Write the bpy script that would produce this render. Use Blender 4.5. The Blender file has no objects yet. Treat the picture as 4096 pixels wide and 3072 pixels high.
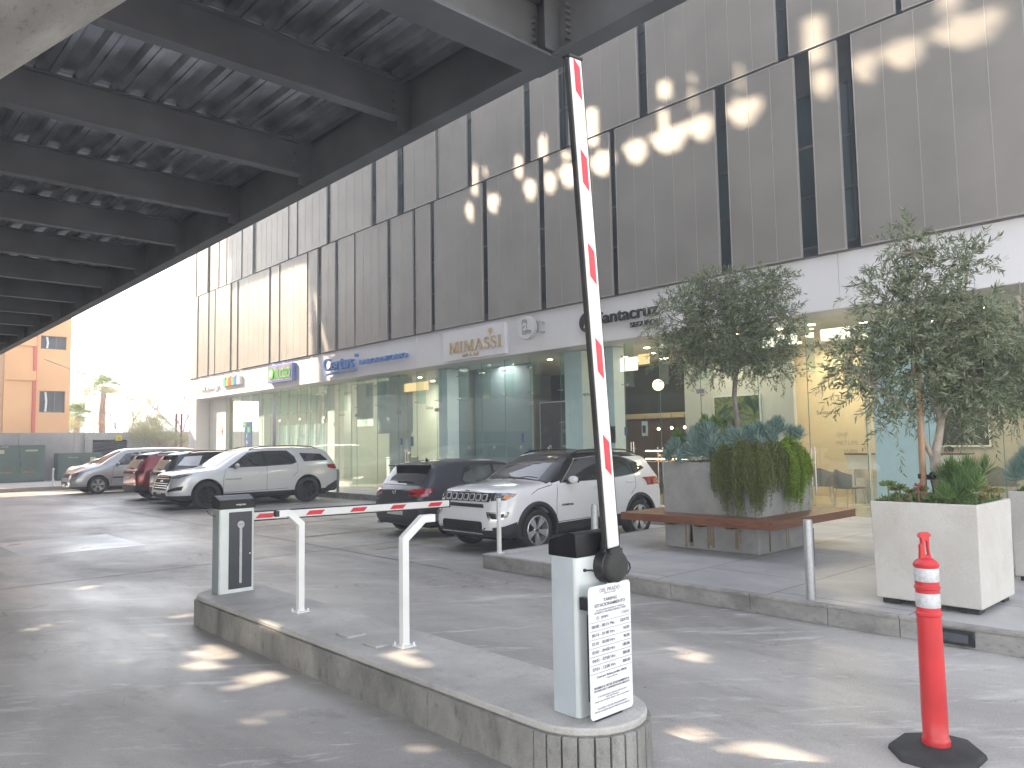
import bpy, bmesh, math, random
from math import sin, cos, pi, radians, sqrt, atan2
from mathutils import Vector, Matrix, geometry
from mathutils.bvhtree import BVHTree
import numpy as np
random.seed(7)
S = bpy.context.scene
COL = S.collection

# ---------------------------------------------------------------- camera
YAW, PITCH, ROLL, FPX = 0.745023831, 0.0760814093, -0.0172112198, 3050.466
fw = Vector((sin(YAW)*cos(PITCH), cos(YAW)*cos(PITCH), sin(PITCH)))
rt = Vector((cos(YAW), -sin(YAW), 0.0)); up = rt.cross(fw)
rt2 = cos(ROLL)*rt + sin(ROLL)*up; up2 = -sin(ROLL)*rt + cos(ROLL)*up
cd = bpy.data.cameras.new('camera'); cam = bpy.data.objects.new('camera', cd); COL.objects.link(cam)
M = Matrix((rt2, up2, -fw)).transposed().to_4x4(); M.translation = Vector((0, 0, 1.64))
cam.matrix_world = M
cd.sensor_width = 36; cd.lens = FPX/4096*36; cd.clip_start = 0.05; cd.clip_end = 3000
S.camera = cam
# ---------------------------------------------------------------- sky and sun
SUN = Vector((-1.0, 1.5, 1.1)).normalized()
W = bpy.data.worlds.new('World'); S.world = W; W.use_nodes = True
nt = W.node_tree; bg = nt.nodes['Background']
sk = nt.nodes.new('ShaderNodeTexSky'); sk.sky_type = 'NISHITA'; sk.sun_disc = False
sk.sun_elevation = math.asin(SUN.z); sk.sun_rotation = atan2(SUN.x, SUN.y)
sk.air_density = 1.0; sk.dust_density = 0.3; sk.ozone_density = 1.0; sk.altitude = 500
hs = nt.nodes.new('ShaderNodeHueSaturation'); hs.inputs['Saturation'].default_value = .72
nt.links.new(sk.outputs[0], hs.inputs['Color']); nt.links.new(hs.outputs[0], bg.inputs[0]); bg.inputs[1].default_value = 0.15
sl = bpy.data.lights.new('sun', 'SUN'); sl.energy = 3.2; sl.angle = radians(.55); sl.color = (1, .95, .87)
so = bpy.data.objects.new('sun', sl); COL.objects.link(so)
so.rotation_euler = (-SUN).to_track_quat('-Z', 'Y').to_euler()
so.location = SUN*60
S.view_settings.view_transform = 'Standard'; S.view_settings.look = 'None'
S.view_settings.exposure = 2.5; S.view_settings.gamma = 1
S.view_settings.use_white_balance = True; S.view_settings.white_balance_temperature = 8300; S.view_settings.white_balance_tint = 14
S.cycles.max_bounces = 8; S.cycles.diffuse_bounces = 4; S.cycles.glossy_bounces = 4
S.cycles.transparent_max_bounces = 24; S.cycles.sample_clamp_indirect = 6
S.cycles.caustics_reflective = False; S.cycles.caustics_refractive = False
try: S.cycles.use_denoising = True
except Exception: pass

# ---------------------------------------------------------------- materials
def newmat(name):
    m = bpy.data.materials.new(name); m.use_nodes = True
    return m, m.node_tree, m.node_tree.nodes['Principled BSDF']
def N(t, typ, **kw):
    n = t.nodes.new(typ)
    for k, v in kw.items():
        if k in n.inputs: n.inputs[k].default_value = v
        else: setattr(n, k, v)
    return n
def coords(t, scale=(1, 1, 1)):
    tc = N(t, 'ShaderNodeTexCoord'); mp = N(t, 'ShaderNodeMapping'); mp.inputs['Scale'].default_value = scale
    t.links.new(tc.outputs['Object'], mp.inputs[0]); return mp.outputs[0]
def ramp(t, fac, stops):
    r = N(t, 'ShaderNodeValToRGB'); e = r.color_ramp.elements
    while len(e) < len(stops): e.new(0.5)
    for q, (p, c) in zip(e, stops): q.position = p; q.color = (*c, 1) if len(c) == 3 else c
    t.links.new(fac, r.inputs[0]); return r.outputs[0]
def mix(t, a, b, fac, mode='MIX'):
    m = N(t, 'ShaderNodeMix', data_type='RGBA', blend_type=mode)
    for s, v in ((m.inputs[0], fac), (m.inputs[6], a), (m.inputs[7], b)):
        if hasattr(v, 'is_linked') or hasattr(v, 'links'): t.links.new(v, s)
        elif isinstance(v, (int, float)): s.default_value = v
        else: s.default_value = (*v, 1)
    return m.outputs[2]
def simple(name, col, rough=.5, metal=0., var=0.08, vs=6., bump=0., bs=60., coat=0., spec=.5, emit=0.):
    m, t, b = newmat(name)
    b.inputs['Roughness'].default_value = rough; b.inputs['Metallic'].default_value = metal
    b.inputs['Specular IOR Level'].default_value = spec; b.inputs['Coat Weight'].default_value = coat
    b.inputs['Coat Roughness'].default_value = .04
    co = coords(t)
    if var:
        n = N(t, 'ShaderNodeTexNoise', Scale=vs, Detail=5.); t.links.new(co, n.inputs['Vector'])
        d = tuple(max(0, c*(1-var*1.6)) for c in col); l = tuple(min(1, c*(1+var)) for c in col)
        t.links.new(ramp(t, n.outputs[0], [(.3, d), (.7, l)]), b.inputs['Base Color'])
    else: b.inputs['Base Color'].default_value = (*col, 1)
    if bump:
        n2 = N(t, 'ShaderNodeTexNoise', Scale=bs, Detail=4.); t.links.new(co, n2.inputs['Vector'])
        bp = N(t, 'ShaderNodeBump', Strength=bump, Distance=.01); t.links.new(n2.outputs[0], bp.inputs['Height'])
        t.links.new(bp.outputs[0], b.inputs['Normal'])
    if emit:
        b.inputs['Emission Color'].default_value = (*col, 1); b.inputs['Emission Strength'].default_value = emit
    return m
def mix2(t, a, k):
    q = N(t, 'ShaderNodeMath', operation='MULTIPLY'); t.links.new(a, q.inputs[0]); q.inputs[1].default_value = k; return q.outputs[0]
def concrete(name, c0, c1, scale=1.2, rough=(.45, .8), bump=.25, stain=(.55, .5, .45), stn=.35, stretch=(1, 1, 1), joints=None, fine=0., cracks=False):
    m, t, b = newmat(name); co = coords(t, stretch)
    n1 = N(t, 'ShaderNodeTexNoise', Scale=scale, Detail=8., Roughness=.62, Distortion=.4); t.links.new(co, n1.inputs['Vector'])
    base = ramp(t, n1.outputs[0], [(.32, c0), (.68, c1)])
    n2 = N(t, 'ShaderNodeTexNoise', Scale=scale*5.5, Detail=6., Roughness=.7); t.links.new(co, n2.inputs['Vector'])
    f2 = ramp(t, n2.outputs[0], [(.55, (0, 0, 0)), (.75, (1, 1, 1))])
    mm = N(t, 'ShaderNodeMath', operation='MULTIPLY'); t.links.new(f2, mm.inputs[0]); mm.inputs[1].default_value = stn
    col = mix(t, base, tuple(a*s for a, s in zip(c0, stain)), mm.outputs[0])
    n3 = N(t, 'ShaderNodeTexNoise', Scale=170., Detail=3.); t.links.new(co, n3.inputs['Vector'])
    col = mix(t, col, ramp(t, n3.outputs[0], [(.35, (.72-fine,)*3), (.65, (1.12,)*3)]), .55, 'MULTIPLY')
    if joints:
        br = N(t, 'ShaderNodeTexBrick', Scale=1.0); br.inputs['Brick Width'].default_value = joints[0]; br.inputs['Row Height'].default_value = joints[1]
        br.inputs['Mortar Size'].default_value = joints[2]; br.offset = joints[3] if len(joints) > 3 else .5
        br.inputs['Color1'].default_value = (.88, .88, .9, 1); br.inputs['Color2'].default_value = (1.08, 1.06, 1.04, 1); br.inputs['Mortar'].default_value = (.3, .29, .28, 1)
        br.inputs['Mortar Smooth'].default_value = .2; br.inputs['Bias'].default_value = 0
        tc = N(t, 'ShaderNodeTexCoord'); t.links.new(tc.outputs['Object'], br.inputs['Vector'])
        col = mix(t, col, br.outputs[0], 1., 'MULTIPLY')
    if cracks:
        tc = N(t, 'ShaderNodeTexCoord'); nz = N(t, 'ShaderNodeTexNoise', Scale=1.6, Detail=6.); t.links.new(tc.outputs['Object'], nz.inputs['Vector'])
        va = N(t, 'ShaderNodeVectorMath', operation='MULTIPLY_ADD'); t.links.new(nz.outputs['Color'], va.inputs[0]); va.inputs[1].default_value = (.9, .9, .9); t.links.new(tc.outputs['Object'], va.inputs[2])
        vo = N(t, 'ShaderNodeTexVoronoi', feature='DISTANCE_TO_EDGE', Scale=.42); t.links.new(va.outputs[0], vo.inputs['Vector'])
        n5 = N(t, 'ShaderNodeTexNoise', Scale=.6, Detail=3.); t.links.new(tc.outputs['Object'], n5.inputs['Vector'])
        th = N(t, 'ShaderNodeMapRange'); t.links.new(n5.outputs[0], th.inputs[0]); th.inputs[1].default_value = .5; th.inputs[2].default_value = .7; th.inputs[3].default_value = 0.; th.inputs[4].default_value = .006
        lt = N(t, 'ShaderNodeMath', operation='LESS_THAN'); t.links.new(vo.outputs['Distance'], lt.inputs[0]); t.links.new(th.outputs[0], lt.inputs[1])
        col = mix(t, col, (.20, .185, .17), mix2(t, lt.outputs[0], .6))
        n6 = N(t, 'ShaderNodeTexNoise', Scale=9., Detail=5., Roughness=.75); t.links.new(tc.outputs['Object'], n6.inputs['Vector'])
        col = mix(t, col, (.12, .11, .10), mix2(t, ramp(t, n6.outputs[0], [(.64, (0, 0, 0)), (.70, (1, 1, 1))]), .6))
        wv = N(t, 'ShaderNodeTexNoise', Scale=.22, Detail=5., Roughness=.6, Distortion=.8); mp = N(t, 'ShaderNodeMapping'); mp.inputs['Scale'].default_value = (1, .35, 1); mp.inputs['Rotation'].default_value = (0, 0, .5); t.links.new(tc.outputs['Object'], mp.inputs[0]); t.links.new(mp.outputs[0], wv.inputs['Vector'])
        col = mix(t, col, ramp(t, wv.outputs[0], [(.36, (.60, .59, .58)), (.6, (1.08, 1.08, 1.08))]), 1., 'MULTIPLY')
    if cracks:
        # worn pale scuffs drawn out along the driving direction, two sizes
        for sc, st, lo, hi, k, cc in ((2.6, (1.6, .28, 1), .56, .66, .55, (.72, .71, .70)), (7., (2.2, .35, 1), .60, .68, .6, (.74, .73, .72)), (1.1, (1, .5, 1), .58, .72, .5, (.24, .225, .21)), (24., (1, 1, 1), .70, .74, .7, (.8, .8, .8))):
            vr = N(t, 'ShaderNodeVectorRotate', rotation_type='Z_AXIS'); vr.inputs['Angle'].default_value = radians(128); t.links.new(tc.outputs['Object'], vr.inputs['Vector']); mp = N(t, 'ShaderNodeMapping'); mp.inputs['Scale'].default_value = st; mp.inputs['Location'].default_value = (sc, sc*2, 0); t.links.new(vr.outputs[0], mp.inputs[0])
            q = N(t, 'ShaderNodeTexNoise', Scale=sc, Detail=9., Roughness=.72, Distortion=.5); t.links.new(mp.outputs[0], q.inputs['Vector'])
            col = mix(t, col, cc, mix2(t, ramp(t, q.outputs[0], [(lo, (0, 0, 0)), (hi, (1, 1, 1))]), k))
    t.links.new(col, b.inputs['Base Color'])
    mr = N(t, 'ShaderNodeMapRange'); t.links.new(n1.outputs[0], mr.inputs[0]); mr.inputs[1].default_value = .3; mr.inputs[2].default_value = .7
    mr.inputs[3].default_value = rough[1]; mr.inputs[4].default_value = rough[0]; t.links.new(mr.outputs[0], b.inputs['Roughness'])
    bp = N(t, 'ShaderNodeBump', Strength=bump, Distance=.01); t.links.new(n2.outputs[0], bp.inputs['Height'])
    bp2 = N(t, 'ShaderNodeBump', Strength=bump*.7, Distance=.002); t.links.new(n3.outputs[0], bp2.inputs['Height']); t.links.new(bp.outputs[0], bp2.inputs['Normal'])
    t.links.new(bp2.outputs[0], b.inputs['Normal'])
    return m
def glassmat(name, tint, ior=1.7, rough=0.0, dirt=0.04, dcol=(.8, .85, .85)):
    m = bpy.data.materials.new(name); m.use_nodes = True; t = m.node_tree; t.nodes.clear()
    o = N(t, 'ShaderNodeOutputMaterial'); tr = N(t, 'ShaderNodeBsdfTransparent'); tr.inputs[0].default_value = (*tint, 1)
    g = N(t, 'ShaderNodeBsdfGlossy'); g.inputs['Roughness'].default_value = rough; g.inputs['Color'].default_value = (.95, 1, 1, 1)
    ge = N(t, 'ShaderNodeNewGeometry'); dt = N(t, 'ShaderNodeVectorMath', operation='DOT_PRODUCT'); t.links.new(ge.outputs['Incoming'], dt.inputs[0]); t.links.new(ge.outputs['Normal'], dt.inputs[1])
    def mth(op, a, b=None):
        q = N(t, 'ShaderNodeMath', operation=op)
        for i, v in enumerate((a, b)):
            if v is None: continue
            if isinstance(v, (int, float)): q.inputs[i].default_value = v
            else: t.links.new(v, q.inputs[i])
        return q.outputs[0]
    f0 = ((ior-1)/(ior+1))**2; fr = mth('ADD', mth('MULTIPLY', mth('POWER', mth('SUBTRACT', 1., mth('ABSOLUTE', dt.outputs['Value'])), 5.), 1-f0), f0)
    co = coords(t); n = N(t, 'ShaderNodeTexNoise', Scale=.9, Detail=1.); t.links.new(co, n.inputs['Vector'])
    bp = N(t, 'ShaderNodeBump', Strength=.06, Distance=.03); t.links.new(n.outputs[0], bp.inputs['Height']); t.links.new(bp.outputs[0], g.inputs['Normal'])
    mx = N(t, 'ShaderNodeMixShader'); t.links.new(fr, mx.inputs[0]); t.links.new(tr.outputs[0], mx.inputs[1]); t.links.new(g.outputs[0], mx.inputs[2])
    df = N(t, 'ShaderNodeBsdfDiffuse'); df.inputs[0].default_value = (*dcol, 1)
    m2 = N(t, 'ShaderNodeMixShader'); m2.inputs[0].default_value = dirt; t.links.new(mx.outputs[0], m2.inputs[1]); t.links.new(df.outputs[0], m2.inputs[2])
    t.links.new(m2.outputs[0], o.inputs[0]); return m
def perforated(name, col, holes=.26):
    m = bpy.data.materials.new(name); m.use_nodes = True; t = m.node_tree; b = t.nodes['Principled BSDF']; o = t.nodes['Material Output']
    co = coords(t); n = N(t, 'ShaderNodeTexNoise', Scale=1.1, Detail=4.); t.links.new(co, n.inputs['Vector'])
    t.links.new(ramp(t, n.outputs[0], [(.3, tuple(c*.88 for c in col)), (.7, tuple(c*1.06 for c in col))]), b.inputs['Base Color'])
    b.inputs['Roughness'].default_value = .42; b.inputs['Metallic'].default_value = .25
    # the holes are far smaller than a pixel: their open share of the sheet
    tr = N(t, 'ShaderNodeBsdfTransparent'); mx = N(t, 'ShaderNodeMixShader'); mx.inputs[0].default_value = holes
    t.links.new(b.outputs[0], mx.inputs[1]); t.links.new(tr.outputs[0], mx.inputs[2]); t.links.new(mx.outputs[0], o.inputs[0])
    return m
def leafmat(name, cols, rough=.5):
    m, t, b = newmat(name); g = N(t, 'ShaderNodeNewGeometry')
    n = len(cols); t.links.new(ramp(t, g.outputs['Random Per Island'], [(i/max(1, n-1), c) for i, c in enumerate(cols)]), b.inputs['Base Color'])
    b.inputs['Roughness'].default_value = rough; b.inputs['Specular IOR Level'].default_value = .35
    b.inputs['Subsurface Weight'].default_value = 0
    o = t.nodes['Material Output']; tl = N(t, 'ShaderNodeBsdfTranslucent'); mx = N(t, 'ShaderNodeMixShader'); mx.inputs[0].default_value = .22
    tl.inputs[0].default_value = (*[min(1, c*1.6) for c in cols[n//2]], 1)
    t.links.new(b.outputs[0], mx.inputs[1]); t.links.new(tl.outputs[0], mx.inputs[2]); t.links.new(mx.outputs[0], o.inputs[0]); return m
def woodmat(name, c0, c1, axis=0):
    m, t, b = newmat(name); sc = [9, 9, 9]; sc[axis] = .9; co = coords(t, sc)
    n = N(t, 'ShaderNodeTexNoise', Scale=3., Detail=6., Distortion=1.4); t.links.new(co, n.inputs['Vector'])
    t.links.new(ramp(t, n.outputs[0], [(.3, c0), (.5, c1), (.7, tuple(c*.7 for c in c1))]), b.inputs['Base Color']); b.inputs['Roughness'].default_value = .42
    bp = N(t, 'ShaderNodeBump', Strength=.15, Distance=.005); t.links.new(n.outputs[0], bp.inputs['Height']); t.links.new(bp.outputs[0], b.inputs['Normal']); return m

MT = {}
def mt(k): return MT[k]
MT['ground'] = concrete('ground_concrete', (.38, .355, .33), (.63, .60, .565), .7, (.30, .60), .5, (.55, .53, .5), .6, (1, .45, 1), None, .12, True)
MT['patch'] = concrete('ground_new_concrete', (.52, .52, .52), (.64, .64, .64), .9, (.25, .5), .2)
MT['plaza'] = concrete('plaza_tile', (.40, .39, .385), (.58, .57, .56), .8, (.34, .6), .15, (.7, .68, .66), .35, (1, 1, 1), (1.9, 1.25, .008, .4))
MT['kerb'] = concrete('kerb_stone', (.22, .21, .20), (.42, .405, .39), 2.6, (.55, .85), .5, (.45, .43, .4), .6, (1, 1, 1.6))
MT['kerbshade'] = concrete('island_stone_shaded', (.15, .145, .135), (.34, .33, .31), 2.2, (.5, .85), .5, (.35, .33, .3), .75, (1, 1.2, .7))  # stained stone, with the shade on the island's side put into its colour
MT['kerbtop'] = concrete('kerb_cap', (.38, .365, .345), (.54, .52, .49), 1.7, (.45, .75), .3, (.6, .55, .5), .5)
MT['farkerb'] = concrete('far_kerb', (.33, .27, .22), (.45, .38, .32), 1.7, (.5, .8), .3)
MT['planter'] = concrete('planter_concrete', (.28, .28, .28), (.42, .42, .42), 1.9, (.5, .8), .25, (.6, .58, .55), .4)
MT['cream'] = concrete('cream_concrete', (.54, .51, .47), (.66, .64, .60), 1.6, (.55, .8), .12, (.85, .82, .78), .3)
MT['wall'] = concrete('wall_concrete', (.33, .33, .33), (.46, .46, .455), .7, (.7, .9), .2, (.75, .75, .75), .3)
MT['gravel_edge'] = simple('joint_dark', (.07, .068, .065), .9)
MT['steel'] = simple('dark_steel_paint', (.14, .15, .168), .5, 0, .2, 1.5, .12, 90)
MT['deckpan'] = simple('galvanised_decking', (.42, .44, .48), .32, .8, .25, 2.5, .2, 40)
MT['slab'] = simple('slab_concrete', (.3, .3, .3), .9)
MT['pipe'] = concrete('scuffed_paint', (.44, .42, .39), (.54, .53, .5), 2.2, (.35, .7), .25, (.5, .42, .35), .7, (4, 1.2, 1))
MT['panel'] = perforated('perforated_sheet', (.42, .395, .36), .32)
MT['fascia'] = simple('white_composite', (.80, .80, .82), .28, 0, .02, .7)
MT['seam'] = simple('seam_grey', (.25, .24, .23), .7)
MT['soffit'] = simple('soffit_grey', (.55, .54, .53), .5, 0, .04)
MT['glass'] = glassmat('shop_glass', (.84, .96, .93), 1.75, 0, .015)
MT['upglass'] = simple('tinted_curtain_glass', (.11, .17, .18), .04, 0, .35, .35, spec=1.0)
MT['glassedge'] = simple('glass_edge', (.10, .25, .22), .15, 0, 0)
MT['frost'] = simple('frosted_film', (.72, .80, .85), .28, 0, .03)
MT['chrome'] = simple('stainless', (.62, .62, .62), .22, 1, .05, 20)
MT['alu'] = simple('brushed_aluminium', (.42, .43, .44), .5, .6, .08, 30)
MT['black'] = simple('black_plastic', (.018, .018, .02), .38, 0, .1, 12)
MT['rubber'] = simple('rubber', (.035, .034, .033), .75, 0, .25, 8, .3, 90)
MT['tyre'] = simple('tyre_rubber', (.022, .022, .022), .7, 0, .2, 15, .25, 50)
MT['white'] = simple('white_paint', (.76, .76, .75), .32, 0, .04, 5, .05)
MT['mullion'] = simple('mullion_white', (.75, .75, .75), .4, 0, .03)
MT['darkwall'] = simple('dark_interior', (.03, .045, .04), .6, 0, .3, .8)
MT['brownwall'] = woodmat('brown_cafe_wall', (.06, .035, .022), (.11, .062, .04), 1)
MT['tanwall'] = simple('tan_wall', (.56, .48, .36), .6, 0, .05, .7)
MT['intwall'] = simple('pale_wall', (.62, .61, .57), .7, 0, .04, .6)
MT['greywall'] = simple('grey_blue_wall', (.24, .30, .33), .6, 0, .06, .6)
MT['ceil'] = simple('white_ceiling', (.6, .6, .57), .7, 0, .02)
MT['intfloor'] = simple('cream_floor', (.55, .50, .40), .12, 0, .06, .8)
MT['curtain'] = simple('white_curtain', (.75, .80, .80), .8, 0, .03)
MT['lampglow'] = simple('lamp_glow', (1, .82, .55), .5, 0, 0, emit=9.)
MT['globe'] = simple('globe_lamp_glow', (1, .72, .45), .5, 0, 0, emit=.8)
MT['down'] = simple('downlight_glow', (1, .88, .68), .5, 0, 0, emit=14.)
MT['strip'] = simple('reflection_glow', (1, .98, .94), .5, 0, 0, emit=.3)  # glow standing in for bright reflections in the glass

# ---------------------------------------------------------------- mesh helpers
class MB:
    def __init__(s): s.v = []; s.f = []; s.m = []; s.mi = 0
    def add(s, vs, fs):
        o = len(s.v); s.v += [tuple(v) for v in vs]; s.f += [tuple(i+o for i in f) for f in fs]; s.m += [s.mi]*len(fs); return s
    def box(s, x0, x1, y0, y1, z0, z1):
        v = [(x, y, z) for x in (x0, x1) for y in (y0, y1) for z in (z0, z1)]
        return s.add(v, [(0, 1, 3, 2), (4, 6, 7, 5), (0, 4, 5, 1), (2, 3, 7, 6), (0, 2, 6, 4), (1, 5, 7, 3)])
    def obox(s, c, ax, ay, az, hx, hy, hz):
        c = Vector(c); ax, ay, az = Vector(ax).normalized(), Vector(ay).normalized(), Vector(az).normalized()
        v = [c+ax*hx*i+ay*hy*j+az*hz*k for i in (-1, 1) for j in (-1, 1) for k in (-1, 1)]
        return s.add(v, [(0, 1, 3, 2), (4, 6, 7, 5), (0, 4, 5, 1), (2, 3, 7, 6), (0, 2, 6, 4), (1, 5, 7, 3)])
    def cyl(s, p0, p1, r0, r1=None, n=16, cap=True):
        r1 = r0 if r1 is None else r1; p0, p1 = Vector(p0), Vector(p1); d = (p1-p0).normalized()
        a = d.orthogonal().normalized(); b = d.cross(a); v = []
        for p, r in ((p0, r0), (p1, r1)): v += [p+(a*cos(2*pi*i/n)+b*sin(2*pi*i/n))*r for i in range(n)]
        f = [(i, (i+1) % n, n+(i+1) % n, n+i) for i in range(n)]
        if cap: f += [tuple(range(n))[::-1], tuple(range(n, 2*n))]
        return s.add(v, f)
    def tube(s, pts, rs, n=8, cap=True):
        pts = [Vector(p) for p in pts]; rs = rs if isinstance(rs, (list, tuple)) else [rs]*len(pts)
        v = []; a = None
        for i, p in enumerate(pts):
            d = (pts[min(i+1, len(pts)-1)]-pts[max(i-1, 0)]).normalized()
            a = d.orthogonal().normalized() if a is None else (a-d*a.dot(d)).normalized()
            b = d.cross(a); v += [p+(a*cos(2*pi*k/n)+b*sin(2*pi*k/n))*rs[i] for k in range(n)]
        f = [(i*n+k, i*n+(k+1) % n, (i+1)*n+(k+1) % n, (i+1)*n+k) for i in range(len(pts)-1) for k in range(n)]
        if cap: f += [tuple(range(n))[::-1], tuple(range((len(pts)-1)*n, len(pts)*n))]
        return s.add(v, f)
    def lathe(s, prof, c=(0, 0, 0), n=24, axis=2, close=False):
        v = []; c = Vector(c)
        for r, h in prof:
            for k in range(n):
                a = 2*pi*k/n; p = [r*cos(a), r*sin(a), h]
                if axis == 1: p = [p[0], p[2], p[1]]
                if axis == 0: p = [p[2], p[0], p[1]]
                v.append(c+Vector(p))
        m = len(prof); f = [(i*n+k, i*n+(k+1) % n, (i+1) % m*n+(k+1) % n, (i+1) % m*n+k) for i in range(m if close else m-1) for k in range(n)]
        if not close: f += [tuple(range(n))[::-1], tuple(range((m-1)*n, m*n))]
        return s.add(v, f)
    def prism(s, poly, a, b, axis=2):
        """extrude 2D polygon between a and b on an axis; poly in the remaining two axes in xyz order"""
        def P(u, w, h): return {0: (h, u, w), 1: (u, h, w), 2: (u, w, h)}[axis]
        n = len(poly); v = [P(u, w, a) for u, w in poly]+[P(u, w, b) for u, w in poly]
        tri = geometry.tessellate_polygon([[Vector((u, w, 0)) for u, w in poly]])
        f = [(i, (i+1) % n, n+(i+1) % n, n+i) for i in range(n)]+[tuple(t) for t in tri]+[tuple(i+n for i in reversed(t)) for t in tri]
        return s.add(v, f)
    def ball(s, c, r, n=12, sz=(1, 1, 1)):
        c = Vector(c); pr = [(sin(pi*i/n), -cos(pi*i/n)) for i in range(n+1)]; v = []
        for a, h in pr: v += [c+Vector((a*cos(2*pi*k/(2*n))*r*sz[0], a*sin(2*pi*k/(2*n))*r*sz[1], h*r*sz[2])) for k in range(2*n)]
        q = 2*n; return s.add(v, [(i*q+k, i*q+(k+1) % q, (i+1)*q+(k+1) % q, (i+1)*q+k) for i in range(n) for k in range(q)])
def finish(name, me, mats, parent=None, smooth=40, bevel=0, loc=None, merge=False, xf=None):
    for m in (mats if isinstance(mats, (list, tuple)) else [mats]): me.materials.append(MT[m] if isinstance(m, str) else m)
    bm = bmesh.new(); bm.from_mesh(me)
    if xf: bmesh.ops.transform(bm, matrix=xf, verts=bm.verts)
    if merge: bmesh.ops.remove_doubles(bm, verts=bm.verts, dist=1e-5)
    if not merge or merge != 'keep': bmesh.ops.recalc_face_normals(bm, faces=bm.faces)
    bm.to_mesh(me); bm.free()
    if smooth:
        me.shade_smooth(); me.set_sharp_from_angle(angle=radians(smooth))
    o = bpy.data.objects.new(name, me); COL.objects.link(o)
    if loc is not None: o.location = loc
    if parent is not None: o.parent = parent
    if bevel:
        b = o.modifiers.new('bevel', 'BEVEL'); b.width = bevel; b.segments = 2; b.limit_method = 'ANGLE'; b.angle_limit = radians(35); b.harden_normals = False
    return o
def build(name, mb, mats, parent=None, smooth=40, bevel=0, loc=None, world=False, merge=False):
    """world=True: vertices are in world space; they are shifted into the parent's (or loc's) space"""
    off = Vector((0, 0, 0))
    if world:
        if parent is not None:
            off = parent.location.copy()
            if parent.parent is not None: off += parent.parent.location
        elif loc is not None: off = Vector(loc)
    me = bpy.data.meshes.new(name)
    me.from_pydata([(v[0]-off.x, v[1]-off.y, v[2]-off.z) for v in mb.v], [], mb.f)
    me.polygons.foreach_set('material_index', mb.m)
    return finish(name, me, mats, parent, smooth, bevel, loc, merge)
def tag(o, label=None, cat=None, group=None, kind=None):
    if label: o['label'] = label
    if cat: o['category'] = cat
    if group: o['group'] = group
    if kind: o['kind'] = kind
    return o
def thing(name, label, cat, loc=(0, 0, 0), rz=0, group=None):
    o = bpy.data.objects.new(name, None); COL.objects.link(o); o.location = loc; o.rotation_euler = (0, 0, rz); o.empty_display_size = .2
    return tag(o, label, cat, group)
def struct(name, mb, mats, **k): return tag(build(name, mb, mats, **k), kind='structure')
def kids(o): return [c for c in bpy.data.objects if c.parent == o]
def dup(o, loc=None, rz=None, label=None, parent=None):
    r = o.copy(); COL.objects.link(r)
    if loc is not None: r.location = loc
    if rz is not None: r.rotation_euler = (0, 0, rz)
    if label: r['label'] = label
    if parent is not None: r.parent = parent
    for c in kids(o): dup(c, parent=r)
    return r
FRX = Matrix(((0, 0, -1), (-1, 0, 0), (0, 1, 0)))     # text facing -X
FRY = Matrix(((1, 0, 0), (0, 0, -1), (0, 1, 0)))      # text facing -Y
def text(s, c, h, R, mat, name='lettering', parent=None, w=None, depth=.002, bold=0., shear=0, smooth=0, align='C', space=1.):
    """flat or extruded lettering whose bounding box is centred on world point c"""
    cu = bpy.data.curves.new(name, 'FONT'); cu.body = s; cu.size = 1; cu.extrude = .5; cu.offset = bold; cu.shear = shear; cu.resolution_u = 4; cu.space_character = space
    o = bpy.data.objects.new(name, cu); COL.objects.link(o)
    bpy.context.view_layer.update()
    me = bpy.data.meshes.new_from_object(o.evaluated_get(bpy.context.evaluated_depsgraph_get())); bpy.data.objects.remove(o); bpy.data.curves.remove(cu)
    co = np.empty(len(me.vertices)*3); me.vertices.foreach_get('co', co); co = co.reshape(-1, 3)
    mn, mx = co.min(0), co.max(0); sc = h/(mx[1]-mn[1]); sx = sc if w is None else w/(mx[0]-mn[0])
    cx = {'C': (mn[0]+mx[0])/2, 'L': mn[0], 'R': mx[0]}[align]
    co[:, 0] = (co[:, 0]-cx)*sx; co[:, 1] = (co[:, 1]-(mn[1]+mx[1])/2)*sc; co[:, 2] *= depth
    out = co @ np.array(R).T
    off = parent.location if parent is not None else Vector((0, 0, 0))
    if parent is not None and parent.parent is not None: off = off+parent.parent.location
    out = out+np.array(c)-np.array(off)
    me.vertices.foreach_set('co', out.ravel()); me.update()
    me.materials.clear()
    return finish(name, me, mat, parent, smooth)
def rrect(x0, x1, y0, y1, r, n=4):
    p = []
    for cx, cy, a in ((x1-r, y1-r, 0), (x0+r, y1-r, pi/2), (x0+r, y0+r, pi), (x1-r, y0+r, 3*pi/2)):
        p += [(cx+r*cos(a+pi/2*i/n), cy+r*sin(a+pi/2*i/n)) for i in range(n+1)]
    return p
def inpoly(x, y, P):
    c = False; j = len(P)-1
    for i in range(len(P)):
        if (P[i][1] > y) != (P[j][1] > y) and x < (P[j][0]-P[i][0])*(y-P[i][1])/(P[j][1]-P[i][1])+P[i][0]: c = not c
        j = i
    return c
MT['panelrib'] = simple('panel_frame', (.43, .41, .38), .45, .2, .05)
MT['slabgrey'] = simple('slab_grey', (.14, .15, .15), .7)
MT['blind'] = simple('dim_blinds', (.16, .19, .195), .7, 0, .2, .5)
MT['blindw'] = simple('roller_blind', (.62, .66, .64), .8, 0, .03)
MT['fasc2'] = simple('white_stone', (.70, .69, .67), .4, 0, .04, .8)
MT['greywarm'] = simple('warm_grey_wall', (.46, .42, .37), .6, 0, .05)
MT['purplewall'] = simple('purple_graphic', (.20, .17, .40), .5, 0, .25, .6)
MT['bluegraphic'] = simple('blue_graphic', (.08, .11, .32), .4, 0, .1)
MT['glass2'] = glassmat('fin_glass', (.86, .95, .93), 1.3)
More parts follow.
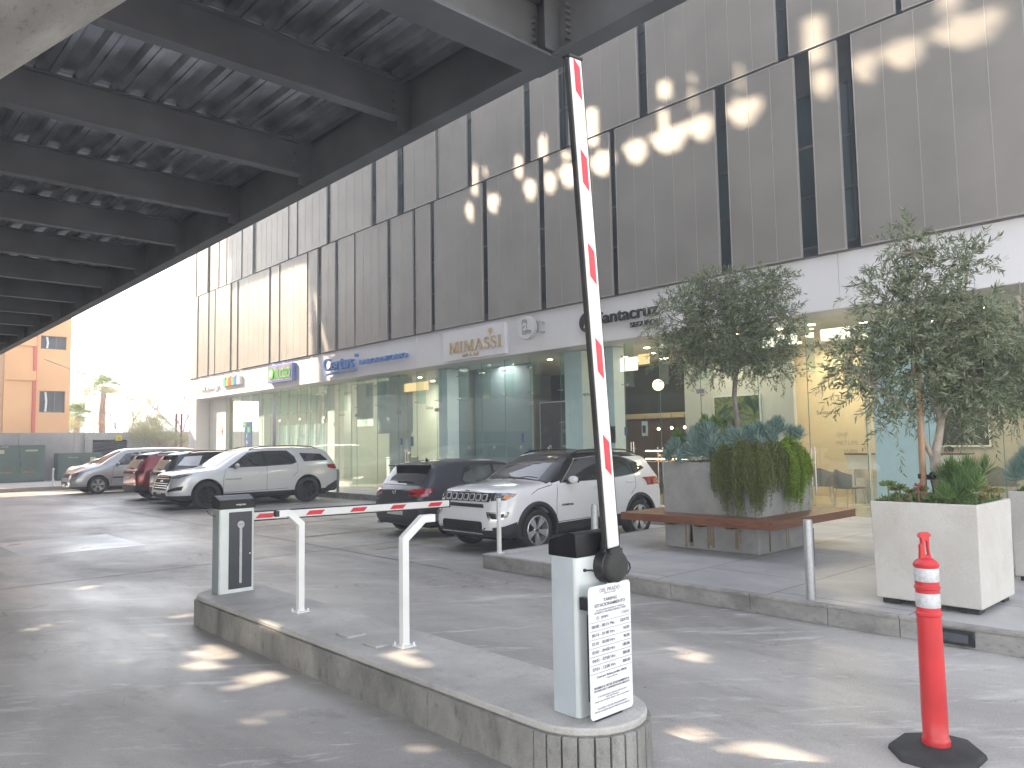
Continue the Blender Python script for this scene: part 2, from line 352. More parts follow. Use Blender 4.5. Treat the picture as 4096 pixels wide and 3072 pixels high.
MT['orangestrip'] = simple('orange_strip', (1, .68, .38), .5, 0, 0, emit=.2)
MT['seamL'] = simple('grey_letter', (.35, .32, .26), .6, 0, 0)
MT['seamD'] = simple('dark_line', (.12, .14, .18), .6, 0, 0)
MT['navy'] = simple('navy_cloth', (.025, .045, .20), .6, 0, .1)
MT['exitgreen'] = simple('exit_green', (.03, .42, .20), .5, 0, .05)
MT['orangep'] = simple('orange_paint', (.72, .30, .05), .5, 0, .1, 20)
MT['redp'] = simple('red_letter', (.65, .08, .05), .5, 0, .05)
MT['tealp'] = simple('teal_paint', (.05, .35, .33), .5, 0, .05)
MT['greenp'] = simple('green_letter', (.10, .55, .12), .4, 0, .05)
MT['bluep'] = simple('blue_paint', (.06, .14, .48), .4, 0, .1, 12)
MT['bluep2'] = simple('blue_violet_frame', (.12, .20, .48), .4, 0, .05)
MT['darkface'] = simple('dark_sign_face', (.22, .19, .22), .5, 0, .4, 4)
MT['bluelet'] = simple('blue_letter', (.12, .28, .62), .35, 0, .03)
MT['blacklet'] = simple('black_letter', (.02, .02, .023), .35, 0, .1)
MT['gold'] = simple('gold_letter', (.60, .42, .20), .4, .2, .06)
MT['brownp'] = simple('brown_banner', (.085, .06, .045), .6, 0, .2, 3)
MT['brownwood'] = simple('brown_top', (.12, .05, .035), .35, 0, .1)
MT['chairgrey'] = simple('chair_grey', (.22, .20, .18), .6, 0, .1)
MT['skin'] = simple('skin', (.45, .27, .19), .55, 0, .06)
MT['hairm'] = simple('dark_hair', (.015, .012, .012), .6, 0, .2, 40, .4, 120)
MT['posterA'] = simple('green_poster', (.25, .28, .10), .5, 0, .6, 9)
MT['posterB'] = simple('food_poster', (.40, .32, .14), .5, 0, .7, 14)
def landscape(name, stops, sc):
    m, t, b = newmat(name); co = coords(t, (1, 1, 1)); n = N(t, 'ShaderNodeTexNoise', Scale=sc, Detail=9., Distortion=.9); t.links.new(co, n.inputs['Vector'])
    t.links.new(ramp(t, n.outputs[0], stops), b.inputs['Base Color']); b.inputs['Roughness'].default_value = .45; return m
MT['land1'] = landscape('garden_painting', [(.36, (.012, .03, .015)), (.45, (.05, .10, .04)), (.51, (.22, .26, .08)), (.56, (.05, .08, .035)), (.64, (.30, .32, .22))], 2.2)
MT['land2'] = landscape('dark_painting', [(.35, (.012, .018, .016)), (.6, (.04, .045, .03)), (.75, (.12, .11, .03))], 1.6)
MT['signwhite'] = simple('sign_white', (.78, .78, .80), .3, 0, .015)
MT['ink'] = simple('sign_ink', (.025, .03, .04), .5, 0, 0)
MT['ink2'] = simple('sign_ink_thin', (.16, .17, .19), .5, 0, 0)
MT['slotdark'] = simple('slot_dark', (.09, .10, .11), .25, .2, .1)
MT['steelmid'] = simple('steel_mid', (.2, .21, .22), .35, .7, .1)
MT['gap2'] = simple('dark_spot', (.03, .03, .03), .8, 0, 0)
MT['louvre'] = simple('louvre_grey', (.15, .16, .18), .5, .2, .05)
MT['tgreen'] = simple('transformer_green', (.075, .125, .105), .4, 0, .12, 1.5)
MT['tletter'] = simple('pale_letter', (.55, .58, .55), .6, 0, 0)
MT['torange'] = simple('orange_letter', (.75, .22, .08), .6, 0, 0)
MT['tsticker'] = simple('sticker_cream', (.55, .52, .40), .6, 0, .1)
MT['ysign'] = simple('yellow_sign', (.70, .58, .05), .5, 0, .05)
MT['rsign'] = simple('red_sign', (.65, .10, .10), .5, 0, .05)
MT['redpipe'] = simple('red_pipe', (.22, .035, .03), .5, 0, .2)
MT['redpipe2'] = simple('coral_stripe', (.66, .16, .12), .8, 0, .06)
MT['orange'] = simple('orange_render', (.80, .46, .24), .9, 0, .06, .5, .1, 20)
MT['orange2'] = simple('peach_render', (.66, .47, .33), .9, 0, .06, .5)
MT['winpane'] = simple('window_pane', (.10, .11, .13), .08, 0, .3, .6)
MT['coolwall'] = simple('cool_white_wall', (.66, .74, .72), .6, 0, .04, .6)
# ================================================================ GROUND
g = MB(); g.add([(-150, -120, 0), (200, -120, 0), (200, 300, 0), (-150, 300, 0)], [(0, 1, 2, 3)])
struct('ground', g, 'ground', smooth=0)
g = MB(); g.box(2.5, 4.3, 13.9, 16.3, -.02, .004); struct('ground_patch', g, 'patch', smooth=0)
g = MB()
for y in (1.1, 10.9, 16.55, 22.4, 28.6): g.add([(-14, y, .003), (12.15, y, .003), (12.15, y+.018, .003), (-14, y+.018, .003)], [(0, 1, 2, 3)])
for x, y0, y1 in ((.4, -8, 37), (6.2, 8, 36)): g.add([(x, y0, .0035), (x+.016, y0, .0035), (x+.016, y1, .0035), (x, y1, .0035)], [(0, 1, 2, 3)])
struct('ground_joints', g, 'gravel_edge', smooth=0)
MT['yellow'] = simple('worn_yellow_paint', (.42, .33, .16), .7, 0, .35, 5)
for y in (10.32, 12.72, 15.1, 17.5, 19.9, 22.3, 24.7, 27.1, 29.5, 31.9):
    g = MB(); g.add([(6.6, y, .006), (12.1, y, .006), (12.1, y+.07, .006), (6.6, y+.07, .006)], [(0, 1, 2, 3)]); struct('bay_line', g, 'yellow', smooth=0)
# raised plaza with stone kerb
g = MB(); g.box(6.66, 14.15, -14, 7.76, 0, .176); g.box(12.2, 14.15, 7.76, 38.2, 0, .176)
struct('plaza_pavement', g, 'plaza', smooth=0)
g = MB(); rk = random.Random(4); y = -9.
while y < 7.75:
    l = rk.choice([.35, .9, .9, .75, .6, .9]); y1 = min(7.79, y+l)
    g.box(6.60+rk.uniform(0, .004), 6.655, y+.003, y1-.003, 0, .15); g.box(6.585, 6.655, y+.002, y1-.002, .1505, .18); y = y1
x = 6.66
while x < 12.1:
    x1 = min(12.1, x+.9); g.box(x+.003, x1-.003, 7.765, 7.80, 0, .15); g.box(x+.002, x1-.002, 7.765, 7.815, .1505, .18); x = x1
y = 7.8
while y < 38:
    g.box(12.14, 12.195, y+.003, y+.897, 0, .15); g.box(12.125, 12.195, y+.002, y+.898, .1505, .18); y += .9
struct('plaza_kerb', g, 'kerb', smooth=0, bevel=.004)
g = MB(); g.box(6.575, 6.6, 2.0, 2.28, .02, .135); k = thing('kerb_light', 'small black recessed kerb light in the plaza step beside the red post', 'kerb light', (6.58, 2.14, .08))
build('housing', g, 'black', k, world=True, bevel=.004)
g = MB(); g.box(6.568, 6.5755, 2.04, 2.24, .045, .11); build('lens', g, 'slotdark', k, world=True)
# far raised pavement with kerb
g = MB(); g.box(-12, 14.1, 36.05, 43.4, 0, .15); struct('far_pavement', g, 'plaza', smooth=0)
g = MB(); x = -12
while x < 13: g.box(x+.004, x+1.196, 35.9, 36.045, 0, .154); x += 1.2
struct('far_kerb', g, 'farkerb', smooth=0, bevel=.006)

# ================================================================ TRAFFIC ISLAND
def isl_outline(o=0.):
    p = [(2.72-o, 7.18), (2.735, 7.36+o), (2.80, 7.46+o), (2.93, 7.55+o), (3.15, 7.56+o), (3.35+o, 7.46), (3.385+o, 7.3)]
    cx, cy, rx, ry = 3.035, 2.80, .325+o, .34+o
    p += [(cx+rx*cos(a), cy+ry*sin(a)) for a in [-pi*i/14 for i in range(15)]]
    return p
isl = thing('traffic_island', 'long raised stone kerb island with rounded nose carrying both barrier cabinets', 'traffic island', (3.03, 5, 0))
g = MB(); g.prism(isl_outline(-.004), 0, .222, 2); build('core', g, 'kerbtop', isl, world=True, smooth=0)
g = MB(); P = isl_outline(0.)
def cladding(g, a, b, wmax, t=.029, z0=.0, z1=.222):
    a, b = Vector((*a, 0)), Vector((*b, 0)); L = (b-a).length; n = max(1, round(L/wmax)); d = (b-a)/L; nn = Vector((-d.y, d.x, 0))
    for i in range(n):
        p, q = a+d*(L*i/n+.002), a+d*(L*(i+1)/n-.002); c = (p+q)/2+nn*(-t/2)
        g.obox((c.x, c.y, (z0+z1)/2), d, nn, (0, 0, 1), (q-p).length/2, t/2, (z1-z0)/2)
for i in range(len(P)):
    a, b = P[i], P[(i+1) % len(P)]; cladding(g, b, a, .92 if abs(b[1]-a[1]) > 1 else .5)
build('stone_cladding', g, 'kerbshade', isl, world=True, smooth=0, bevel=.003)
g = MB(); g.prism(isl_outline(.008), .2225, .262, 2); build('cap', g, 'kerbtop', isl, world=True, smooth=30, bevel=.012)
for (cx, cy, rz) in ((2.962, 4.99, .0), (2.957, 4.62, .03)):
    g = MB(); g.box(-.076, .076, -.088, .088, 0, .014)
    for a in (-1, 1):
        for b in (-1, 1): g.cyl((a*.062, b*.074, .012), (a*.062, b*.074, .018), .006, n=8)
    t = build('junction_cover', g, 'kerbtop', loc=(cx, cy, .262), bevel=.003); t.rotation_euler = (radians(1.2), 0, rz)
    tag(t, 'flat square concrete junction cover on the island, '+('nearer the far cabinet' if cy > 4.8 else 'nearer the white post foot'), 'cover', 'junction covers set in the island')

# ================================================================ OVERHEAD PARKING DECK
deck = thing('overhead_parking_deck', 'dark steel parking deck overhead with ribbed galvanised underside', 'parking deck', (4, 0, 4.5))
YE = 39.1
gp = [[(2.5, 6.68), (2.62, 6.65), (2.62, 6.0), (2.34, 5.6), (2.15, 5.8), (2.25, 6.3)], [(2.28, 5.5), (2.62, 5.46), (2.62, 5.0), (2.42, 4.6), (1.93, 4.3), (1.9, 4.7), (1.93, 5.0)],
      [(1.70, 6.72), (2.38, 7.26), (2.4, 7.0), (2.05, 6.5), (1.7, 6.45)], [(2.4, 10.6), (3.0, 10.65), (2.8, 10.15), (2.3, 10.05)], [(1.55, 8.3), (2.2, 8.95), (2.18, 8.6), (1.6, 8.1)],
      [(2.42, 3.7), (2.6, 3.55), (2.56, 3.1), (2.33, 3.1)], [(2.6, 7.75), (2.98, 8.1), (2.9, 7.6)], [(.9, 11.4), (1.6, 12.0), (1.5, 11.4), (.9, 10.9)],
      [(3.0, 4.02), (3.28, 4.05), (3.25, 3.55), (3.0, 3.5)], [(2.86, 5.6), (3.02, 5.6), (3.0, 5.2), (2.86, 5.2)], [(2.86, 6.8), (3.0, 6.75), (2.95, 6.5)],
      [(3.65, 2.35), (4.1, 2.3), (3.95, 1.75), (3.55, 1.75)], [(3.4, 2.95), (3.9, 2.9), (3.75, 2.3), (3.3, 2.4)],
      [(3.6, 6.6), (3.85, 6.6), (3.8, 6.1), (3.6, 6.1)], [(4.8, 3.6), (5.2, 3.7), (5.1, 3.2), (4.8, 3.2)]]
def holeg(x, y, z=5.06):  # deck openings made up to drop sun patches on the ground
    t = z/1.1; X, Y = x+t, y-1.5*t
    return any(inpoly(X, Y, q) for q in gp)
def hole_iv(x, y0, y1, dx=.076):
    """solid intervals of a deck strip between the added sun openings"""
    n = 12; out = []; a = None
    for i in range(n):
        y = y0+(y1-y0)*(i+.5)/n; h = holeg(x, y)
        if not h and a is None: a = i
        if h and a is not None: out.append((a, i)); a = None
    if a is not None: out.append((a, n))
    return [(y0+(y1-y0)*a/n, y0+(y1-y0)*b/n) for a, b in out]
beamY = [5.66+1.92*k for k in range(-12, 18)]
YS = 2.6
beamY = [b for b in beamY if YS < b < YE-.5]
pans = MB(); ribz = [(0, 0), (.05, 0), (.056, .012), (.066, .012), (.072, 0), (.122, 0), (.155, .058), (.27, .058), (.305, 0)]
slab = MB(); X0 = 3.93; nr = 56
ys = sorted([YS]+beamY+[YE])
for i in range(nr):
    xb = X0-.305*(i+1)
    for j in range(len(ys)-1):
        y0, y1 = ys[j]+.01, ys[j+1]-.01
        near = any(holeg(xb+dx, y0+(y1-y0)*q/8) for dx in (0, .15, .3) for q in range(9))
        for (a, b) in (hole_iv(xb+.15, y0, y1) if near else [(y0, y1)]):
            pans.add([(xb+.305-p, yy, 4.972+z) for p, z in ribz for yy in (a, b)], [(2*k, 2*k+1, 2*k+3, 2*k+2) for k in range(8)])
        for h in (0, 1):
            xs = xb+.1525*h
            for (a, b) in (hole_iv(xs+.076, y0-.01, y1+.01) if near else [(y0-.01, y1+.01)]): slab.box(xs, xs+.1525, a, b, 5.032, 5.09)
build('corrugated_decking', pans, 'deckpan', deck, world=True, smooth=0)
slab.box(3.931, 4.1, YS, YE, 5.125, 5.16)
slab.box(3.9305, 4.02, YS, YE, 5.032, 5.099)
build('concrete_slab', slab, 'slab', deck, world=True, smooth=0)
def ibeam_x(g, y, z0, z1, x0, x1, fl, tf=.016, tw=.012):
    g.box(x0, x1, y-fl/2, y+fl/2, z0, z0+tf); g.box(x0, x1, y-fl/2, y+fl/2, z1-tf, z1); g.box(x0, x1, y-tw/2, y+tw/2, z0+tf, z1-tf)
for b in beamY:
    g = MB()
    if abs(b-3.74) < .1: 
        g.box(-13, 4.125, 3.79, 4.09, 4.493, 4.513); g.box(-13, 3.95, 3.93, 3.95, 4.514, 4.97); g.box(-13, 3.95, 3.84, 4.04, 4.95, 4.97)
        for i in range(6): g.cyl((3.9, 3.90, 4.6+.05*i), (3.9, 3.93, 4.6+.05*i), .017, n=6); g.cyl((3.965, 3.66, 4.6+.05*i), (4.02, 3.66, 4.6+.05*i), .017, n=6)
    else:
        ibeam_x(g, b, 4.6, 4.97, -13, 3.86, .13)
        for i in range(3): g.cyl((3.80, b-.03, 4.68+.08*i), (3.80, b-.006, 4.68+.08*i), .014, n=6)
    build('cross_beam', g, 'steel', deck, world=True, smooth=30)
g = MB(); g.box(3.95, 4.118, YS, YE, 4.5, 4.52); g.box(3.95, 4.118, YS, YE, 5.1, 5.12); g.box(4.02, 4.04, YS, YE, 4.52, 5.1)
build('edge_girder', g, 'steel', deck, world=True, smooth=0)
for b in beamY:
    if b < 0 or b > 26: continue
    g = MB(); g.box(3.86, 4.02, b+.02, b+.032, 4.52, 5.1); g.box(4.04, 4.11, b+.02, b+.032, 4.52, 5.1); build('stiffener_plate', g, 'steel', deck, world=True, smooth=0)
# added screen wall above the deck edge (out of view; it shades the facade, with openings that let the sun patches through)
XS = 3.98
fp = []
def blob(y0, y1, zt=8.33, zb=7.82, notch=0.):
    m = (y0+y1)/2; w = abs(y1-y0); fp.append([(y0, zt-.06), (y0-.1*w, zt+.01), (m+.2*w, zt-.01), (m+.15*w, zt+.08), (m, zt+.08), (m-.05*w, zt), (y1+.1*w, zt), (y1, zt-.1), (y1+.03*w, zb+.16), (y1+.25*w, zb), (m+.1*w, zb-.02), (y0-.15*w, zb+.2)])
for a, b in ((16.3, 15.95), (15.42, 14.92), (13.95, 13.5), (13.22, 12.8), (12.7, 12.0), (11.65, 10.9), (10.62, 9.98), (9.9, 8.9), (8.93, 8.28), (8.04, 7.2), (6.24, 5.76), (5.5, 5.02), (4.98, 4.24), (4.2, 3.1)): blob(a, b)
for y0, y1, z0, z1 in ((16.03, 15.8, 8.45, 9.38), (14.16, 13.98, 8.5, 9.15), (13.27, 13.08, 8.72, 9.38), (15.5, 15.42, 8.9, 9.2), (9.6, 9.33, 8.95, 9.42), (9.62, 9.38, 8.42, 8.8), (8.85, 8.66, 9.05, 9.35), (8.85, 8.66, 8.45, 9.0), (7.75, 7.6, 8.5, 9.1), (6.29, 5.92, 8.46, 9.4), (4.0, 3.72, 8.44, 9.3), (11.7, 11.4, 8.6, 9.5), (12.5, 12.3, 8.5, 8.75)):
    fp.append([(y0, z0), (y0, z1-.05), (y1, z1), (y1, z0+.03)])
fp.append([(25.05, 7.3), (24.45, 5.9), (24.0, 4.95), (24.25, 4.9), (24.75, 5.9), (25.2, 7.2)])
fp.append([(24.35, 4.95), (23.9, 3.9), (24.4, 3.9), (24.75, 4.95)])
tow = thing('shade_screen', 'plain grey screen wall of parking levels rising over the deck edge, hidden from view', 'parking tower', (XS, 0, 5.12))
T = 13.4-XS; sy, sz = 1.5*T, 1.1*T
g = MB()
def tw(y0, y1, z0, z1): g.box(XS, XS+.03, y0, y1, z0, z1)
za, zb = 3.6+sz, 9.9+sz
b0, b1 = 2.6+sy, 26.2+sy
tw(1.5, b0, 5.12, 23.2); tw(b0, b1-1.1, 5.12, za); tw(b0, 33+sy, zb, 23.2)
st = .1; ny = int((b1-b0)/st); nz = int((zb-za)/st)
def shade(Y, Z):
    if Z < 8.45 and Y > 25.05+.12*(Z-4): return False
    return not any(inpoly(Y, Z, q) for q in fp)
for iz in range(nz+1):
    z0 = za+iz*st; z1 = min(zb, z0+st)
    if z1 <= z0: continue
    a = None
    for iy in range(ny+1):
        s_ = iy < ny and shade(b0-sy+(iy+.5)*st, (z0+z1)/2-sz)
        if s_ and a is None: a = iy
        if not s_ and a is not None: tw(b0+a*st, b0+iy*st, z0, z1); a = None
tw(b0+ny*st, 32.6+sy, 8.45+sz, zb)
build('screen_wall', g, 'slab', tow, world=True, smooth=0)
# scuffed round pipe hanging near the camera
pp = thing('clearance_pipe', 'thick pale scuffed round pipe hanging close overhead at the top left corner', 'pipe', (.1, 2.0, 3.2))
d = Vector((-.226, .974, 0)).normalized(); c0 = Vector((.66, 2.413, 3.0)); R_ = .3
m_ = d.cross(c0-Vector((0, 0, 1.64))).normalized(); ctr = c0-m_*R_
g = MB(); g.cyl(ctr-d*1.4, ctr+d*3.2, R_, n=64); build('shell', g, 'pipe', pp, world=True)
for s_ in (.9, 2.6):
    g = MB(); q = ctr+d*s_; g.cyl(q+Vector((0, 0, R_*.9)), (q.x, q.y, 4.97), .02, n=10); build('hanger_rod', g, 'steel', pp, world=True)
# torn strip dangling from a beam
g = MB(); g.tube([(1.95, 15.3, 4.6), (2.02, 15.3, 4.5), (2.05, 15.32, 4.38), (2.12, 15.3, 4.26)], [.05, .045, .03, .012], n=5)
tag(build('torn_strip', g, 'soffit', loc=(2, 15.3, 4.4), world=True), 'torn pale strip dangling from a dark beam of the deck, left side', 'strip')

bw = thing('added_back_wall', 'grey concrete rear wall of the parking level, behind the viewer', 'wall', (-13.6, 8, 0))
g = MB(); g.box(-13.8, -13.5, 9, 38.9, 0, 4.95); g.box(-14.5, -13.55, 39.2, 85, 0, 9.5); build('wall_face', g, 'wall', bw, world=True, smooth=0)  # unseen wall added to keep bright sky out of the reflections
g = MB()
for i in range(7): g.box(-13.75, -13.4, 10+i*4.2, 10.4+i*4.2, 0, 4.95)
build('pier', g, 'steel', bw, world=True, smooth=0)
# ================================================================ MEDICAL BUILDING
FX = 13.4
bld = thing('medical_building', 'long office building with grey perforated upper panels above a glazed shop floor', 'building', (14, 18, 0))
R1 = [(2.70, 2.86), (5.47, 5.73), (6.24, 6.55), (8.01, 8.27), (10.90, 11.07), (13.21, 13.43), (15.41, 15.64), (17.81, 18.02), (18.76, 18.92), (20.11, 20.33), (22.22, 22.33), (23.39, 23.61), (24.59, 24.87), (25.55, 25.67), (27.82, 27.95), (28.66, 28.84), (31.76, 31.94), (32.47, 32.68), (34.31, 34.43), (35.02, 35.2), (36.34, 36.53)]
R2 = [(1.5, 1.7), (4.59, 4.70), (6.63, 6.87), (9.94, 10.20), (12.33, 12.67), (13.66, 13.92), (16.03, 16.27), (17.55, 17.71), (19.35, 19.75), (20.93, 21.26), (23.91, 24.21), (26.36, 26.48), (27.06, 27.20), (30.08, 30.42), (31.42, 31.55), (33.07, 33.18), (33.91, 34.05), (34.99, 35.35), (36.63, 36.79)]
R3 = [(3.3, 3.5), (5.4, 5.6), (7.6, 7.9), (11.2, 11.4), (14.4, 14.6), (18.3, 18.5), (21.7, 22.), (25, 25.2), (29, 29.3), (33, 33.2)]
for gaps, z0, z1, ystart in ((R1, 4.955, 8.79, -4.), (R2, 8.84, 12.75, -4.)):
    y = ystart
    for a, b in gaps+[(37.63, 38)]:
        if a-y < .1: y = b; continue
        g = MB(); g.box(FX, FX+.003, y, a, z0, z1)
        for (q0, q1, r0, r1) in ((y, y+.02, z0, z1), (a-.02, a, z0, z1), (y+.02, a-.02, z0, z0+.02), (y+.02, a-.02, z1-.02, z1)): g.mi = 1; g.box(FX-.006, FX+.05, q0, q1, r0, r1)
        n = max(1, round((a-y)/.52))
        for k in range(1, n): yy = y+(a-y)*k/n; g.box(FX-.004, FX+.03, yy-.006, yy+.006, z0+.02, z1-.02)
        build('facade_panel', g, ['panel', 'panelrib'], bld, world=True, smooth=0); y = b
# curtain wall and slabs behind the screen
def gw(name, g, m, **k): return build(name, g, m, bld, world=True, **k)
g = MB()
for zz, zt in ((5.3, 8.35), (9.3, 12.3)):
    for k in range(34): g.box(14.2, 14.22, -4+k*1.23+.03, -4+(k+1)*1.23-.03, zz, zt)
gw('curtain_wall', g, 'upglass', smooth=0)
g = MB()
for k in range(35): g.box(14.17, 14.26, -4+k*1.23-.029, -4+k*1.23+.029, 4.95, 12.7)
for z in (5.3, 6.3, 7.3, 8.35, 9.3, 10.3, 11.3, 12.3): g.box(14.18, 14.25, -4, 37.6, z-.025, z+.025)
gw('mullions', g, 'steel', smooth=0)
g = MB()
for z0, z1 in ((4.95, 5.27), (8.38, 9.27), (12.33, 12.9)): g.box(14.19, 20, -4, 37.6, z0, z1)
gw('floor_slab', g, 'slabgrey', smooth=0)
g = MB(); g.box(14.6, 14.65, -4, 37.6, 5.3, 12.3); gw('window_blinds', g, 'blind', smooth=0)
g = MB(); g.box(13.7, 20, 37.4, 37.62, 4.95, 12.9); g.box(13.4, 20, -4.2, -4, 0, 12.9); g.box(19.8, 20, -4, 37.4, 0, 12.9); gw('end_wall', g, 'fasc2', smooth=0)
for z in (4.97, 8.81, 12.77): pass
# fascia band
g = MB(); y = -4.4
seams = [-4.4, -2.3, -.35, 1.78, 3.79, 5.94, 8.2, 10.47, 12.60, 14.7, 16.8, 18.9, 20.99, 23.1, 25.2, 27.3, 29.4, 31.5, 33.6, 35.7, 37.7]
for a, b in zip(seams, seams[1:]): g.box(13.5, 13.56, a+.004, b-.004, 3.93, 4.93)
gw('fascia', g, 'fascia', smooth=0, bevel=.003)
g = MB(); g.box(13.57, 13.9, -4.4, 37.6, 3.95, 4.95); g.box(13.47, 14.2, -4.4, 37.6, 4.935, 4.952); gw('fascia_backing', g, 'seam', smooth=0)
g = MB(); g.box(13.56, 14.16, -4.4, 37.6, 3.925, 3.945); gw('soffit', g, 'soffit', smooth=0)
# pale end pier and white columns
g = MB(); g.box(13.5, 13.56, 36.80, 37.70, .176, 3.926); g.box(13.56, 14.6, 36.8, 37.7, .176, 3.92); gw('end_pier', g, 'fasc2', smooth=0)
for y0, y1, x0, x1, m in ((34.82, 36.79, 14.12, 14.3, 'intwall'), (12.9, 13.5, 14.3, 14.7, 'frost'), (11.87, 12.26, 14.3, 14.7, 'frost'), (18.5, 18.93, 14.35, 14.8, 'frost'), (31.4, 31.9, 14.4, 14.8, 'fasc2'), (25.4, 25.9, 14.4, 14.8, 'fasc2'), (21.2, 21.9, 14.5, 14.9, 'intwall')):
    g = MB(); g.box(x0, x1, y0, y1, .18, 3.92); gw('column', g, m, smooth=0)
# frosted entrance panels at the right
for y0, y1 in ((5.04, 5.78), (4.74, 5.0), (2.1, 2.6)):
    g = MB(); g.box(14.3, 14.33, y0, y1, .18, 3.7); gw('frosted_panel', g, 'frost', smooth=0)
# interior shell
g = MB(); g.box(14.16, 19.8, -4, 37.4, .1, .18); gw('shop_floor', g, 'intfloor', smooth=0)
g = MB(); g.box(14.17, 19.8, -4, 37.4, 3.93, 4.0); gw('shop_ceiling', g, 'ceil', smooth=0)
def iw(x0, x1, y0, y1, z0, z1, m, nm='interior_wall'):
    q = MB(); q.box(x0, x1, y0, y1, z0, z1); return gw(nm, q, m, smooth=0)
iw(18.9, 19.0, -3.9, 6.9, .18, 3.92, 'greywarm'); iw(18.4, 18.5, 6.9, 9.9, .18, 3.92, 'tanwall'); iw(17.2, 18.38, 9.75, 9.85, .18, 3.4, 'tanwall')
iw(16.0, 16.12, 8.17, 11.02, .18, 3.36, 'intwall'); iw(16.13, 19, 11.02, 11.08, .18, 3.92, 'intwall')
iw(16.9, 17, 6.95, 7.0, .18, 3.9, 'fasc2')
iw(19.0, 19.1, 11.1, 18.6, 2.45, 3.92, 'darkwall'); iw(19.0, 19.1, 11.1, 18.6, .18, 2.28, 'brownwall'); iw(18.85, 18.98, 11.1, 18.6, 2.29, 2.44, 'tanwall')
iw(14.8, 18.98, 18.58, 18.66, .18, 3.92, 'greywall'); iw(15.3, 15.36, 15.75, 18.3, .18, 3.92, 'greywall')
iw(17.4, 17.46, 18.7, 25.3, .18, 3.92, 'coolwall'); iw(16.2, 16.25, 19.6, 20.6, .18, 2.95, 'tanwall'); iw(15.2, 17.3, 25.5, 25.58, .18, 3.92, 'coolwall')
iw(17.2, 17.25, 25.7, 31.3, .18, 3.92, 'coolwall'); iw(15.0, 17.2, 31.5, 31.56, .18, 3.92, 'coolwall')
iw(15.6, 15.65, 31.7, 34.6, .18, 3.92, 'purplewall'); iw(14.45, 14.5, 34.85, 36.7, .18, 3.9, 'intwall')
iw(14.3, 14.33, 34.95, 37.0-.3, 2.17, 3.25, 'bluegraphic', 'blue_graphic')
for (y0, y1, z0) in ((20.9, 23.0, 2.02), (23.3, 24.4, 2.3)): iw(14.75, 14.77, y0, y1, z0, 3.85, 'blindw', 'roller_blind')
# white curtains
g = MB(); pr = []
for i in range(160): yy = 26.0+i*.0275; pr.append((14.75+.05*sin(i*.9)+.03*sin(i*.23), yy))
g.add([(x, y, z) for x, y in pr for z in (.25, 2.5+.0)], [(2*i, 2*i+1, 2*i+3, 2*i+2) for i in range(159)])
gw('curtain', g, 'curtain', smooth=80)
for k in range(6):
    g = MB(); y = 26.3+k*.8; g.tube([(14.6, y, 3.9), (14.62, y+.1, 2.5), (14.7, y+.25, .4)], .018, n=5); gw('curtain_tie', g, 'panelrib')
# shop glazing
ge = [37, 36.42, 34.27, 33.12, 32.0, 30.99, 30.2, 29.35, 28.55, 27.6, 26.77, 25.73, 24.64, 23.4, 22.09, 20.82, 19.8, 18.75, 17.65, 16.62, 15.63, 14.62, 13.5, 12.3, 11.4, 10.4, 9.33, 7.97, 6.93, 5.85, 4.8, 3.7, 2.6, 1.5, .4, -.8, -2]
for a, b in zip(ge, ge[1:]):
    g = MB(); g.add([(14.15, b+.006, .185), (14.15, a-.006, .185), (14.15, a-.006, 3.92), (14.15, b+.006, 3.92)], [(0, 1, 2, 3)])
    g.mi = 1; g.box(14.145, 14.157, b-.004, b+.0055, .185, 3.92)
    gw('glass_pane', g, ['glass', 'glassedge'], smooth=0)
    for z in (2.95, 3.62):
        g = MB()
        for dy in (-.06, .06): g.cyl((14.11, b+dy, z), (14.14, b+dy, z), .018, n=8)
        g.box(14.135, 14.148, b-.09, b+.09, z-.008, z+.008); gw('glass_clamp', g, 'chrome')
    g = MB(); g.box(14.16, 14.5, b-.006, b+.006, 2.9, 3.92); gw('glass_fin', g, 'glass2', smooth=0)
for b in (29.35, 27.6, 25.73, 23.4, 20.82, 18.75, 14.62, 12.3, 9.33): 
    g = MB(); g.box(14.125, 14.175, b-.1, b+.1, 2.62, 2.72); gw('door_patch_fitting', g, 'alu', bevel=.004)
for y, z0, z1 in ((11.19, .9, 1.6), (11.12, .9, 1.6), (10.44, .65, 1.47), (10.31, .65, 1.46), (10.19, .65, 1.45), (6.99, .6, 1.45), (6.87, .6, 1.45), (6.80, .6, 1.45), (20.31, .9, 1.5), (20.17, .9, 1.5), (26.0, .9, 1.5), (13.9, .9, 1.5)):
    g = MB(); g.cyl((14.05, y, z0), (14.05, y, z1), .016, n=12)
    for z in (z0+.15, z1-.15): g.cyl((14.05, y, z), (14.14, y, z), .008, n=8)
    gw('door_handle', g, 'chrome')
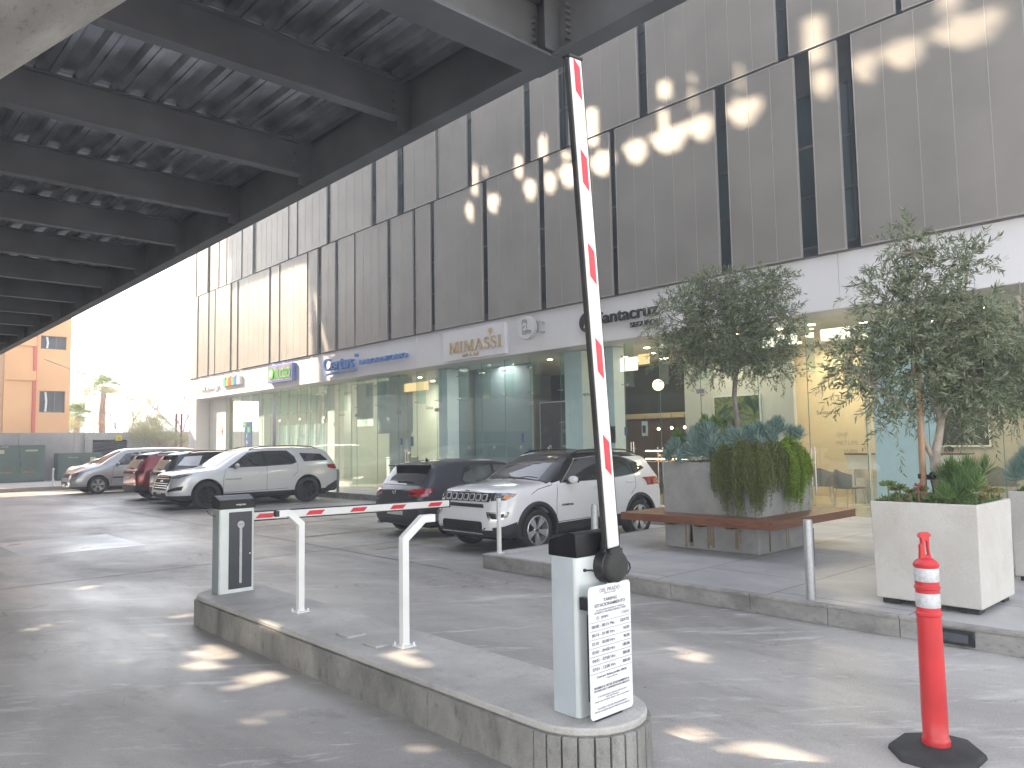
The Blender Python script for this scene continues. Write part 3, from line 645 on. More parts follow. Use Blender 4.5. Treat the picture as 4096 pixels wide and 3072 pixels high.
# ceiling downlights: lit discs with small lamps in the warm rooms
dl = [(15.0, 7.9), (15.0, 7.2), (15.6, 6.4), (16.4, 7.6), (16.4, 6.9), (17.4, 7.9), (17.4, 6.9), (15.0, 8.9), (17.6, 8.8), (15.3, 12.5), (15.3, 11.6), (16.4, 13.2), (16.4, 12.2), (17.5, 13.6), (15.2, 14.9), (15.2, 14.2), (16.2, 15.1), (16.2, 14.3), (17.2, 15.2), (15.6, 4.2), (16.6, 5.4), (17.8, 4.8), (16.5, 2.8), (15.5, 21.5), (15.5, 23.5), (16.8, 22.5), (15.6, 33.5)]
for x, y in dl:
    g = MB(); g.cyl((x, y, 3.922), (x, y, 3.929), .065, n=14); gw('downlight', g, 'down')
def lamp(name, x, y, z, power, col=(1, .87, .68), size=.5):
    l = bpy.data.lights.new(name, 'AREA'); l.energy = power*.14; l.color = col; l.shape = 'DISK'; l.size = size
    o = bpy.data.objects.new(name, l); COL.objects.link(o); o.parent = bld; o.location = Vector((x, y, z))-bld.location
lamp('downlight_lamp', 17.5, 8.1, 3.9, 95); lamp('downlight_lamp', 16.4, 6.2, 3.9, 60, (1, .9, .75), 1.); lamp('downlight_lamp', 16.6, 13, 3.9, 14); lamp('downlight_lamp', 15.2, 9.6, 3.9, 40, (1, .93, .82), 1.)
lamp('downlight_lamp', 17.4, 4.2, 3.9, 60, (1, .88, .72), 1.); lamp('downlight_lamp', 16.2, 22.5, 3.9, 110, (1, .94, .84), 1.2); lamp('downlight_lamp', 16, 28.5, 3.9, 90, (1, .95, .9), 1.); lamp('downlight_lamp', 14.9, 33.3, 3.9, 30, (1, .95, .9), 1.)
lamp('downlight_lamp', 14.9, 16.8, 3.9, 45, (.85, .93, 1), 1.)
# glowing strips imitating bright reflections high inside the glass
for y0, y1, z0, z1, m in ((11.25, 11.75, 3.3, 3.62, 'strip'), (7.25, 8.0, 3.5, 3.72, 'strip'), (6.2, 6.75, 3.5, 3.72, 'strip'), (5.1, 5.7, 3.52, 3.74, 'strip'), (19.6, 20.9, 3.35, 3.62, 'orangestrip'), (10.9, 11.2, 3.42, 3.66, 'orangestrip')):
    g = MB(); g.box(14.42, 14.46, y0, y1, z0, z1); gw('reflection_strip', g, m, smooth=0)
# writing on the glass
text('NUCLEO', (14.12, 24.35, 2.72), .06, FRX, 'black', 'glass_lettering', bld, w=.42)
text('Certus', (14.12, 19.1, 2.75), .1, FRX, 'black', 'glass_lettering', bld, w=.36)
text('MIMASSI', (14.12, 12.55, 2.78), .075, FRX, 'black', 'glass_lettering', bld, w=.34)
text('Santacruz', (14.12, 6.55, 2.1), .075, FRX, 'black', 'glass_lettering', bld, w=.42)
text('Memora', (14.12, 31.6, 2.75), .1, FRX, 'black', 'glass_lettering', bld, w=.55)
for s_, y, z in (('GNP', 7.35, 1.68), ('VUMI', 7.2, 1.32), ('METLIFE', 7.25, 1.5)): text(s_, (16.5, y, z), .09, FRX, 'seamL', 'glass_lettering', bld)
for y in (18.3, 17.2, 16.1, 15.0, 13.9): text('M', (14.13, y, 1.5), .1, FRX, 'white', 'glass_lettering', bld, w=.075)
text('FAR', (14.2, 33.2, 2.2), .01, FRX, 'white', 'glass_lettering', bld)

# -------- free-standing things inside the shops
t = thing('pharmacy_banner', 'tall dark blue banner with white vertical letters behind the pharmacy glass', 'banner', (14.5, 33.1, .2))
g = MB(); g.box(14.45, 14.49, 32.75, 33.5, .2, 2.75); build('cloth', g, 'navy', t, world=True, smooth=0)
for i, ch in enumerate('FARMACIA'): text(ch, (14.44, 33.22, 2.12-.27*i), .2, FRX, 'white', 'lettering', t, bold=.02)
for y, z in ((32.95, 2.62), (32.5, 2.38)):
    g = MB(); g.box(14.2, 14.22, y-.16, y+.16, z-.12, z+.12); tt = tag(build('exit_sign', g, 'exitgreen', loc=(14.2, y, z), world=True, smooth=0), 'small green exit sign on the pharmacy glass, '+('upper one with an arrow' if z > 2.5 else 'lower one with a running figure'), 'exit sign', 'green exit signs')
    g = MB()
    if z > 2.5: g.box(14.19, 14.199, y-.1, y+.1, z-.015, z+.015); g.prism([(y+.1, z-.05), (y+.1, z+.05), (y+.14, z)], 14.19, 14.199, 0)
    else: g.ball((14.195, y+.02, z+.07), .02, 5); g.obox((14.195, y, z), (1, 0, 0), (0, .5, .8), (0, .8, -.5), .004, .05, .014); g.obox((14.195, y+.03, z-.05), (1, 0, 0), (0, .8, -.5), (0, .5, .8), .004, .045, .01); g.obox((14.195, y-.04, z-.06), (1, 0, 0), (0, .3, .9), (0, .9, -.3), .004, .045, .01)
    build('pictogram', g, 'white', tt, world=True, smooth=0)
t = thing('product_bottle', 'large white supplement bottle display in front of the blue pharmacy graphic', 'bottle', (14.22, 35.1, 1.9))
g = MB(); g.lathe([(0, 2.2), (.16, 2.2), (.17, 2.24), (.17, 2.72), (.12, 2.84), (.12, 2.86)], (14.24, 35.2, 0), 20); build('jar', g, 'white', t, world=True)
g = MB(); g.lathe([(.13, 2.86), (.13, 2.97), (.12, 2.98), (0, 2.98)], (14.24, 35.2, 0), 20); build('lid', g, 'intwall', t, world=True)
g = MB(); g.lathe([(.173, 2.3), (.173, 2.42)], (14.24, 35.2, 0), 20); build('label_band', g, 'orangep', t, world=True)
def painting(nm, label, x, y0, y1, z0, z1, m):
    t = thing(nm, label, 'painting', (x, (y0+y1)/2, z0)); g = MB(); g.box(x-.03, x-.025, y0, y1, z0, z1); build('canvas', g, m, t, world=True, smooth=0)
    g = MB(); f = .035
    for a, b, c, d in ((y0-f, y1+f, z0-f, z0), (y0-f, y1+f, z1, z1+f), (y0-f, y0, z0, z1), (y1, y1+f, z0, z1)): g.box(x-.04, x, a, b, c, d)
    build('frame', g, 'mullion', t, world=True, smooth=0)
painting('landscape_painting', 'framed painting of a garden path with green trees on the pale inner wall', 15.98, 8.98, 10.15, 1.2, 2.62, 'land1')
painting('landscape_painting', 'framed very dark green painting behind the reception desk', 18.88, 5.2, 6.75, 1.4, 2.33, 'land2')
painting('poster_painting', 'tall dark botanical wall picture inside the cafe', 17.8, 16.0, 17.9, 1.2, 2.9, 'land2')
t = thing('reception_desk', 'white panelled reception desk with a thin brown top behind the glass', 'desk', (17, 6.3, .18))
g = MB(); g.box(17, 17.1, 5.15, 7.5, .92, 1.235)
for k in range(10): g.box(16.994, 17.0, 5.15+k*.235+.002, 5.15+(k+1)*.235-.002, .925, 1.23)
g.box(17.1, 17.7, 5.2, 5.25, .18, 1.2); g.box(17.1, 17.7, 7.4, 7.45, .18, 1.2); build('counter_front', g, 'fasc2', t, world=True, smooth=0)
g = MB(); g.box(16.98, 17.5, 5.1, 7.55, 1.236, 1.262); build('top', g, 'brownwood', t, world=True, smooth=0)
g = MB(); g.box(17.05, 17.15, 5.3, 7.35, .18, .72); build('lower_panel', g, 'intwall', t, world=True, smooth=0)
def chair(label, x, y, rz):
    t = thing('lounge_chair', label, 'chair', (x, y, .18), rz, 'moulded chairs in the waiting room')
    g = MB(); g.prism(rrect(-.25, .25, -.24, .24, .1), .40, .44, 2); build('seat', g, 'chairgrey', t, bevel=.01)
    g = MB(); pr = []
    for i in range(13): a = -1.15+2.3*i/12; pr.append((.27*cos(a), .27*sin(a)))
    g.add([(p[0]*k, p[1]*k, z-(.12*abs(p[1])/.27 if z > .6 else 0)) for k, zs in ((1, (.43, .80)), (1.08, (.43, .80))) for z in zs for p in pr], [(i, i+1, 13+i+1, 13+i) for i in range(12)]+[(26+i, 26+i+1, 39+i+1, 39+i) for i in range(12)]+[(13+i, 14+i, 40+i, 39+i) for i in range(12)])
    build('backrest', g, 'chairgrey', t, smooth=60)
    for a in (-1, 1):
        for b in (-1, 1): g = MB(); g.cyl((a*.18, b*.17, .4), (a*.23, b*.22, 0), .013, .009, n=8); build('leg', g, 'alu', t)
    return t
chair('grey moulded chair left of the reception desk behind the glass', 15.7, 6.9, 2.6); chair('grey moulded chair furthest left by the tan wall', 16.2, 7.7, 3.4); chair('dark rounded chair at the right end of the reception desk', 18.0, 4.75, 3.1)
# receptionist seated behind the desk: one continuous body
t = thing('person', 'seated receptionist with short dark hair, head just above the desk', 'person', (18.05, 5.75, .18))
bm = bmesh.new(); jo = dict(pel=(18.2, 5.75, .68, .15), wai=(18.17, 5.75, .85, .13), che=(18.1, 5.75, 1.0, .15), nec=(18.05, 5.75, 1.14, .055), nk2=(18.03, 5.75, 1.19, .055), hd=(18.02, 5.75, 1.27, .085), tp=(18.03, 5.75, 1.33, .08),
    sl=(18.08, 5.93, 1.05, .06), sr=(18.08, 5.57, 1.05, .06), el=(17.95, 5.98, .88, .045), er=(17.95, 5.52, .88, .045), hl=(17.78, 5.9, .93, .033), hr=(17.78, 5.6, .93, .033), fl=(17.7, 5.88, .93, .02), fr=(17.7, 5.62, .93, .02),
    tl=(18.15, 5.85, .64, .09), kl=(17.78, 5.87, .64, .07), al=(17.8, 5.87, .26, .045), tr_=(18.15, 5.65, .64, .09), kr=(17.78, 5.63, .64, .07), ar=(17.8, 5.63, .26, .045))
vv = {}; lay = None
me = bpy.data.meshes.new('body'); ks = list(jo); ed = [('pel', 'wai'), ('wai', 'che'), ('che', 'nec'), ('nec', 'nk2'), ('nk2', 'hd'), ('hd', 'tp'), ('che', 'sl'), ('sl', 'el'), ('el', 'hl'), ('hl', 'fl'), ('che', 'sr'), ('sr', 'er'), ('er', 'hr'), ('hr', 'fr'), ('pel', 'tl'), ('tl', 'kl'), ('kl', 'al'), ('pel', 'tr_'), ('tr_', 'kr'), ('kr', 'ar')]
me.from_pydata([Vector(jo[k][:3])-t.location for k in ks], [(ks.index(a), ks.index(b)) for a, b in ed], [])
o = bpy.data.objects.new('body', me); COL.objects.link(o); sk_ = o.modifiers.new('skin', 'SKIN')
for i, k in enumerate(ks): me.skin_vertices[0].data[i].radius = (jo[k][3],)*2
me.skin_vertices[0].data[0].use_root = True; ss = o.modifiers.new('sub', 'SUBSURF'); ss.levels = ss.render_levels = 2
bpy.context.view_layer.update(); m2 = bpy.data.meshes.new_from_object(o.evaluated_get(bpy.context.evaluated_depsgraph_get())); bpy.data.objects.remove(o)
finish('body', m2, 'skin', t)
g = MB(); g.ball((18.04, 5.75, 1.315), .098, 8, (1.05, .92, .82)); build('hair', g, 'hairm', t, world=True)
# cafe lamps
for x, y, z, r, lb in ((17.5, 12.92, 3.17, .16, 'glowing round globe lamp hanging left of the tree crown'), (17.5, 14.55, 3.72, .17, 'glowing round globe lamp hanging just right of the raised arm')):
    t = thing('globe_lamp', lb, 'lamp', (x, y, z), 0, 'globe lamps in the cafe'); g = MB(); g.ball((0, 0, 0), r, 10); build('globe', g, 'globe', t)
    g = MB(); g.cyl((0, 0, r*.9), (0, 0, 3.9-z if 3.9-z > r else r+.02), .006, n=6); build('cord', g, 'black', t)
for i, (y, z) in enumerate(((13.42, 1.95), (12.95, 1.94), (12.51, 1.96), (12.08, 1.96))):
    t = thing('pendant_bulb', ('first', 'second', 'third', 'last')[i]+' small lit pendant bulb counted from the left over the cafe counter', 'lamp', (17.5, y, z), 0, 'pendant bulbs over the counter')
    g = MB(); g.ball((0, 0, 0), .035, 6); build('bulb', g, 'lampglow', t); g = MB(); g.cyl((0, 0, .03), (0, 0, .38), .01, .006, n=6); build('cord', g, 'black', t)
t = thing('cafe_counter', 'cafe counter with a lit glass pastry display behind the white car', 'counter', (17.3, 12.5, .18))
g = MB(); g.box(17.1, 17.8, 11.3, 14.0, .18, 1.0); build('counter_body', g, 'brownwall', t, world=True, smooth=0)
g = MB(); g.box(17.08, 17.82, 11.28, 14.02, 1.0, 1.04); build('counter_top', g, 'brownwood', t, world=True)
g = MB(); g.box(17.15, 17.75, 11.5, 13.2, 1.34, 1.36); build('display_top', g, 'glass2', t, world=True); 
for z in (1.1, 1.32): g = MB(); g.box(17.2, 17.22, 11.5, 13.2, z, z+.02); build('light_strip', g, 'lampglow', t, world=True)
rr = random.Random(3); g = MB()
for i in range(26): g.ball((17.3+rr.random()*.3, 11.6+rr.random()*1.5, rr.choice([1.06, 1.2])), .035, 5, (1, 1.4, .7))
build('pastries', g, 'orangep', t, world=True)
t = thing('rollup_banner', 'dark brown cafe roll-up banner with gold lettering behind the glass', 'banner', (14.6, 13.6, .2))
g = MB(); g.box(14.58, 14.59, 13.2, 13.98, .2, 2.13); build('cloth', g, 'brownp', t, world=True, smooth=0)
g = MB(); g.cyl((14.585, 13.19, 2.14), (14.585, 13.99, 2.14), .012, n=8); build('top_rail', g, 'alu', t, world=True)
text('MIMASSI', (14.575, 13.59, 1.9), .11, FRX, 'gold', 'lettering', t, w=.52); text('YA ESTAMOS', (14.575, 13.59, 1.51), .07, FRX, 'white', 'lettering', t, w=.56)
for x, y, z, w_, h_, m, lb, nm in ((15.0, 13.55, 1.9, .12, .42, 'posterA', 'green food poster on the cafe glass right of the raised arm', 'poster'), (14.3, 11.95, 1.78, .18, .4, 'posterB', 'small food poster pair beside the raised barrier arm', 'poster'), (14.3, 10.98, 1.9, .17, .34, 'white', 'white sheet with a dark cup picture on the cafe glass', 'poster'), (14.25, 11.5, 1.85, .08, .2, 'bluep', 'narrow blue and white sticker on the cafe glass', 'sticker'), (14.2, 15.0, 1.75, .09, .26, 'bluep', 'narrow blue sticker above the dark car roof', 'sticker'), (14.2, 14.7, 1.35, .22, .2, 'bluep', 'blue and white sticker just above the white car', 'sticker'), (14.2, 20.75, 1.72, .1, .22, 'bluep', 'narrow blue sticker left of the laboratory door', 'sticker'), (14.2, 20.45, 1.62, .16, .32, 'white', 'white notice sheet by the laboratory door', 'notice'), (14.2, 20.15, 1.72, .14, .3, 'bluep', 'purple blue notice beside the laboratory door handle', 'notice')):
    g = MB(); g.box(x, x+.006, y-w_/2, y+w_/2, z-h_/2, z+h_/2); tag(build(nm, g, m, loc=(x, y, z), world=True, smooth=0), lb, 'poster' if nm == 'poster' else 'sign')
g = MB(); g.cyl((14.28, 10.98, 1.8), (14.28, 10.98, 1.97), .035, .042, n=12); tag(build('printed_cup', g, 'black', loc=(14.28, 10.98, 1.8), world=True), 'black cup picture in relief on the white sheet', 'picture')
t = thing('laboratory_desk', 'white laboratory reception desk behind the tall glass left of the dark car', 'desk', (15.4, 22.2, .18))
g = MB(); g.box(15.1, 15.7, 21.9, 23.0, .18, 1.15); build('body', g, 'fasc2', t, world=True, bevel=.01); g = MB(); g.box(15.08, 15.72, 21.88, 23.02, 1.151, 1.19); build('top', g, 'mullion', t, world=True)

# ================================================================ SIGNS ON THE FASCIA
def sgn(nm, label, y, z): return thing(nm, label, 'sign', (13.48, y, z))
t = sgn('pharmacy_sign', 'white raised letters reading FARMACIA at the far end of the fascia', 35.1, 4.42)
text('FARMACIA', (13.38, 35.12, 4.41), .27, FRX, 'white', 'lettering', t, w=2.25, depth=.06, bold=.015)
g = MB()
for i in range(8): g.cyl((13.41, 36.1-i*.28, 4.4), (13.5, 36.1-i*.28, 4.4), .008, n=6)
build('stand_off', g, 'alu', t, world=True)
t = sgn('coloured_bottle_sign', 'row of coloured bottle shapes beside the white pharmacy letters', 32.5, 4.46)
cols = ['white', 'tealp', 'orangep', 'redp', 'greenp', 'bluep', 'mullion']
for i, m in enumerate(cols):
    y = 33.36-i*.285; g = MB(); w_ = .12
    pr = [(y-w_, 4.3), (y+w_, 4.3), (y+w_, 4.56), (y+w_*.45, 4.64), (y+w_*.45, 4.7), (y-w_*.45, 4.7), (y-w_*.45, 4.64), (y-w_, 4.56)] if i % 2 else [(y-w_, 4.3), (y+w_, 4.3), (y+w_, 4.66), (y-w_, 4.66)]
    g.prism(pr, 13.34, 13.5, 0); build('bottle_shape', g, m, t, world=True, smooth=0)
t = sgn('lab_box_sign', 'blue framed box sign reading NUCLEO in green letters', 27.7, 4.45)
g = MB(); g.box(13.32, 13.5, 26.67, 28.78, 4.12, 4.79); build('box', g, 'bluep2', t, world=True, bevel=.005)
g = MB(); g.box(13.305, 13.318, 26.75, 28.7, 4.18, 4.73); build('face', g, 'darkface', t, world=True, smooth=0)
text('NUCLEO', (13.28, 27.42, 4.44), .36, FRX, 'greenp', 'lettering', t, w=1.25, depth=.01, bold=.0)
g = MB(); g.prism([(28.35+.24*cos(a), 4.48+.24*sin(a)) for a in [2*pi*k/5+.3 for k in range(5)]], 13.27, 13.3, 0); build('emblem', g, 'greenp', t, world=True, smooth=0)
g = MB(); g.cyl((13.262, 28.35, 4.48), (13.271, 28.35, 4.48), .12, n=18); build('emblem_ring', g, 'white', t, world=True)
t = sgn('laboratory_sign', 'blue raised letters reading Certus LABORATORIO with an underline swoosh', 21.8, 4.4)
text('Certus', (13.36, 23.3, 4.46), .44, FRX, 'bluelet', 'lettering', t, w=2.0, depth=.1, bold=.006)
g = MB(); g.cyl((13.33, 22.15, 4.62), (13.44, 22.15, 4.62), .06, n=16); build('dot', g, 'bluelet', t, world=True)
text('LABORATORIO', (13.38, 20.55, 4.36), .155, FRX, 'bluelet', 'lettering', t, w=2.7, depth=.1, bold=.004)
g = MB(); q = [(24.3-2.15*i/14, 4.09+.07*sin(pi*i/14*.75)) for i in range(15)]
g.prism([(a, b+.03+.015*sin(pi*i/14)) for i, (a, b) in enumerate(q)]+[(a, b-.02) for a, b in q[::-1]], 13.34, 13.42, 0); build('swoosh', g, 'bluelet', t, world=True, smooth=0)
# stencil serif letters: thick and hairline strokes
def serif(g, s, y0, z0, h, wds, x0, x1):
    y = y0
    def st(pts): g.prism([(y-a*w, z0+b*h) for a, b in pts], x0, x1, 0)
    for ch, w in zip(s, wds):
        if ch == 'M': st([(.02, 0), (.26, 0), (.26, .03), (.18, .05), (.16, .9), (.12, .9), (.1, .05), (.02, .03)]); st([(.06, 1), (.3, 1), (.62, .12), (.5, .02)]); st([(.52, .12), (.56, .04), (.84, .98), (.78, .98)]); st([(.76, .95), (.76, .04), (.68, .03), (.68, 0), (1.02, 0), (1.02, .03), (.94, .04), (.94, 1), (.76, 1)])
        if ch == 'I': st([(.1, 0), (.9, 0), (.9, .04), (.7, .05), (.7, .95), (.9, .96), (.9, 1), (.1, 1), (.1, .96), (.3, .95), (.3, .05), (.1, .04)])
        if ch == 'A': st([(0, 0), (.26, 0), (.26, .03), (.17, .05), (.5, .86), (.45, .95), (.1, .05), (0, .03)]); st([(.38, 1), (.56, 1), (.98, .04), (1.02, 0), (.66, 0), (.72, .05), (.42, .88)]); st([(.3, .3), (.62, .3), (.62, .34), (.3, .34)])
        if ch == 'S': st([(.1, .7), (.2, .55), (.8, .3), (.86, .2), (.96, .3), (.9, .46), (.4, .66), (.24, .82), (.12, .85)]); st([(.12, .85), (.24, .98), (.5, 1.02), (.78, .98), (.86, .76), (.82, .76), (.7, .92), (.45, .98), (.3, .93), (.22, .82)]); st([(.1, .26), (.14, .26), (.28, .08), (.5, .03), (.74, .07), (.86, .2), (.96, .28), (.84, .03), (.55, -.02), (.2, .02)])
        y -= w+.03
t = sgn('cafe_sign', 'white rectangular cafe sign with gold serif lettering and a small bud emblem', 16.1, 4.4)
g = MB(); g.box(13.40, 13.5, 14.78, 17.45, 3.98, 4.815); build('board', g, 'fascia', t, world=True, bevel=.004)
g = MB(); serif(g, 'MIMASSI', 17.15, 4.18, .31, [.44, .17, .44, .36, .25, .25, .17], 13.375, 13.397); build('lettering', g, 'gold', t, world=True, smooth=0)
text('café & deli', (13.39, 16.2, 4.085), .095, FRX, 'gold', 'lettering', t, w=.72, depth=.015, bold=.02)
g = MB(); g.tube([(13.39, 15.35, 4.5), (13.39, 15.34, 4.6)], .008, n=5)
for k in (-1, 0, 1):
    pr = [(15.34+k*.05+.045*sin(2*pi*i/14)*(1 if k else .8), 4.655+.06*cos(2*pi*i/14)) for i in range(14)]; g.tube([(13.388, a, b) for a, b in pr+[pr[0]]], .007, n=5, cap=False)
build('bud_emblem', g, 'gold', t, world=True)
t = sgn('round_cafe_sign', 'round white projecting sign with a line drawing of a cup and croissant', 13.7, 4.5)
g = MB(); c = (13.36, 13.72, 4.5); g.cyl((13.15, 13.72, 4.5), (13.27, 13.72, 4.5), .30, n=40); build('drum', g, 'soffit', t, world=True, bevel=.008)
g = MB(); g.cyl((13.14, 13.72, 4.5), (13.1495, 13.72, 4.5), .285, n=40); build('face', g, 'white', t, world=True)
g = MB()
for z in (4.38, 4.62): g.box(13.24, 13.5, 13.38, 13.42, z-.025, z+.025)
g.box(13.27, 13.3, 13.38, 13.72, 4.4, 4.6); build('bracket', g, 'alu', t, world=True)
g = MB()
def ln(pts, r=.006): g.tube([(13.136, 13.72-a, 4.5+b) for a, b in pts], r, n=4)
ln([(-.12, .13), (-.1, -.15), (.0, -.15)]); ln([(.06, .13), (.045, -.02)]); ln([(-.13, .13), (.07, .13)]); ln([(-.11, .17), (-.12, .13)]); ln([(.05, .17), (.06, .13)])
ln([(-.11+.16*i/8, .18+.025*sin(2*pi*i/8)) for i in range(9)]); ln([(-.03+.08*cos(a), .185+.022*sin(a)) for a in [2*pi*i/12 for i in range(13)]])
for k in range(5): cx = -.03+.05*k; ln([(cx+.033*cos(a), -.13+(.05+.012*(2-abs(2-k)))*sin(a)) for a in [pi*i/8 for i in range(9)]])
ln([(-.08, -.165), (.2, -.155)]); ln([(.2, -.155), (.21, -.1), (.17, -.09)]); ln([(-.07, .0), (-.06, .05), (-.05, .0)], .005); ln([(-.035, .02), (-.03, .07)], .005)
build('line_drawing', g, 'seamD', t, world=True)
t = sgn('insurance_sign', 'black raised letters reading Santacruz SEGUROS with a black disc', 11, 4.45)
text('Santacruz', (13.42, 10.72, 4.48), .29, FRX, 'blacklet', 'lettering', t, w=1.75, depth=.05, bold=.012)
text('SEGUROS', (13.42, 10.23, 4.20), .115, FRX, 'blacklet', 'lettering', t, w=.77, depth=.04, bold=.01)
g = MB(); g.cyl((13.40, 11.9, 4.43), (13.47, 11.9, 4.43), .235, n=36); build('disc', g, 'blacklet', t, world=True)
g = MB(); g.tube([(13.392, 11.98, 4.3), (13.392, 11.93, 4.38), (13.392, 11.92, 4.5), (13.392, 11.86, 4.56), (13.392, 11.8, 4.5)], [.012, .02, .02, .02, .01], n=6); build('disc_figure', g, 'white', t, world=True)
# ================================================================ BARRIERS, POSTS, BOLLARDS
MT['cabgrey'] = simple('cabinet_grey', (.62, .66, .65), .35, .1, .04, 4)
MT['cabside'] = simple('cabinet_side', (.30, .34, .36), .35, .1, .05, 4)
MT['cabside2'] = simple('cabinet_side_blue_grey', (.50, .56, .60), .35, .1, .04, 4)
MT['cabdoor'] = simple('cabinet_door', (.030, .036, .05), .35, 0, .1)
MT['lid'] = simple('lid_black', (.010, .010, .012), .35, 0, .15, 6, spec=.3)
MT['redrefl'] = simple('red_reflective', (.72, .03, .05), .35, 0, .06, 20)
MT['armwhite'] = simple('arm_white', (.78, .77, .75), .3, 0, .03)
def cabinet(x0, y0, name, label, front):
    """front=-1: door towards -Y"""
    t = thing(name, label, 'barrier', (x0+.17, y0+.095, .262)); Wd, D = .34, .19
    y1 = y0+D; ol = rrect(x0, x0+Wd, y0, y1, .022, 3)
    g = MB(); g.prism(ol, .265, 1.05, 2); build('housing', g, 'cabgrey', t, world=True, smooth=50)
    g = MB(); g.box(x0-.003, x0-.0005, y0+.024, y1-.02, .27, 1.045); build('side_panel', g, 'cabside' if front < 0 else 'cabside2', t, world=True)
    # lid: rounded outline, top falls in a curve to the front
    g = MB(); e = .004; pr = []
    yf, yb = (y0-e, y1+e) if front < 0 else (y1+e, y0-e); s_ = 1 if front < 0 else -1
    pr = [(yf, 1.051), (yf, 1.128), (yf+s_*.012, 1.137), (yf+s_*.04, 1.143), (yf+s_*.08, 1.155), (yf+s_*.12, 1.170), (yf+s_*.15, 1.176), (yb-s_*.01, 1.172), (yb, 1.165), (yb, 1.051)]
    g.prism(pr, x0-e, x0+Wd+e, 0); build('lid', g, 'lid', t, world=True, smooth=35, bevel=.008)
    yy = y0 if front < 0 else y1
    g = MB(); g.box(x0+.085, x0+.31, yy+front*.004, yy+front*.0005, .30, 1.02); build('door', g, 'cabdoor', t, world=True, bevel=.001)
    if front < 0:
        g = MB(); g.prism([(x0+.2+.012*cos(a), .36+.012*sin(a)) for a in [pi+pi*i/8 for i in range(9)]]+[(x0+.212, .865)]+[(x0+.2+.035*cos(a), .9+.035*sin(a)) for a in [-1.2+(2*pi-.75)*i/18 for i in range(19)]]+[(x0+.188, .865)], y0-.0075, y0-.0045, 1)
        build('keyhole_strip', g, 'alu', t, world=True, smooth=0)
        g = MB(); g.cyl((x0+.288, y0-.013, .62), (x0+.288, y0-.003, .62), .008, n=12); build('lock', g, 'chrome', t, world=True)
        text('WEJOIN', (x0+.195, y0-.012, 1.087), .017, FRY, 'white', 'logo_lettering', t, w=.095, bold=.02)
        text('WEJOIN', (x0+.2, y0-.009, .9), .009, FRY, 'cabdoor', 'logo_lettering', t, w=.05)
        g = MB(); g.box(x0+.09, x0+.3, y0-.0065, y0-.0045, 1.062, 1.112); build('lid_panel', g, 'lid', t, world=True)
    return t
def arm(t, base, dirv, nrm, L, wd=.095, th=.045, first=.12):
    """boom with red reflective bands; nrm is the banded face's direction"""
    b, d, n = Vector(base), Vector(dirv).normalized(), Vector(nrm).normalized(); s_ = d.cross(n).normalized()
    g = MB(); g.obox(b+d*L/2, d, s_, n, L/2, wd/2-.006, th/2); build('boom', g, 'armwhite', t, world=True, bevel=.008)
    g = MB()
    for k in (-1, 1): g.obox(b+d*L/2+s_*k*(wd/2-.002), d, s_, n, L/2, .008, th/2-.008)
    build('rubber_edge', g, 'rubber', t, world=True, bevel=.004)
    g = MB(); g.obox(b+d*(L+.008), d, s_, n, .008, wd/2+.004, th/2+.003); build('end_cap', g, 'black', t, world=True, bevel=.004)
    return b, d, n, s_, th
def bands(t, A, ks, ln=.24, w=.05, sh=.025, name='red_band', slant=1):
    b, d, n, s_, th = A
    for k in ks:
        g = MB(); c = b+d*k+n*(th/2+.001)
        q = [c-d*ln/2-d*sh*slant-s_*w/2, c+d*ln/2-d*sh*slant-s_*w/2, c+d*ln/2+d*sh*slant+s_*w/2, c-d*ln/2+d*sh*slant+s_*w/2]
        g.add(q+[p+n*.0008 for p in q], [(0, 1, 2, 3), (4, 5, 6, 7), (0, 1, 5, 4), (1, 2, 6, 5), (2, 3, 7, 6), (3, 0, 4, 7)]); build(name, g, 'redrefl', t, world=True, smooth=0)
t1 = cabinet(2.877, 7.2, 'parking_barrier', 'far parking barrier cabinet with dark door and lowered red and white arm', -1)
A = arm(t1, (3.05, 7.43, .95), (1, 0, -.014), (0, -1, 0), 2.715, wd=.088)
bands(t1, A, [.375, .925, 1.45, 1.97, 2.50], ln=.18, w=.045, sh=.022, slant=-1)
g = MB(); g.cyl((3.05, 7.395, .955), (3.05, 7.47, .955), .085, n=28); build('pivot_disc', g, 'black', t1, world=True, bevel=.008)
g = MB(); g.tube([(2.875, 7.3, .985), (2.86, 7.35, .99), (2.845, 7.4, 1.01), (2.85, 7.45, 1.03)], .004, n=6); build('cable', g, 'black', t1, world=True)
t2 = cabinet(2.867, 2.655, 'parking_barrier', 'near parking barrier cabinet with black pivot disc and raised red and white arm', 1)
A = arm(t2, (3.075, 2.60, 1.09), (-.08, 0, 1), (0, -1, 0), 2.55, wd=.1, th=.045)
bands(t2, A, [.476, .977, 1.47, 1.96, 2.44], ln=.175, w=.045, sh=.022, slant=-1)
g = MB(); g.lathe([(.0, -.014), (.055, -.014), (.070, -.008), (.080, .004), (.082, .018), (.082, .03), (.0, .03)], (3.08, 2.56, .995), 36, axis=1)
g.prism([(3.035, 1.03), (3.125, 1.03), (3.12, 1.085), (3.03, 1.085)], 2.562, 2.577, 1); build('pivot_disc', g, 'rubber', t2, world=True, smooth=45)
g = MB(); g.cyl((3.08, 2.591, .995), (3.08, 2.66, .995), .088, n=36); g.box(3.03, 3.135, 2.6, 2.64, 1.0, 1.12); build('pivot_housing', g, 'black', t2, world=True, bevel=.006)
g = MB(); g.cyl((2.925, 2.645, .985), (2.925, 2.656, .985), .008, n=12); g.tube([(2.925, 2.645, .985), (2.96, 2.635, .983), (3.0, 2.62, .965), (3.03, 2.60, .935), (3.02, 2.6, .91)], .0045, n=6)
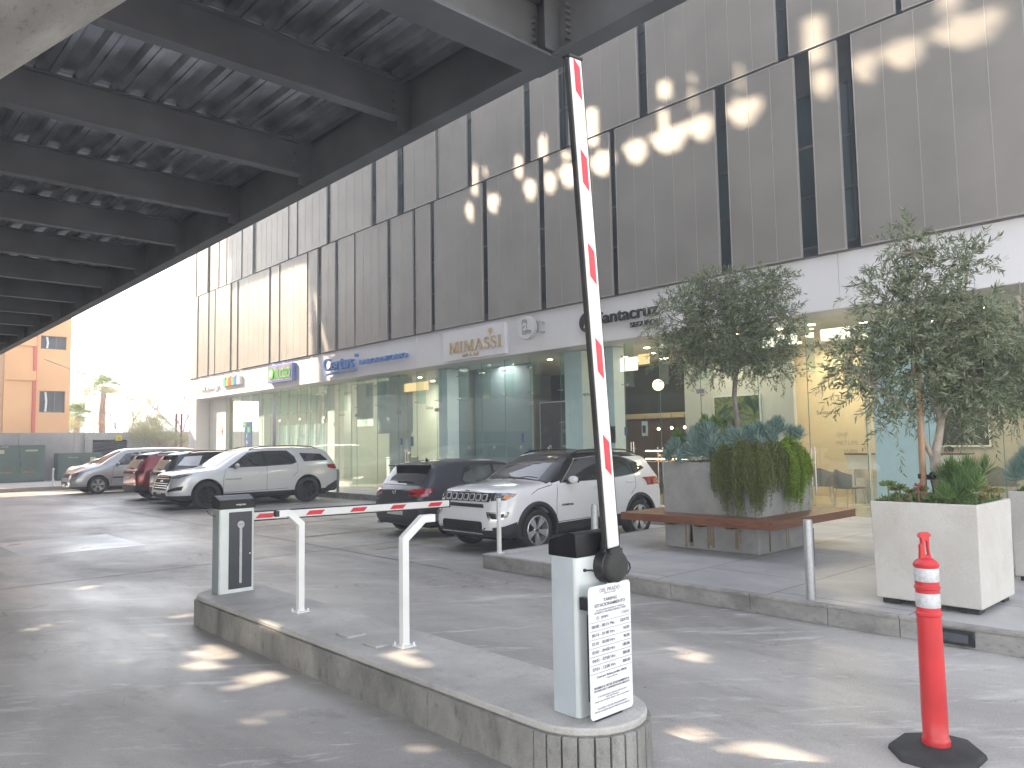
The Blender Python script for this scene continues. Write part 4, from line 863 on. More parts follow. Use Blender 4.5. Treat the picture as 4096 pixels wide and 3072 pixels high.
g.tube([(3.14, 2.58, 1.01), (3.18, 2.59, 1.015), (3.22, 2.6, .99), (3.225, 2.6, .965), (3.19, 2.59, .945), (3.13, 2.57, .945)], .005, n=6); build('cable', g, 'black', t2, world=True)
# tariff sign leaning in front of the near cabinet
t = thing('tariff_sign', 'white rounded parking tariff board standing against the near barrier cabinet', 'sign', (3.02, 2.57, .27))
SX, SZ0, SZ1 = (2.857, 3.182), .275, .917; ys_ = 2.57
g = MB(); g.prism(rrect(SX[0], SX[1], SZ0, SZ1, .022, 5), ys_, ys_+.004, 1); build('board', g, 'signwhite', t, world=True, smooth=0)
g = MB(); g.box(2.868, 2.9, ys_+.005, 2.64, .80, .86); g.box(2.875, 2.885, ys_+.005, 2.6, .36, .78); g.box(2.9, 3.1, ys_+.006, 2.6, .262, .272); build('stand', g, 'black', t, world=True)
cx = (SX[0]+SX[1])/2; H = SZ1-SZ0; Wd = SX[1]-SX[0]
def st_(s, u, v, h, w=None, m='ink', al='C', b=0): text(s, (SX[0]+Wd*u, ys_-.0012, SZ1-H*v), h, FRY, m, 'lettering', t, w=w, depth=.0006, align=al, bold=b)
st_('DEL PRADO', .5, .040, .019, .155, 'ink2'); st_('MEDICAL TOWER', .5, .066, .0065, .09, 'ink2')
st_('TARIFAS', .5, .115, .0165, .105, b=.006); st_('ESTACIONAMIENTO', .5, .151, .0165, .235, b=.006)
st_('USO EXCLUSIVO PACIENTES Y MÉDICOS', .5, .186, .0095, .22, 'ink2'); st_('DE INGRESO A DEL PRADO MEDICAL TOWER', .5, .206, .0095, .245, 'ink2')
st_('TIEMPO', .27, .245, .014, .058, 'ink2', 'L'); st_('COSTO', .77, .245, .014, .058, 'ink2', 'L')
g = MB(); g.tube([(SX[0]+Wd*.2+.009*cos(a), ys_-.001, SZ1-H*.245+.009*sin(a)) for a in [2*pi*i/16 for i in range(17)]], .0008, n=4, cap=False); g.box(SX[0]+Wd*.2-.0006, SX[0]+Wd*.2+.0006, ys_-.0016, ys_-.0004, SZ1-H*.245, SZ1-H*.245+.006); build('clock_icon', g, 'ink', t, world=True)
rows = [('00:00 - 00:15 Min', 'GRATIS'), ('00:16 - 01:00 Hrs', '50.00'), ('01:01 - 03:00 Hrs', '90.00'), ('03:01 - 04:00 Hrs', '180.00'), ('04:01 - 07:00 Hrs', '380.00'), ('07:01 - 12:00 Hrs', '800.00')]
g = MB()
for i, (a, b) in enumerate(rows):
    v = .305+.064*i; st_(a, .06, v, .0155, .172, 'ink', 'L', 0); st_(b, .95, v, .0155, None, 'ink', 'R', 0)
for i in range(7): z = SZ1-H*(.274+.064*i); g.box(SX[0]+.004, SX[1]-.004, ys_-.0012, ys_-.0002, z-.0006, z+.0006)
build('rules', g, 'ink', t, world=True, smooth=0)
st_('Costo por Boleto perdido 500.00', .5, .69, .0145, .23, b=.006); st_('-Cargo adicional-', .5, .712, .009, .09, 'ink2')
st_('PROHIBIDO EL USO DEL ESTACIONAMIENTO A:', .5, .768, .011, .27, 'ink', 'C', .004); st_('PROVEEDORES Y REPRESENTANTES MÉDICOS', .5, .789, .011, .27, 'ink', 'C', .004)
st_('EL INCUMPLIMIENTO DE ESTA DISPOSICIÓN', .5, .835, .008, .22, 'ink2'); st_('SERÁ SANCIONADO', .5, .852, .008, .1, 'ink2'); st_('(incluye retiro del vehículo, bloqueo o cargo correspondiente)', .5, .872, .009, .26, 'ink2')
st_('EL ACCESO Y USO DEL ESTACIONAMIENTO', .5, .925, .008, .22, 'ink2'); st_('IMPLICA LA ACEPTACIÓN DEL PRESENTE REGLAMENTO', .5, .945, .009, .27, 'ink2')
# bent white reader posts
def bent_post(x, y, sgn_, label):
    t = thing('bent_post', label, 'post', (x, y, .262), 0, 'bent white reader posts on the island'); w = .026
    o = [(x-w, .27), (x+w, .27)]
    if sgn_ > 0: o += [(x+w, .972), (x+.17, 1.085), (x+.255, 1.085), (x+.255, 1.138), (x+.145, 1.138), (x-w, 1.0)]
    else: o = [(x+w, .27), (x-w, .27), (x-w, .972), (x-.12, 1.06), (x-.2, 1.06), (x-.2, 1.112), (x-.10, 1.112), (x+w, 1.0)]
    g = MB(); g.prism(o, y-w, y+w, 1); build('tube', g, 'white', t, world=True, smooth=0, bevel=.004)
    xe = x+sgn_*(.255 if sgn_ > 0 else .2); g = MB(); z = 1.111 if sgn_ > 0 else 1.086
    g.box(min(xe, xe+sgn_*.03), max(xe, xe+sgn_*.03), y-.024, y+.024, z-.024, z+.024); build('end_cap', g, 'black', t, world=True, bevel=.003)
    g = MB(); g.box(x-.058, x+.058, y-.062, y+.062, .2625, .27); build('base_plate', g, 'white', t, world=True, bevel=.002)
    for a in (-1, 1):
        for b in (-1, 1): g = MB(); g.cyl((x+a*.045, y+b*.048, .27), (x+a*.045, y+b*.048, .286), .0095, n=6); g.cyl((x+a*.045, y+b*.048, .286), (x+a*.045, y+b*.048, .293), .005, n=8); build('anchor_bolt', g, 'white', t, world=True)
bent_post(3.07, 5.977, -1, 'bent white post whose head points left, nearer the far barrier cabinet')
bent_post(3.052, 4.438, 1, 'bent white post whose head points right, in the middle of the island')
# thin white post on the plaza corner
t = thing('slim_post', 'slim white post on the plaza corner in front of the white car', 'post', (6.77, 7.64, .18))
g = MB(); g.box(6.745, 6.79, 7.62, 7.625, .18, .9); g.box(6.745, 6.75, 7.625, 7.66, .18, .9); g.box(6.785, 6.79, 7.625, 7.66, .18, .9); build('channel', g, 'white', t, world=True)
g = MB(); g.box(6.73, 6.83, 7.6, 7.68, .18, .188); build('foot', g, 'white', t, world=True); g = MB()
for z in (.83, .8): g.cyl((6.768, 7.614, z), (6.768, 7.62, z), .005, n=8)
build('bolt', g, 'gravel_edge', t, world=True)
def bollard(x, y, z, label, m='alu'):
    t = thing('bollard_light', label, 'bollard', (x, y, z), 0, 'round metal bollard lights'); r = .042
    g = MB(); g.lathe([(0, 0), (r, 0), (r, .70), (r-.006, .715), (0, .718)], (0, 0, 0), 28); build('shaft', g, m, t)
    g = MB(); a = radians(-50); d = Vector((cos(a), sin(a), 0)); s_ = Vector((-sin(a), cos(a), 0))
    g.obox(d*(r-.008)+Vector((0, 0, .47)), d, s_, (0, 0, 1), .012, .022, .17); build('light_slot', g, 'slotdark', t)
    return t
bollard(6.72, 3.35, .176, 'silver bollard light on the plaza edge in front of the bench')
bollard(6.87, 6.05, .176, 'silver bollard light behind the near barrier cabinet')
bollard(12.22, 21.35, .176, 'dark slim bollard behind the tail of the big silver suv', 'steelmid')
bollard(7.71, 37.2, .15, 'white bollard on the far kerb before the green transformer box', 'white')
# red channeliser post
t = thing('traffic_post', 'tall red plastic channelizer post with two reflective collars on a black rubber base', 'traffic post', (4.35, 1.53, 0))
MT['redplastic'] = simple('red_plastic', (.62, .035, .04), .38, 0, .1, 5, .05, 30); MT['reflect'] = simple('reflective_sheet', (.62, .64, .66), .3, .2, .12, 60, .5, 220)
g = MB(); oc = [(.255*cos(a)*(1.0), .255*sin(a)*.86) for a in [2*pi*k/8+.39 for k in range(8)]]
g.add([(x*k, y*k, z) for k, z in ((1.02, 0), (1.0, .018), (.93, .032), (.3, .05)) for x, y in oc], [(i*8+k, i*8+(k+1) % 8, (i+1)*8+(k+1) % 8, (i+1)*8+k) for i in range(3) for k in range(8)]+[tuple(range(24, 32))]); build('rubber_base', g, 'rubber', t, smooth=30, bevel=.008)
g = MB(); g.lathe([(.066, .045), (.068, .07), (.064, .085), (.060, .09), (.062, .2), (.0585, .62), (.0585, .70), (.064, .706), (.064, .716), (.0575, .722), (.0575, .745), (.0575, .817), (.0575, .835), (.063, .841), (.063, .85), (.057, .855), (.057, .875), (.057, .948), (.062, .955), (.062, .968), (.05, .982), (.03, .995), (.0, .998)], (0, 0, 0), 36); build('tube', g, 'redplastic', t)
for z0, z1 in ((.745, .817), (.877, .946)): g = MB(); g.lathe([(.0582, z0), (.0592, z0+.002), (.0592, z1-.002), (.0582, z1)], (0, 0, 0), 36); build('reflective_collar', g, 'reflect', t)
g = MB(); T_ = .012; vx = Vector((.735, -.678, 0)); 
def hp(u, z): return (u, z)
outer = [(-.034, .985), (-.03, 1.03), (-.03, 1.065), (-.022, 1.07), (-.022, 1.1), (-.034, 1.103), (-.034, 1.118), (-.022, 1.128), (.012, 1.13), (.03, 1.122), (.03, 1.108), (.02, 1.104), (.02, 1.03), (.03, .985)]
inner = [(-.006, 1.01), (-.004, 1.085), (.007, 1.085), (.012, 1.01)]
tri = geometry.tessellate_polygon([[Vector((a, b, 0)) for a, b in outer], [Vector((a, b, 0)) for a, b in inner[::-1]]]); al = outer+inner[::-1]; n_o, n_i = len(outer), len(inner)
vs = [vx*a+Vector((0, 0, b))+vx.cross(Vector((0, 0, 1)))*s_ for s_ in (-T_, T_) for a, b in al]; q = len(al)
fs = [tuple(x) for x in tri]+[tuple(x+q for x in y[::-1]) for y in tri]+[(i, (i+1) % n_o, q+(i+1) % n_o, q+i) for i in range(n_o)]+[(n_o+i, n_o+(i+1) % n_i, q+n_o+(i+1) % n_i, q+n_o+i) for i in range(n_i)]
g.add(vs, fs); build('handle', g, 'redplastic', t, smooth=0, bevel=.004)

# ================================================================ PLANTERS AND BENCH
def open_box(g, x0, x1, y0, y1, z0, z1, w, floor, tp=0.):
    def ring(x0, x1, y0, y1, z): return [(x0, y0, z), (x1, y0, z), (x1, y1, z), (x0, y1, z)]
    v = ring(x0+tp, x1-tp, y0+tp, y1-tp, z0)+ring(x0, x1, y0, y1, z1)+ring(x0+w, x1-w, y0+w, y1-w, z1)+ring(x0+w, x1-w, y0+w, y1-w, floor)
    f = [(0, 1, 2, 3), (12, 13, 14, 15)]
    for k in range(3): f += [(4*k+i, 4*k+(i+1) % 4, 4*k+4+(i+1) % 4, 4*k+4+i) for i in range(4)]
    g.add(v, f)
MT['soil'] = simple('soil', (.06, .045, .035), .95, 0, .3, 20, .6, 60)
t = thing('concrete_planter', 'tall square grey concrete planter ringed by the wooden bench', 'planter', (9.49, 5.73, .176))
g = MB(); open_box(g, 8.775, 10.215, 5.02, 6.44, .178, 1.33, .09, 1.2); build('body', g, 'planter', t, world=True, smooth=0, bevel=.008)
g = MB(); g.box(8.87, 10.12, 5.115, 6.345, 1.201, 1.26); build('soil', g, 'soil', t, world=True)
MT['ruststain'] = concrete('rust_stain', (.22, .15, .08), (.36, .28, .19), 6, (.6, .8), .1, (.5, .4, .3), .6, (6, 6, 1))
g = MB(); rk = random.Random(8)
for y in (6.05, 5.72, 5.3):
    for j in range(3): w_ = rk.uniform(.012, .04); c = y+rk.uniform(-.05, .05); zt = .5; zb_ = rk.uniform(.18, .3); g.add([(8.7745, c-w_*.4, zt), (8.7745, c+w_*.4, zt), (8.7745, c+w_, zb_), (8.7745, c-w_, zb_)], [(0, 1, 2, 3)])
for x in (9.05, 9.5, 9.95):
    for j in range(2): w_ = rk.uniform(.008, .025); c = x+rk.uniform(-.04, .04); g.add([(c-w_*.4, 5.0195, .5), (c+w_*.4, 5.0195, .5), (c+w_, 5.0195, .2), (c-w_, 5.0195, .2)], [(0, 1, 2, 3)])
build('rust_stain', g, 'ruststain', t, world=True, smooth=0)
t = thing('wooden_bench', 'reddish brown slatted bench wrapped round the grey planter', 'bench', (9.49, 5.73, .55))
MT['wx'] = woodmat('bench_wood_x', (.13, .042, .02), (.22, .085, .042), 0); MT['wy'] = woodmat('bench_wood_y', (.13, .042, .02), (.22, .085, .042), 1)
bx0, bx1, by0, by1 = 8.35, 10.62, 4.6, 6.87; sw = .088
for k in range(4):
    o = k*.1+.028; zt, zb_ = .645, .61
    for side in range(4):
        g = MB()
        if side == 0: pl = [(bx0+o, by0+o), (bx1-o, by0+o), (bx1-o-sw, by0+o+sw), (bx0+o+sw, by0+o+sw)]
        if side == 1: pl = [(bx0+o, by1-o), (bx1-o, by1-o), (bx1-o-sw, by1-o-sw), (bx0+o+sw, by1-o-sw)]
        if side == 2: pl = [(bx0+o, by0+o+.003), (bx0+o, by1-o-.003), (bx0+o+sw, by1-o-sw-.003), (bx0+o+sw, by0+o+sw+.003)]
        if side == 3: pl = [(bx1-o, by0+o+.003), (bx1-o, by1-o-.003), (bx1-o-sw, by1-o-sw-.003), (bx1-o-sw, by0+o+sw+.003)]
        g.prism(pl, zb_, zt, 2); build('slat', g, 'wx' if side < 2 else 'wy', t, world=True, smooth=0, bevel=.003)
for side in range(4):
    g = MB(); e = .026
    if side == 0: g.box(bx0, bx1, by0, by0+e, .548, .647)
    if side == 1: g.box(bx0, bx1, by1-e, by1, .548, .647)
    if side == 2: g.box(bx0, bx0+e, by0+e+.001, by1-e-.001, .548, .647)
    if side == 3: g.box(bx1-e, bx1, by0+e+.001, by1-e-.001, .548, .647)
    build('apron', g, 'wx' if side < 2 else 'wy', t, world=True, smooth=0, bevel=.004)
for c in (5.3, 5.75, 6.2):
    for x0, x1, s_ in ((8.45, 8.774, 1), (10.216, 10.5, -1)):
        g = MB(); pr = [(x0, .609), (x1, .609), (x1, .50), (x0+.1, .50), (x0, .55)] if s_ > 0 else [(x0, .609), (x1, .609), (x1, .55), (x1-.1, .5), (x0, .5)]
        g.prism(pr, c-.04, c+.04, 1); build('bracket', g, 'wx', t, world=True, smooth=0, bevel=.003)
for c in (9.05, 9.5, 9.95):
    for y0, y1, s_ in ((4.7, 5.019, 1), (6.441, 6.77, -1)):
        g = MB(); pr = [(y0, .609), (y1, .609), (y1, .50), (y0+.1, .50), (y0, .55)] if s_ > 0 else [(y0, .609), (y1, .609), (y1, .55), (y1-.1, .5), (y0, .5)]
        g.prism(pr, c-.04, c+.04, 0); build('bracket', g, 'wy', t, world=True, smooth=0, bevel=.003)
def cream_planter(x0, x1, y0, y1, label):
    t = thing('cream_planter', label, 'planter', ((x0+x1)/2, (y0+y1)/2, .176), 0, 'cream concrete planters')
    g = MB(); open_box(g, x0, x1, y0, y1, .225, 1.065, .035, .95, .012); build('body', g, 'cream', t, world=True, smooth=0, bevel=.012)
    g = MB(); g.box(x0+.036, x1-.036, y0+.036, y1-.036, .951, 1.03); build('soil', g, 'soil', t, world=True)
    for a in (x0+.12, x1-.12):
        for b in (y0+.12, y1-.12): g = MB(); g.box(a-.07, a+.07, b-.07, b+.07, .178, .224); build('foot', g, 'rubber', t, world=True)
cream_planter(6.985, 7.9, 2.04, 2.895, 'cream concrete planter directly behind the red post')
cream_planter(8.9, 9.85, 1.45, 2.32, 'cream concrete planter at the right edge, mostly hidden behind the front one')
# ================================================================ PLANTS
def npmesh(name, V, F, mats, parent=None, loc=None, smooth=False, mi=None):
    """V (n,3) float, F (m,k) int"""
    V = np.asarray(V, float); F = np.asarray(F, int)
    if parent is not None:
        off = parent.location; V = V-np.array(off)
    elif loc is not None: V = V-np.array(loc)
    me = bpy.data.meshes.new(name); me.from_pydata(V.tolist(), [], F.tolist()); 
    for m in (mats if isinstance(mats, list) else [mats]): me.materials.append(MT[m])
    if mi is not None: me.polygons.foreach_set('material_index', mi)
    if smooth: me.shade_smooth()
    o = bpy.data.objects.new(name, me); COL.objects.link(o)
    if parent is not None: o.parent = parent
    elif loc is not None: o.location = loc
    return o
def unit(a): return a/np.maximum(1e-9, np.linalg.norm(a, axis=-1, keepdims=True))
def leaves(P, D, L, Wd, rng, fold=.25, droop=.15):
    """lanceolate leaves: base points P, directions D; 6-vertex blades"""
    n = len(P); D = unit(D); r = rng.normal(size=(n, 3)); s = unit(np.cross(D, r)); u = np.cross(s, D)
    L = np.broadcast_to(L, (n,))[:, None]; Wd = np.broadcast_to(Wd, (n,))[:, None]
    m1 = P+D*L*.35+u*Wd*fold; m2 = P+D*L*.7-u*L*droop*.4; tip = P+D*L-u*L*droop
    V = np.stack([P, P+D*L*.35+s*Wd*.5, P+D*L*.7+s*Wd*.38-u*L*droop*.4, tip, P+D*L*.7-s*Wd*.38-u*L*droop*.4, P+D*L*.35-s*Wd*.5], 1).reshape(-1, 3)
    b = np.arange(n)[:, None]*6
    return V, np.concatenate([b+np.array([[0, 1, 2, 3]]), b+np.array([[0, 3, 4, 5]])], 0)
MT['olive'] = leafmat('olive_leaf', [(.045, .07, .035), (.10, .14, .07), (.20, .24, .14), (.38, .41, .31), (.07, .10, .05)], .42)
MT['bark'] = simple('pale_bark', (.36, .31, .26), .8, 0, .25, 9, .6, 40)
MT['bark2'] = simple('grey_bark', (.27, .23, .21), .8, 0, .25, 9, .6, 40)
MT['stake'] = woodmat('stake_wood', (.26, .13, .07), (.42, .25, .15), 2)
def olive(name, label, base, trunk, limbs, blobs, nspray, seed, leafL=.055, leafW=.0105, bark='bark', lperspray=17, cat='tree'):
    rng = np.random.default_rng(seed); rp = random.Random(seed)
    t = thing(name, label, cat, base); g = MB(); ends = []
    for pts, rs in [trunk]+limbs: g.tube(pts, rs, n=9); ends += [Vector(p) for p in pts[1:]]
    # twigs: from blob interiors towards nearest limb point
    sp = []
    wts = np.array([b[3]*b[4]*b[5] for b in blobs])**.75; wts /= wts.sum()
    tw = MB()
    for i in range(nspray):
        b = blobs[rng.choice(len(blobs), p=wts)]; v = unit(rng.normal(size=3)); rr = rng.random()**.42
        c = np.array(b[:3])+v*rr*np.array(b[3:6]); sp.append((c, v, b, rr))
    for i in range(int(nspray*.10)):
        c, v, b, rr = sp[i]; e = min(ends, key=lambda p: (p-Vector(c)).length); m = (e+Vector(c))/2+Vector((rp.uniform(-.08, .08), rp.uniform(-.08, .08), rp.uniform(-.02, .1)))
        tw.tube([e, m, Vector(c)], [.008, .006, .003], n=4, cap=False)
    g.v, g.f, g.m = g.v+[v for v in tw.v], g.f+[tuple(i+len(g.v) for i in f) for f in tw.f], g.m+tw.m
    build('trunk', g, bark, t, world=True, smooth=60)
    C = np.array([s[0] for s in sp]); D = unit(np.array([s[1] for s in sp])*.8+rng.normal(size=(len(sp), 3))*.55+np.array([0, 0, .25])); ln_ = rng.uniform(.16, .34, len(sp))
    k = lperspray; tt = np.linspace(.05, 1, k)[None, :, None]
    curve = C[:, None, :]+D[:, None, :]*ln_[:, None, None]*tt+np.array([0, 0, -1.])*(ln_[:, None, None]*.35*tt**2)
    tang = unit(D[:, None, :]+np.array([0, 0, -1.])*.7*tt)
    side = unit(np.cross(tang, rng.normal(size=tang.shape))); LD = unit(tang*.75+side*.75)
    V, F = leaves(curve.reshape(-1, 3), LD.reshape(-1, 3), rng.uniform(.7, 1.2, curve.shape[0]*k)*leafL, rng.uniform(.8, 1.2, curve.shape[0]*k)*leafW, rng)
    # thin stems of the sprays
    a = curve[:, ::4, :]; st = []; sf = []
    q = a.shape[1]; off = np.array([.0022, 0, 0]); off2 = np.array([0, .0022, 0])
    SV = np.concatenate([a-off, a+off], 1).reshape(-1, 3)+len(V)*0
    bb = np.arange(len(a))[:, None]*(2*q)
    SF = np.concatenate([bb+np.array([[i, i+1, q+i+1, q+i]]) for i in range(q-1)], 0)+len(V)
    npmesh('crown', np.concatenate([V, SV]), np.concatenate([F, SF]), 'olive', t)
    return t
def lat(base, u, z): return (base[0]+.7350*u, base[1]-.678*u, z)   # offset sideways as seen along the view
def blb(base, u, d, z, ru, rd, rz): p = lat(base, u, z); return (p[0]+.678*d, p[1]+.735*d, z, (ru+rd)/2, (ru+rd)/2, rz)
# tree in the bench planter
B = (9.5, 5.69, 1.25)
def L1(*a): return [lat(B, u, z) for u, z in a]
olive('olive_tree', 'slender olive tree with wide round crown rising from the bench planter', B, (L1((0, 1.25), (.0, 1.9), (-.03, 2.2), (0.0, 2.5), (.05, 2.8)), [.042, .038, .034, .034, .028]),
      [(L1((.0, 2.5), (-.25, 2.85), (-.55, 3.2)), [.025, .016, .008]), (L1((.05, 2.75), (.3, 3.1), (.5, 3.6)), [.024, .016, .008]), (L1((.03, 2.7), (-.05, 3.2), (-.15, 3.7)), [.024, .016, .008]), (L1((-.0, 2.6), (.35, 2.75), (.6, 2.8)), [.018, .012, .006]), (L1((-.02, 2.55), (-.45, 2.65), (-.8, 2.75)), [.018, .012, .006])],
      [blb(B, -.72, 0, 3.35, .36, .36, .30), blb(B, -.25, .1, 3.55, .42, .4, .36), blb(B, .25, -.1, 3.55, .42, .4, .38), blb(B, .55, .0, 3.8, .24, .3, .2), blb(B, .6, .0, 3.3, .28, .3, .32), blb(B, -.1, 0, 3.1, .55, .5, .33), blb(B, -.75, .1, 2.85, .28, .3, .25), blb(B, .35, 0, 2.8, .45, .4, .28), blb(B, -.35, -.1, 2.7, .35, .3, .2), blb(B, .62, -.05, 2.62, .22, .25, .12), blb(B, -.3, 0, 3.85, .3, .3, .14)],
      1400, 11, .065, .0135, 'bark2', 18)
# near tree in the cream planter
B2 = (7.45, 2.45, 1.0)
def L2(*a): return [lat(B2, u, z) for u, z in a]
tr2 = olive('olive_tree', 'forked olive tree tied to a wooden stake in the front cream planter', B2, (L2((-.03, .98), (-.04, 1.2), (-.05, 1.44), (.0, 1.62), (.03, 1.78)), [.05, .046, .044, .034, .032]),
      [(L2((-.06, 1.42), (-.12, 1.55), (-.16, 1.68), (-.165, 1.85)), [.024, .022, .02, .017]), (L2((-.165, 1.78), (-.35, 1.95), (-.6, 2.1)), [.017, .012, .006]), (L2((-.165, 1.85), (-.2, 2.3), (-.3, 2.7)), [.017, .012, .006]),
       (L2((.03, 1.76), (-.02, 1.95), (-.05, 2.3), (-.1, 2.8), (-.15, 3.3)), [.03, .026, .02, .015, .006]), (L2((.03, 1.77), (.12, 1.9), (.3, 2.15), (.5, 2.5)), [.02, .018, .014, .006]), (L2((.0, 2.2), (.25, 2.6), (.35, 3.1)), [.016, .012, .006])],
      [blb(B2, -.22, 0, 3.38, .13, .15, .22), blb(B2, .08, .0, 3.12, .26, .22, .22), blb(B2, .40, .05, 3.24, .17, .17, .10), blb(B2, -.42, 0, 2.96, .2, .2, .14), blb(B2, -.15, .1, 2.75, .3, .3, .26), blb(B2, .22, -.1, 2.6, .32, .3, .26), blb(B2, .62, .1, 2.45, .26, .26, .28), blb(B2, -.45, 0, 2.45, .26, .26, .24), blb(B2, -.75, 0, 2.3, .22, .2, .16), blb(B2, -.1, 0, 2.25, .4, .3, .28), blb(B2, .4, 0, 2.1, .42, .35, .28), blb(B2, .75, .1, 2.1, .28, .3, .3), blb(B2, -.5, 0, 2.05, .25, .25, .16), blb(B2, -.36, 0, 1.75, .1, .1, .17), blb(B2, .2, 0, 1.92, .35, .3, .12)],
      1250, 5, .067, .0135, 'bark', 17)
g = MB(); g.cyl(lat(B2, -.165, .98), lat(B2, -.15, 2.55), .028, .027, n=12); g2 = lat(B2, -.1, 2); t = thing('wooden_stake', 'round wooden stake strapped to the forked tree in the front planter', 'stake', lat(B2, -.165, .98)); build('pole', g, 'stake', t, world=True)
g = MB()
for z in (1.255, 1.275): g.tube([lat(B2, -.205, z+.01), lat(B2, -.12, z), lat(B2, .015, z-.015)], .012, n=6)
p_ = Vector(lat(B2, -.1, 1.28)); g.ball(p_-Vector((.03, .03, 0)), .03, 6, (1, 1, 1.2)); g.tube([p_, p_+Vector((-.03, -.03, -.12)), p_+Vector((-.02, -.03, -.24))], .008, n=5)
build('strap', g, 'black', t, world=True)
B3 = (9.35, 1.95, 1.0)
def L3(*a): return [lat(B3, u, z) for u, z in a]
olive('olive_tree', 'olive tree with leaning pale trunk cut off by the right edge of the photo', B3, (L3((.02, .98), (-.02, 1.3), (-.10, 1.8), (-.15, 2.3)), [.05, .045, .04, .03]),
      [(L3((-.12, 2.1), (-.3, 2.7), (-.3, 3.2)), [.02, .014, .006]), (L3((-.14, 2.2), (.2, 2.8), (.4, 3.3)), [.02, .014, .006])],
      [blb(B3, .3, 0, 2.95, .35, .35, .25), blb(B3, .3, .1, 2.5, .5, .4, .3), blb(B3, -.2, 0, 2.35, .3, .3, .3), blb(B3, .6, 0, 3.1, .35, .35, .25), blb(B3, .1, 0, 2.0, .45, .4, .15)], 1100, 21, .062, .0125, 'bark', 16)
for u0, u1, z1, m, lb, in ((-.22, -.33, 3.05, 'bark', 'pale round post rising behind the front tree, topped above the leaves'), (.16, -.02, 1.95, 'stake', 'brown wooden stake beside the leaning trunk at the right edge')):
    t = thing('wooden_stake', lb, 'stake', lat(B3, u0, .98)); g = MB(); g.cyl(lat(B3, u0, .98), lat(B3, u1, z1), .033, .03, n=12); build('pole', g, m, t, world=True)

# ---- blue chalk stick succulents
MT['chalk'] = leafmat('chalk_stick', [(.16, .27, .22), (.24, .38, .33), (.33, .46, .42), (.14, .24, .19)], .55)
MT['chalkg'] = leafmat('green_stick', [(.10, .20, .06), (.17, .28, .08), (.22, .34, .12)], .5)
MT['rosem'] = leafmat('rosemary_leaf', [(.07, .10, .03), (.14, .18, .055), (.26, .29, .10), (.11, .10, .05)], .6)
MT['bright'] = leafmat('bright_green_leaf', [(.10, .20, .02), (.16, .30, .035), (.22, .36, .05), (.45, .42, .05)], .5)
MT['succ'] = leafmat('succulent_leaf', [(.09, .16, .06), (.14, .22, .08), (.20, .28, .10)], .4)
MT['succr'] = leafmat('bronze_succulent', [(.16, .12, .05), (.25, .17, .08), (.30, .26, .10), (.12, .16, .06)], .4)
MT['aloe'] = leafmat('feathery_green', [(.07, .15, .045), (.12, .22, .07), (.16, .27, .09)], .5)
def fingers(c, axis, n, L, r, rng, spread=1.):
    """rosette of upward-curving tapered sticks"""
    a = unit(np.array(axis)); h = unit(np.cross(a, [.3, .9, .1])); k = np.cross(a, h); V = []; F = []
    for i in range(n):
        f = i/n; th = i*2.39996; el = (1-f)*1.25*spread+.08; d0 = unit((h*cos(th)+k*sin(th))*sin(el)+a*cos(el)); l = L*rng.uniform(.8, 1.1)*(1-.25*f)
        b0 = np.array(c)+a*(f*L*.7-L*.35); s = unit(np.cross(d0, rng.normal(size=3))); u = np.cross(d0, s); bend = unit(d0+a*.55)
        ps = [b0, b0+d0*l*.45, b0+d0*l*.7+bend*l*.12, b0+d0*l*.8+bend*l*.3]; rs = [r*.6, r, r*.8, r*.05]; o = len(V)
        for p, q in zip(ps, rs): V += [p+s*q, p-s*q*.5+u*q*.87, p-s*q*.5-u*q*.87]
        for j in range(3): F += [(o+j*3+m, o+j*3+(m+1) % 3, o+j*3+3+(m+1) % 3, o+j*3+3+m) for m in range(3)]
    return V, F
def stickplant(c, axis, L, n, mat, label, group, seed, name='chalk_stick_plant', r=.0075, extra=3):
    rng = np.random.default_rng(seed); V, F = fingers(c, axis, n, L, r, rng)
    base = np.array([c[0], c[1], c[2]-L]); 
    for k in range(extra):
        c2 = np.array(c)+rng.normal(size=3)*np.array([.07, .07, .03]); v2, f2 = fingers(c2, unit(np.array(axis)+rng.normal(size=3)*.25), int(n*.8), L*.85, r, rng); o = len(V); V += v2; F += [tuple(i+o for i in q) for q in f2]
    o = npmesh(name, V, F, mat, loc=tuple(base)); return tag(o, label, 'plant', group)
rng = np.random.default_rng(2); k = 0
CL = 'blue green chalk stick clump in the bench planter, one of many alike'
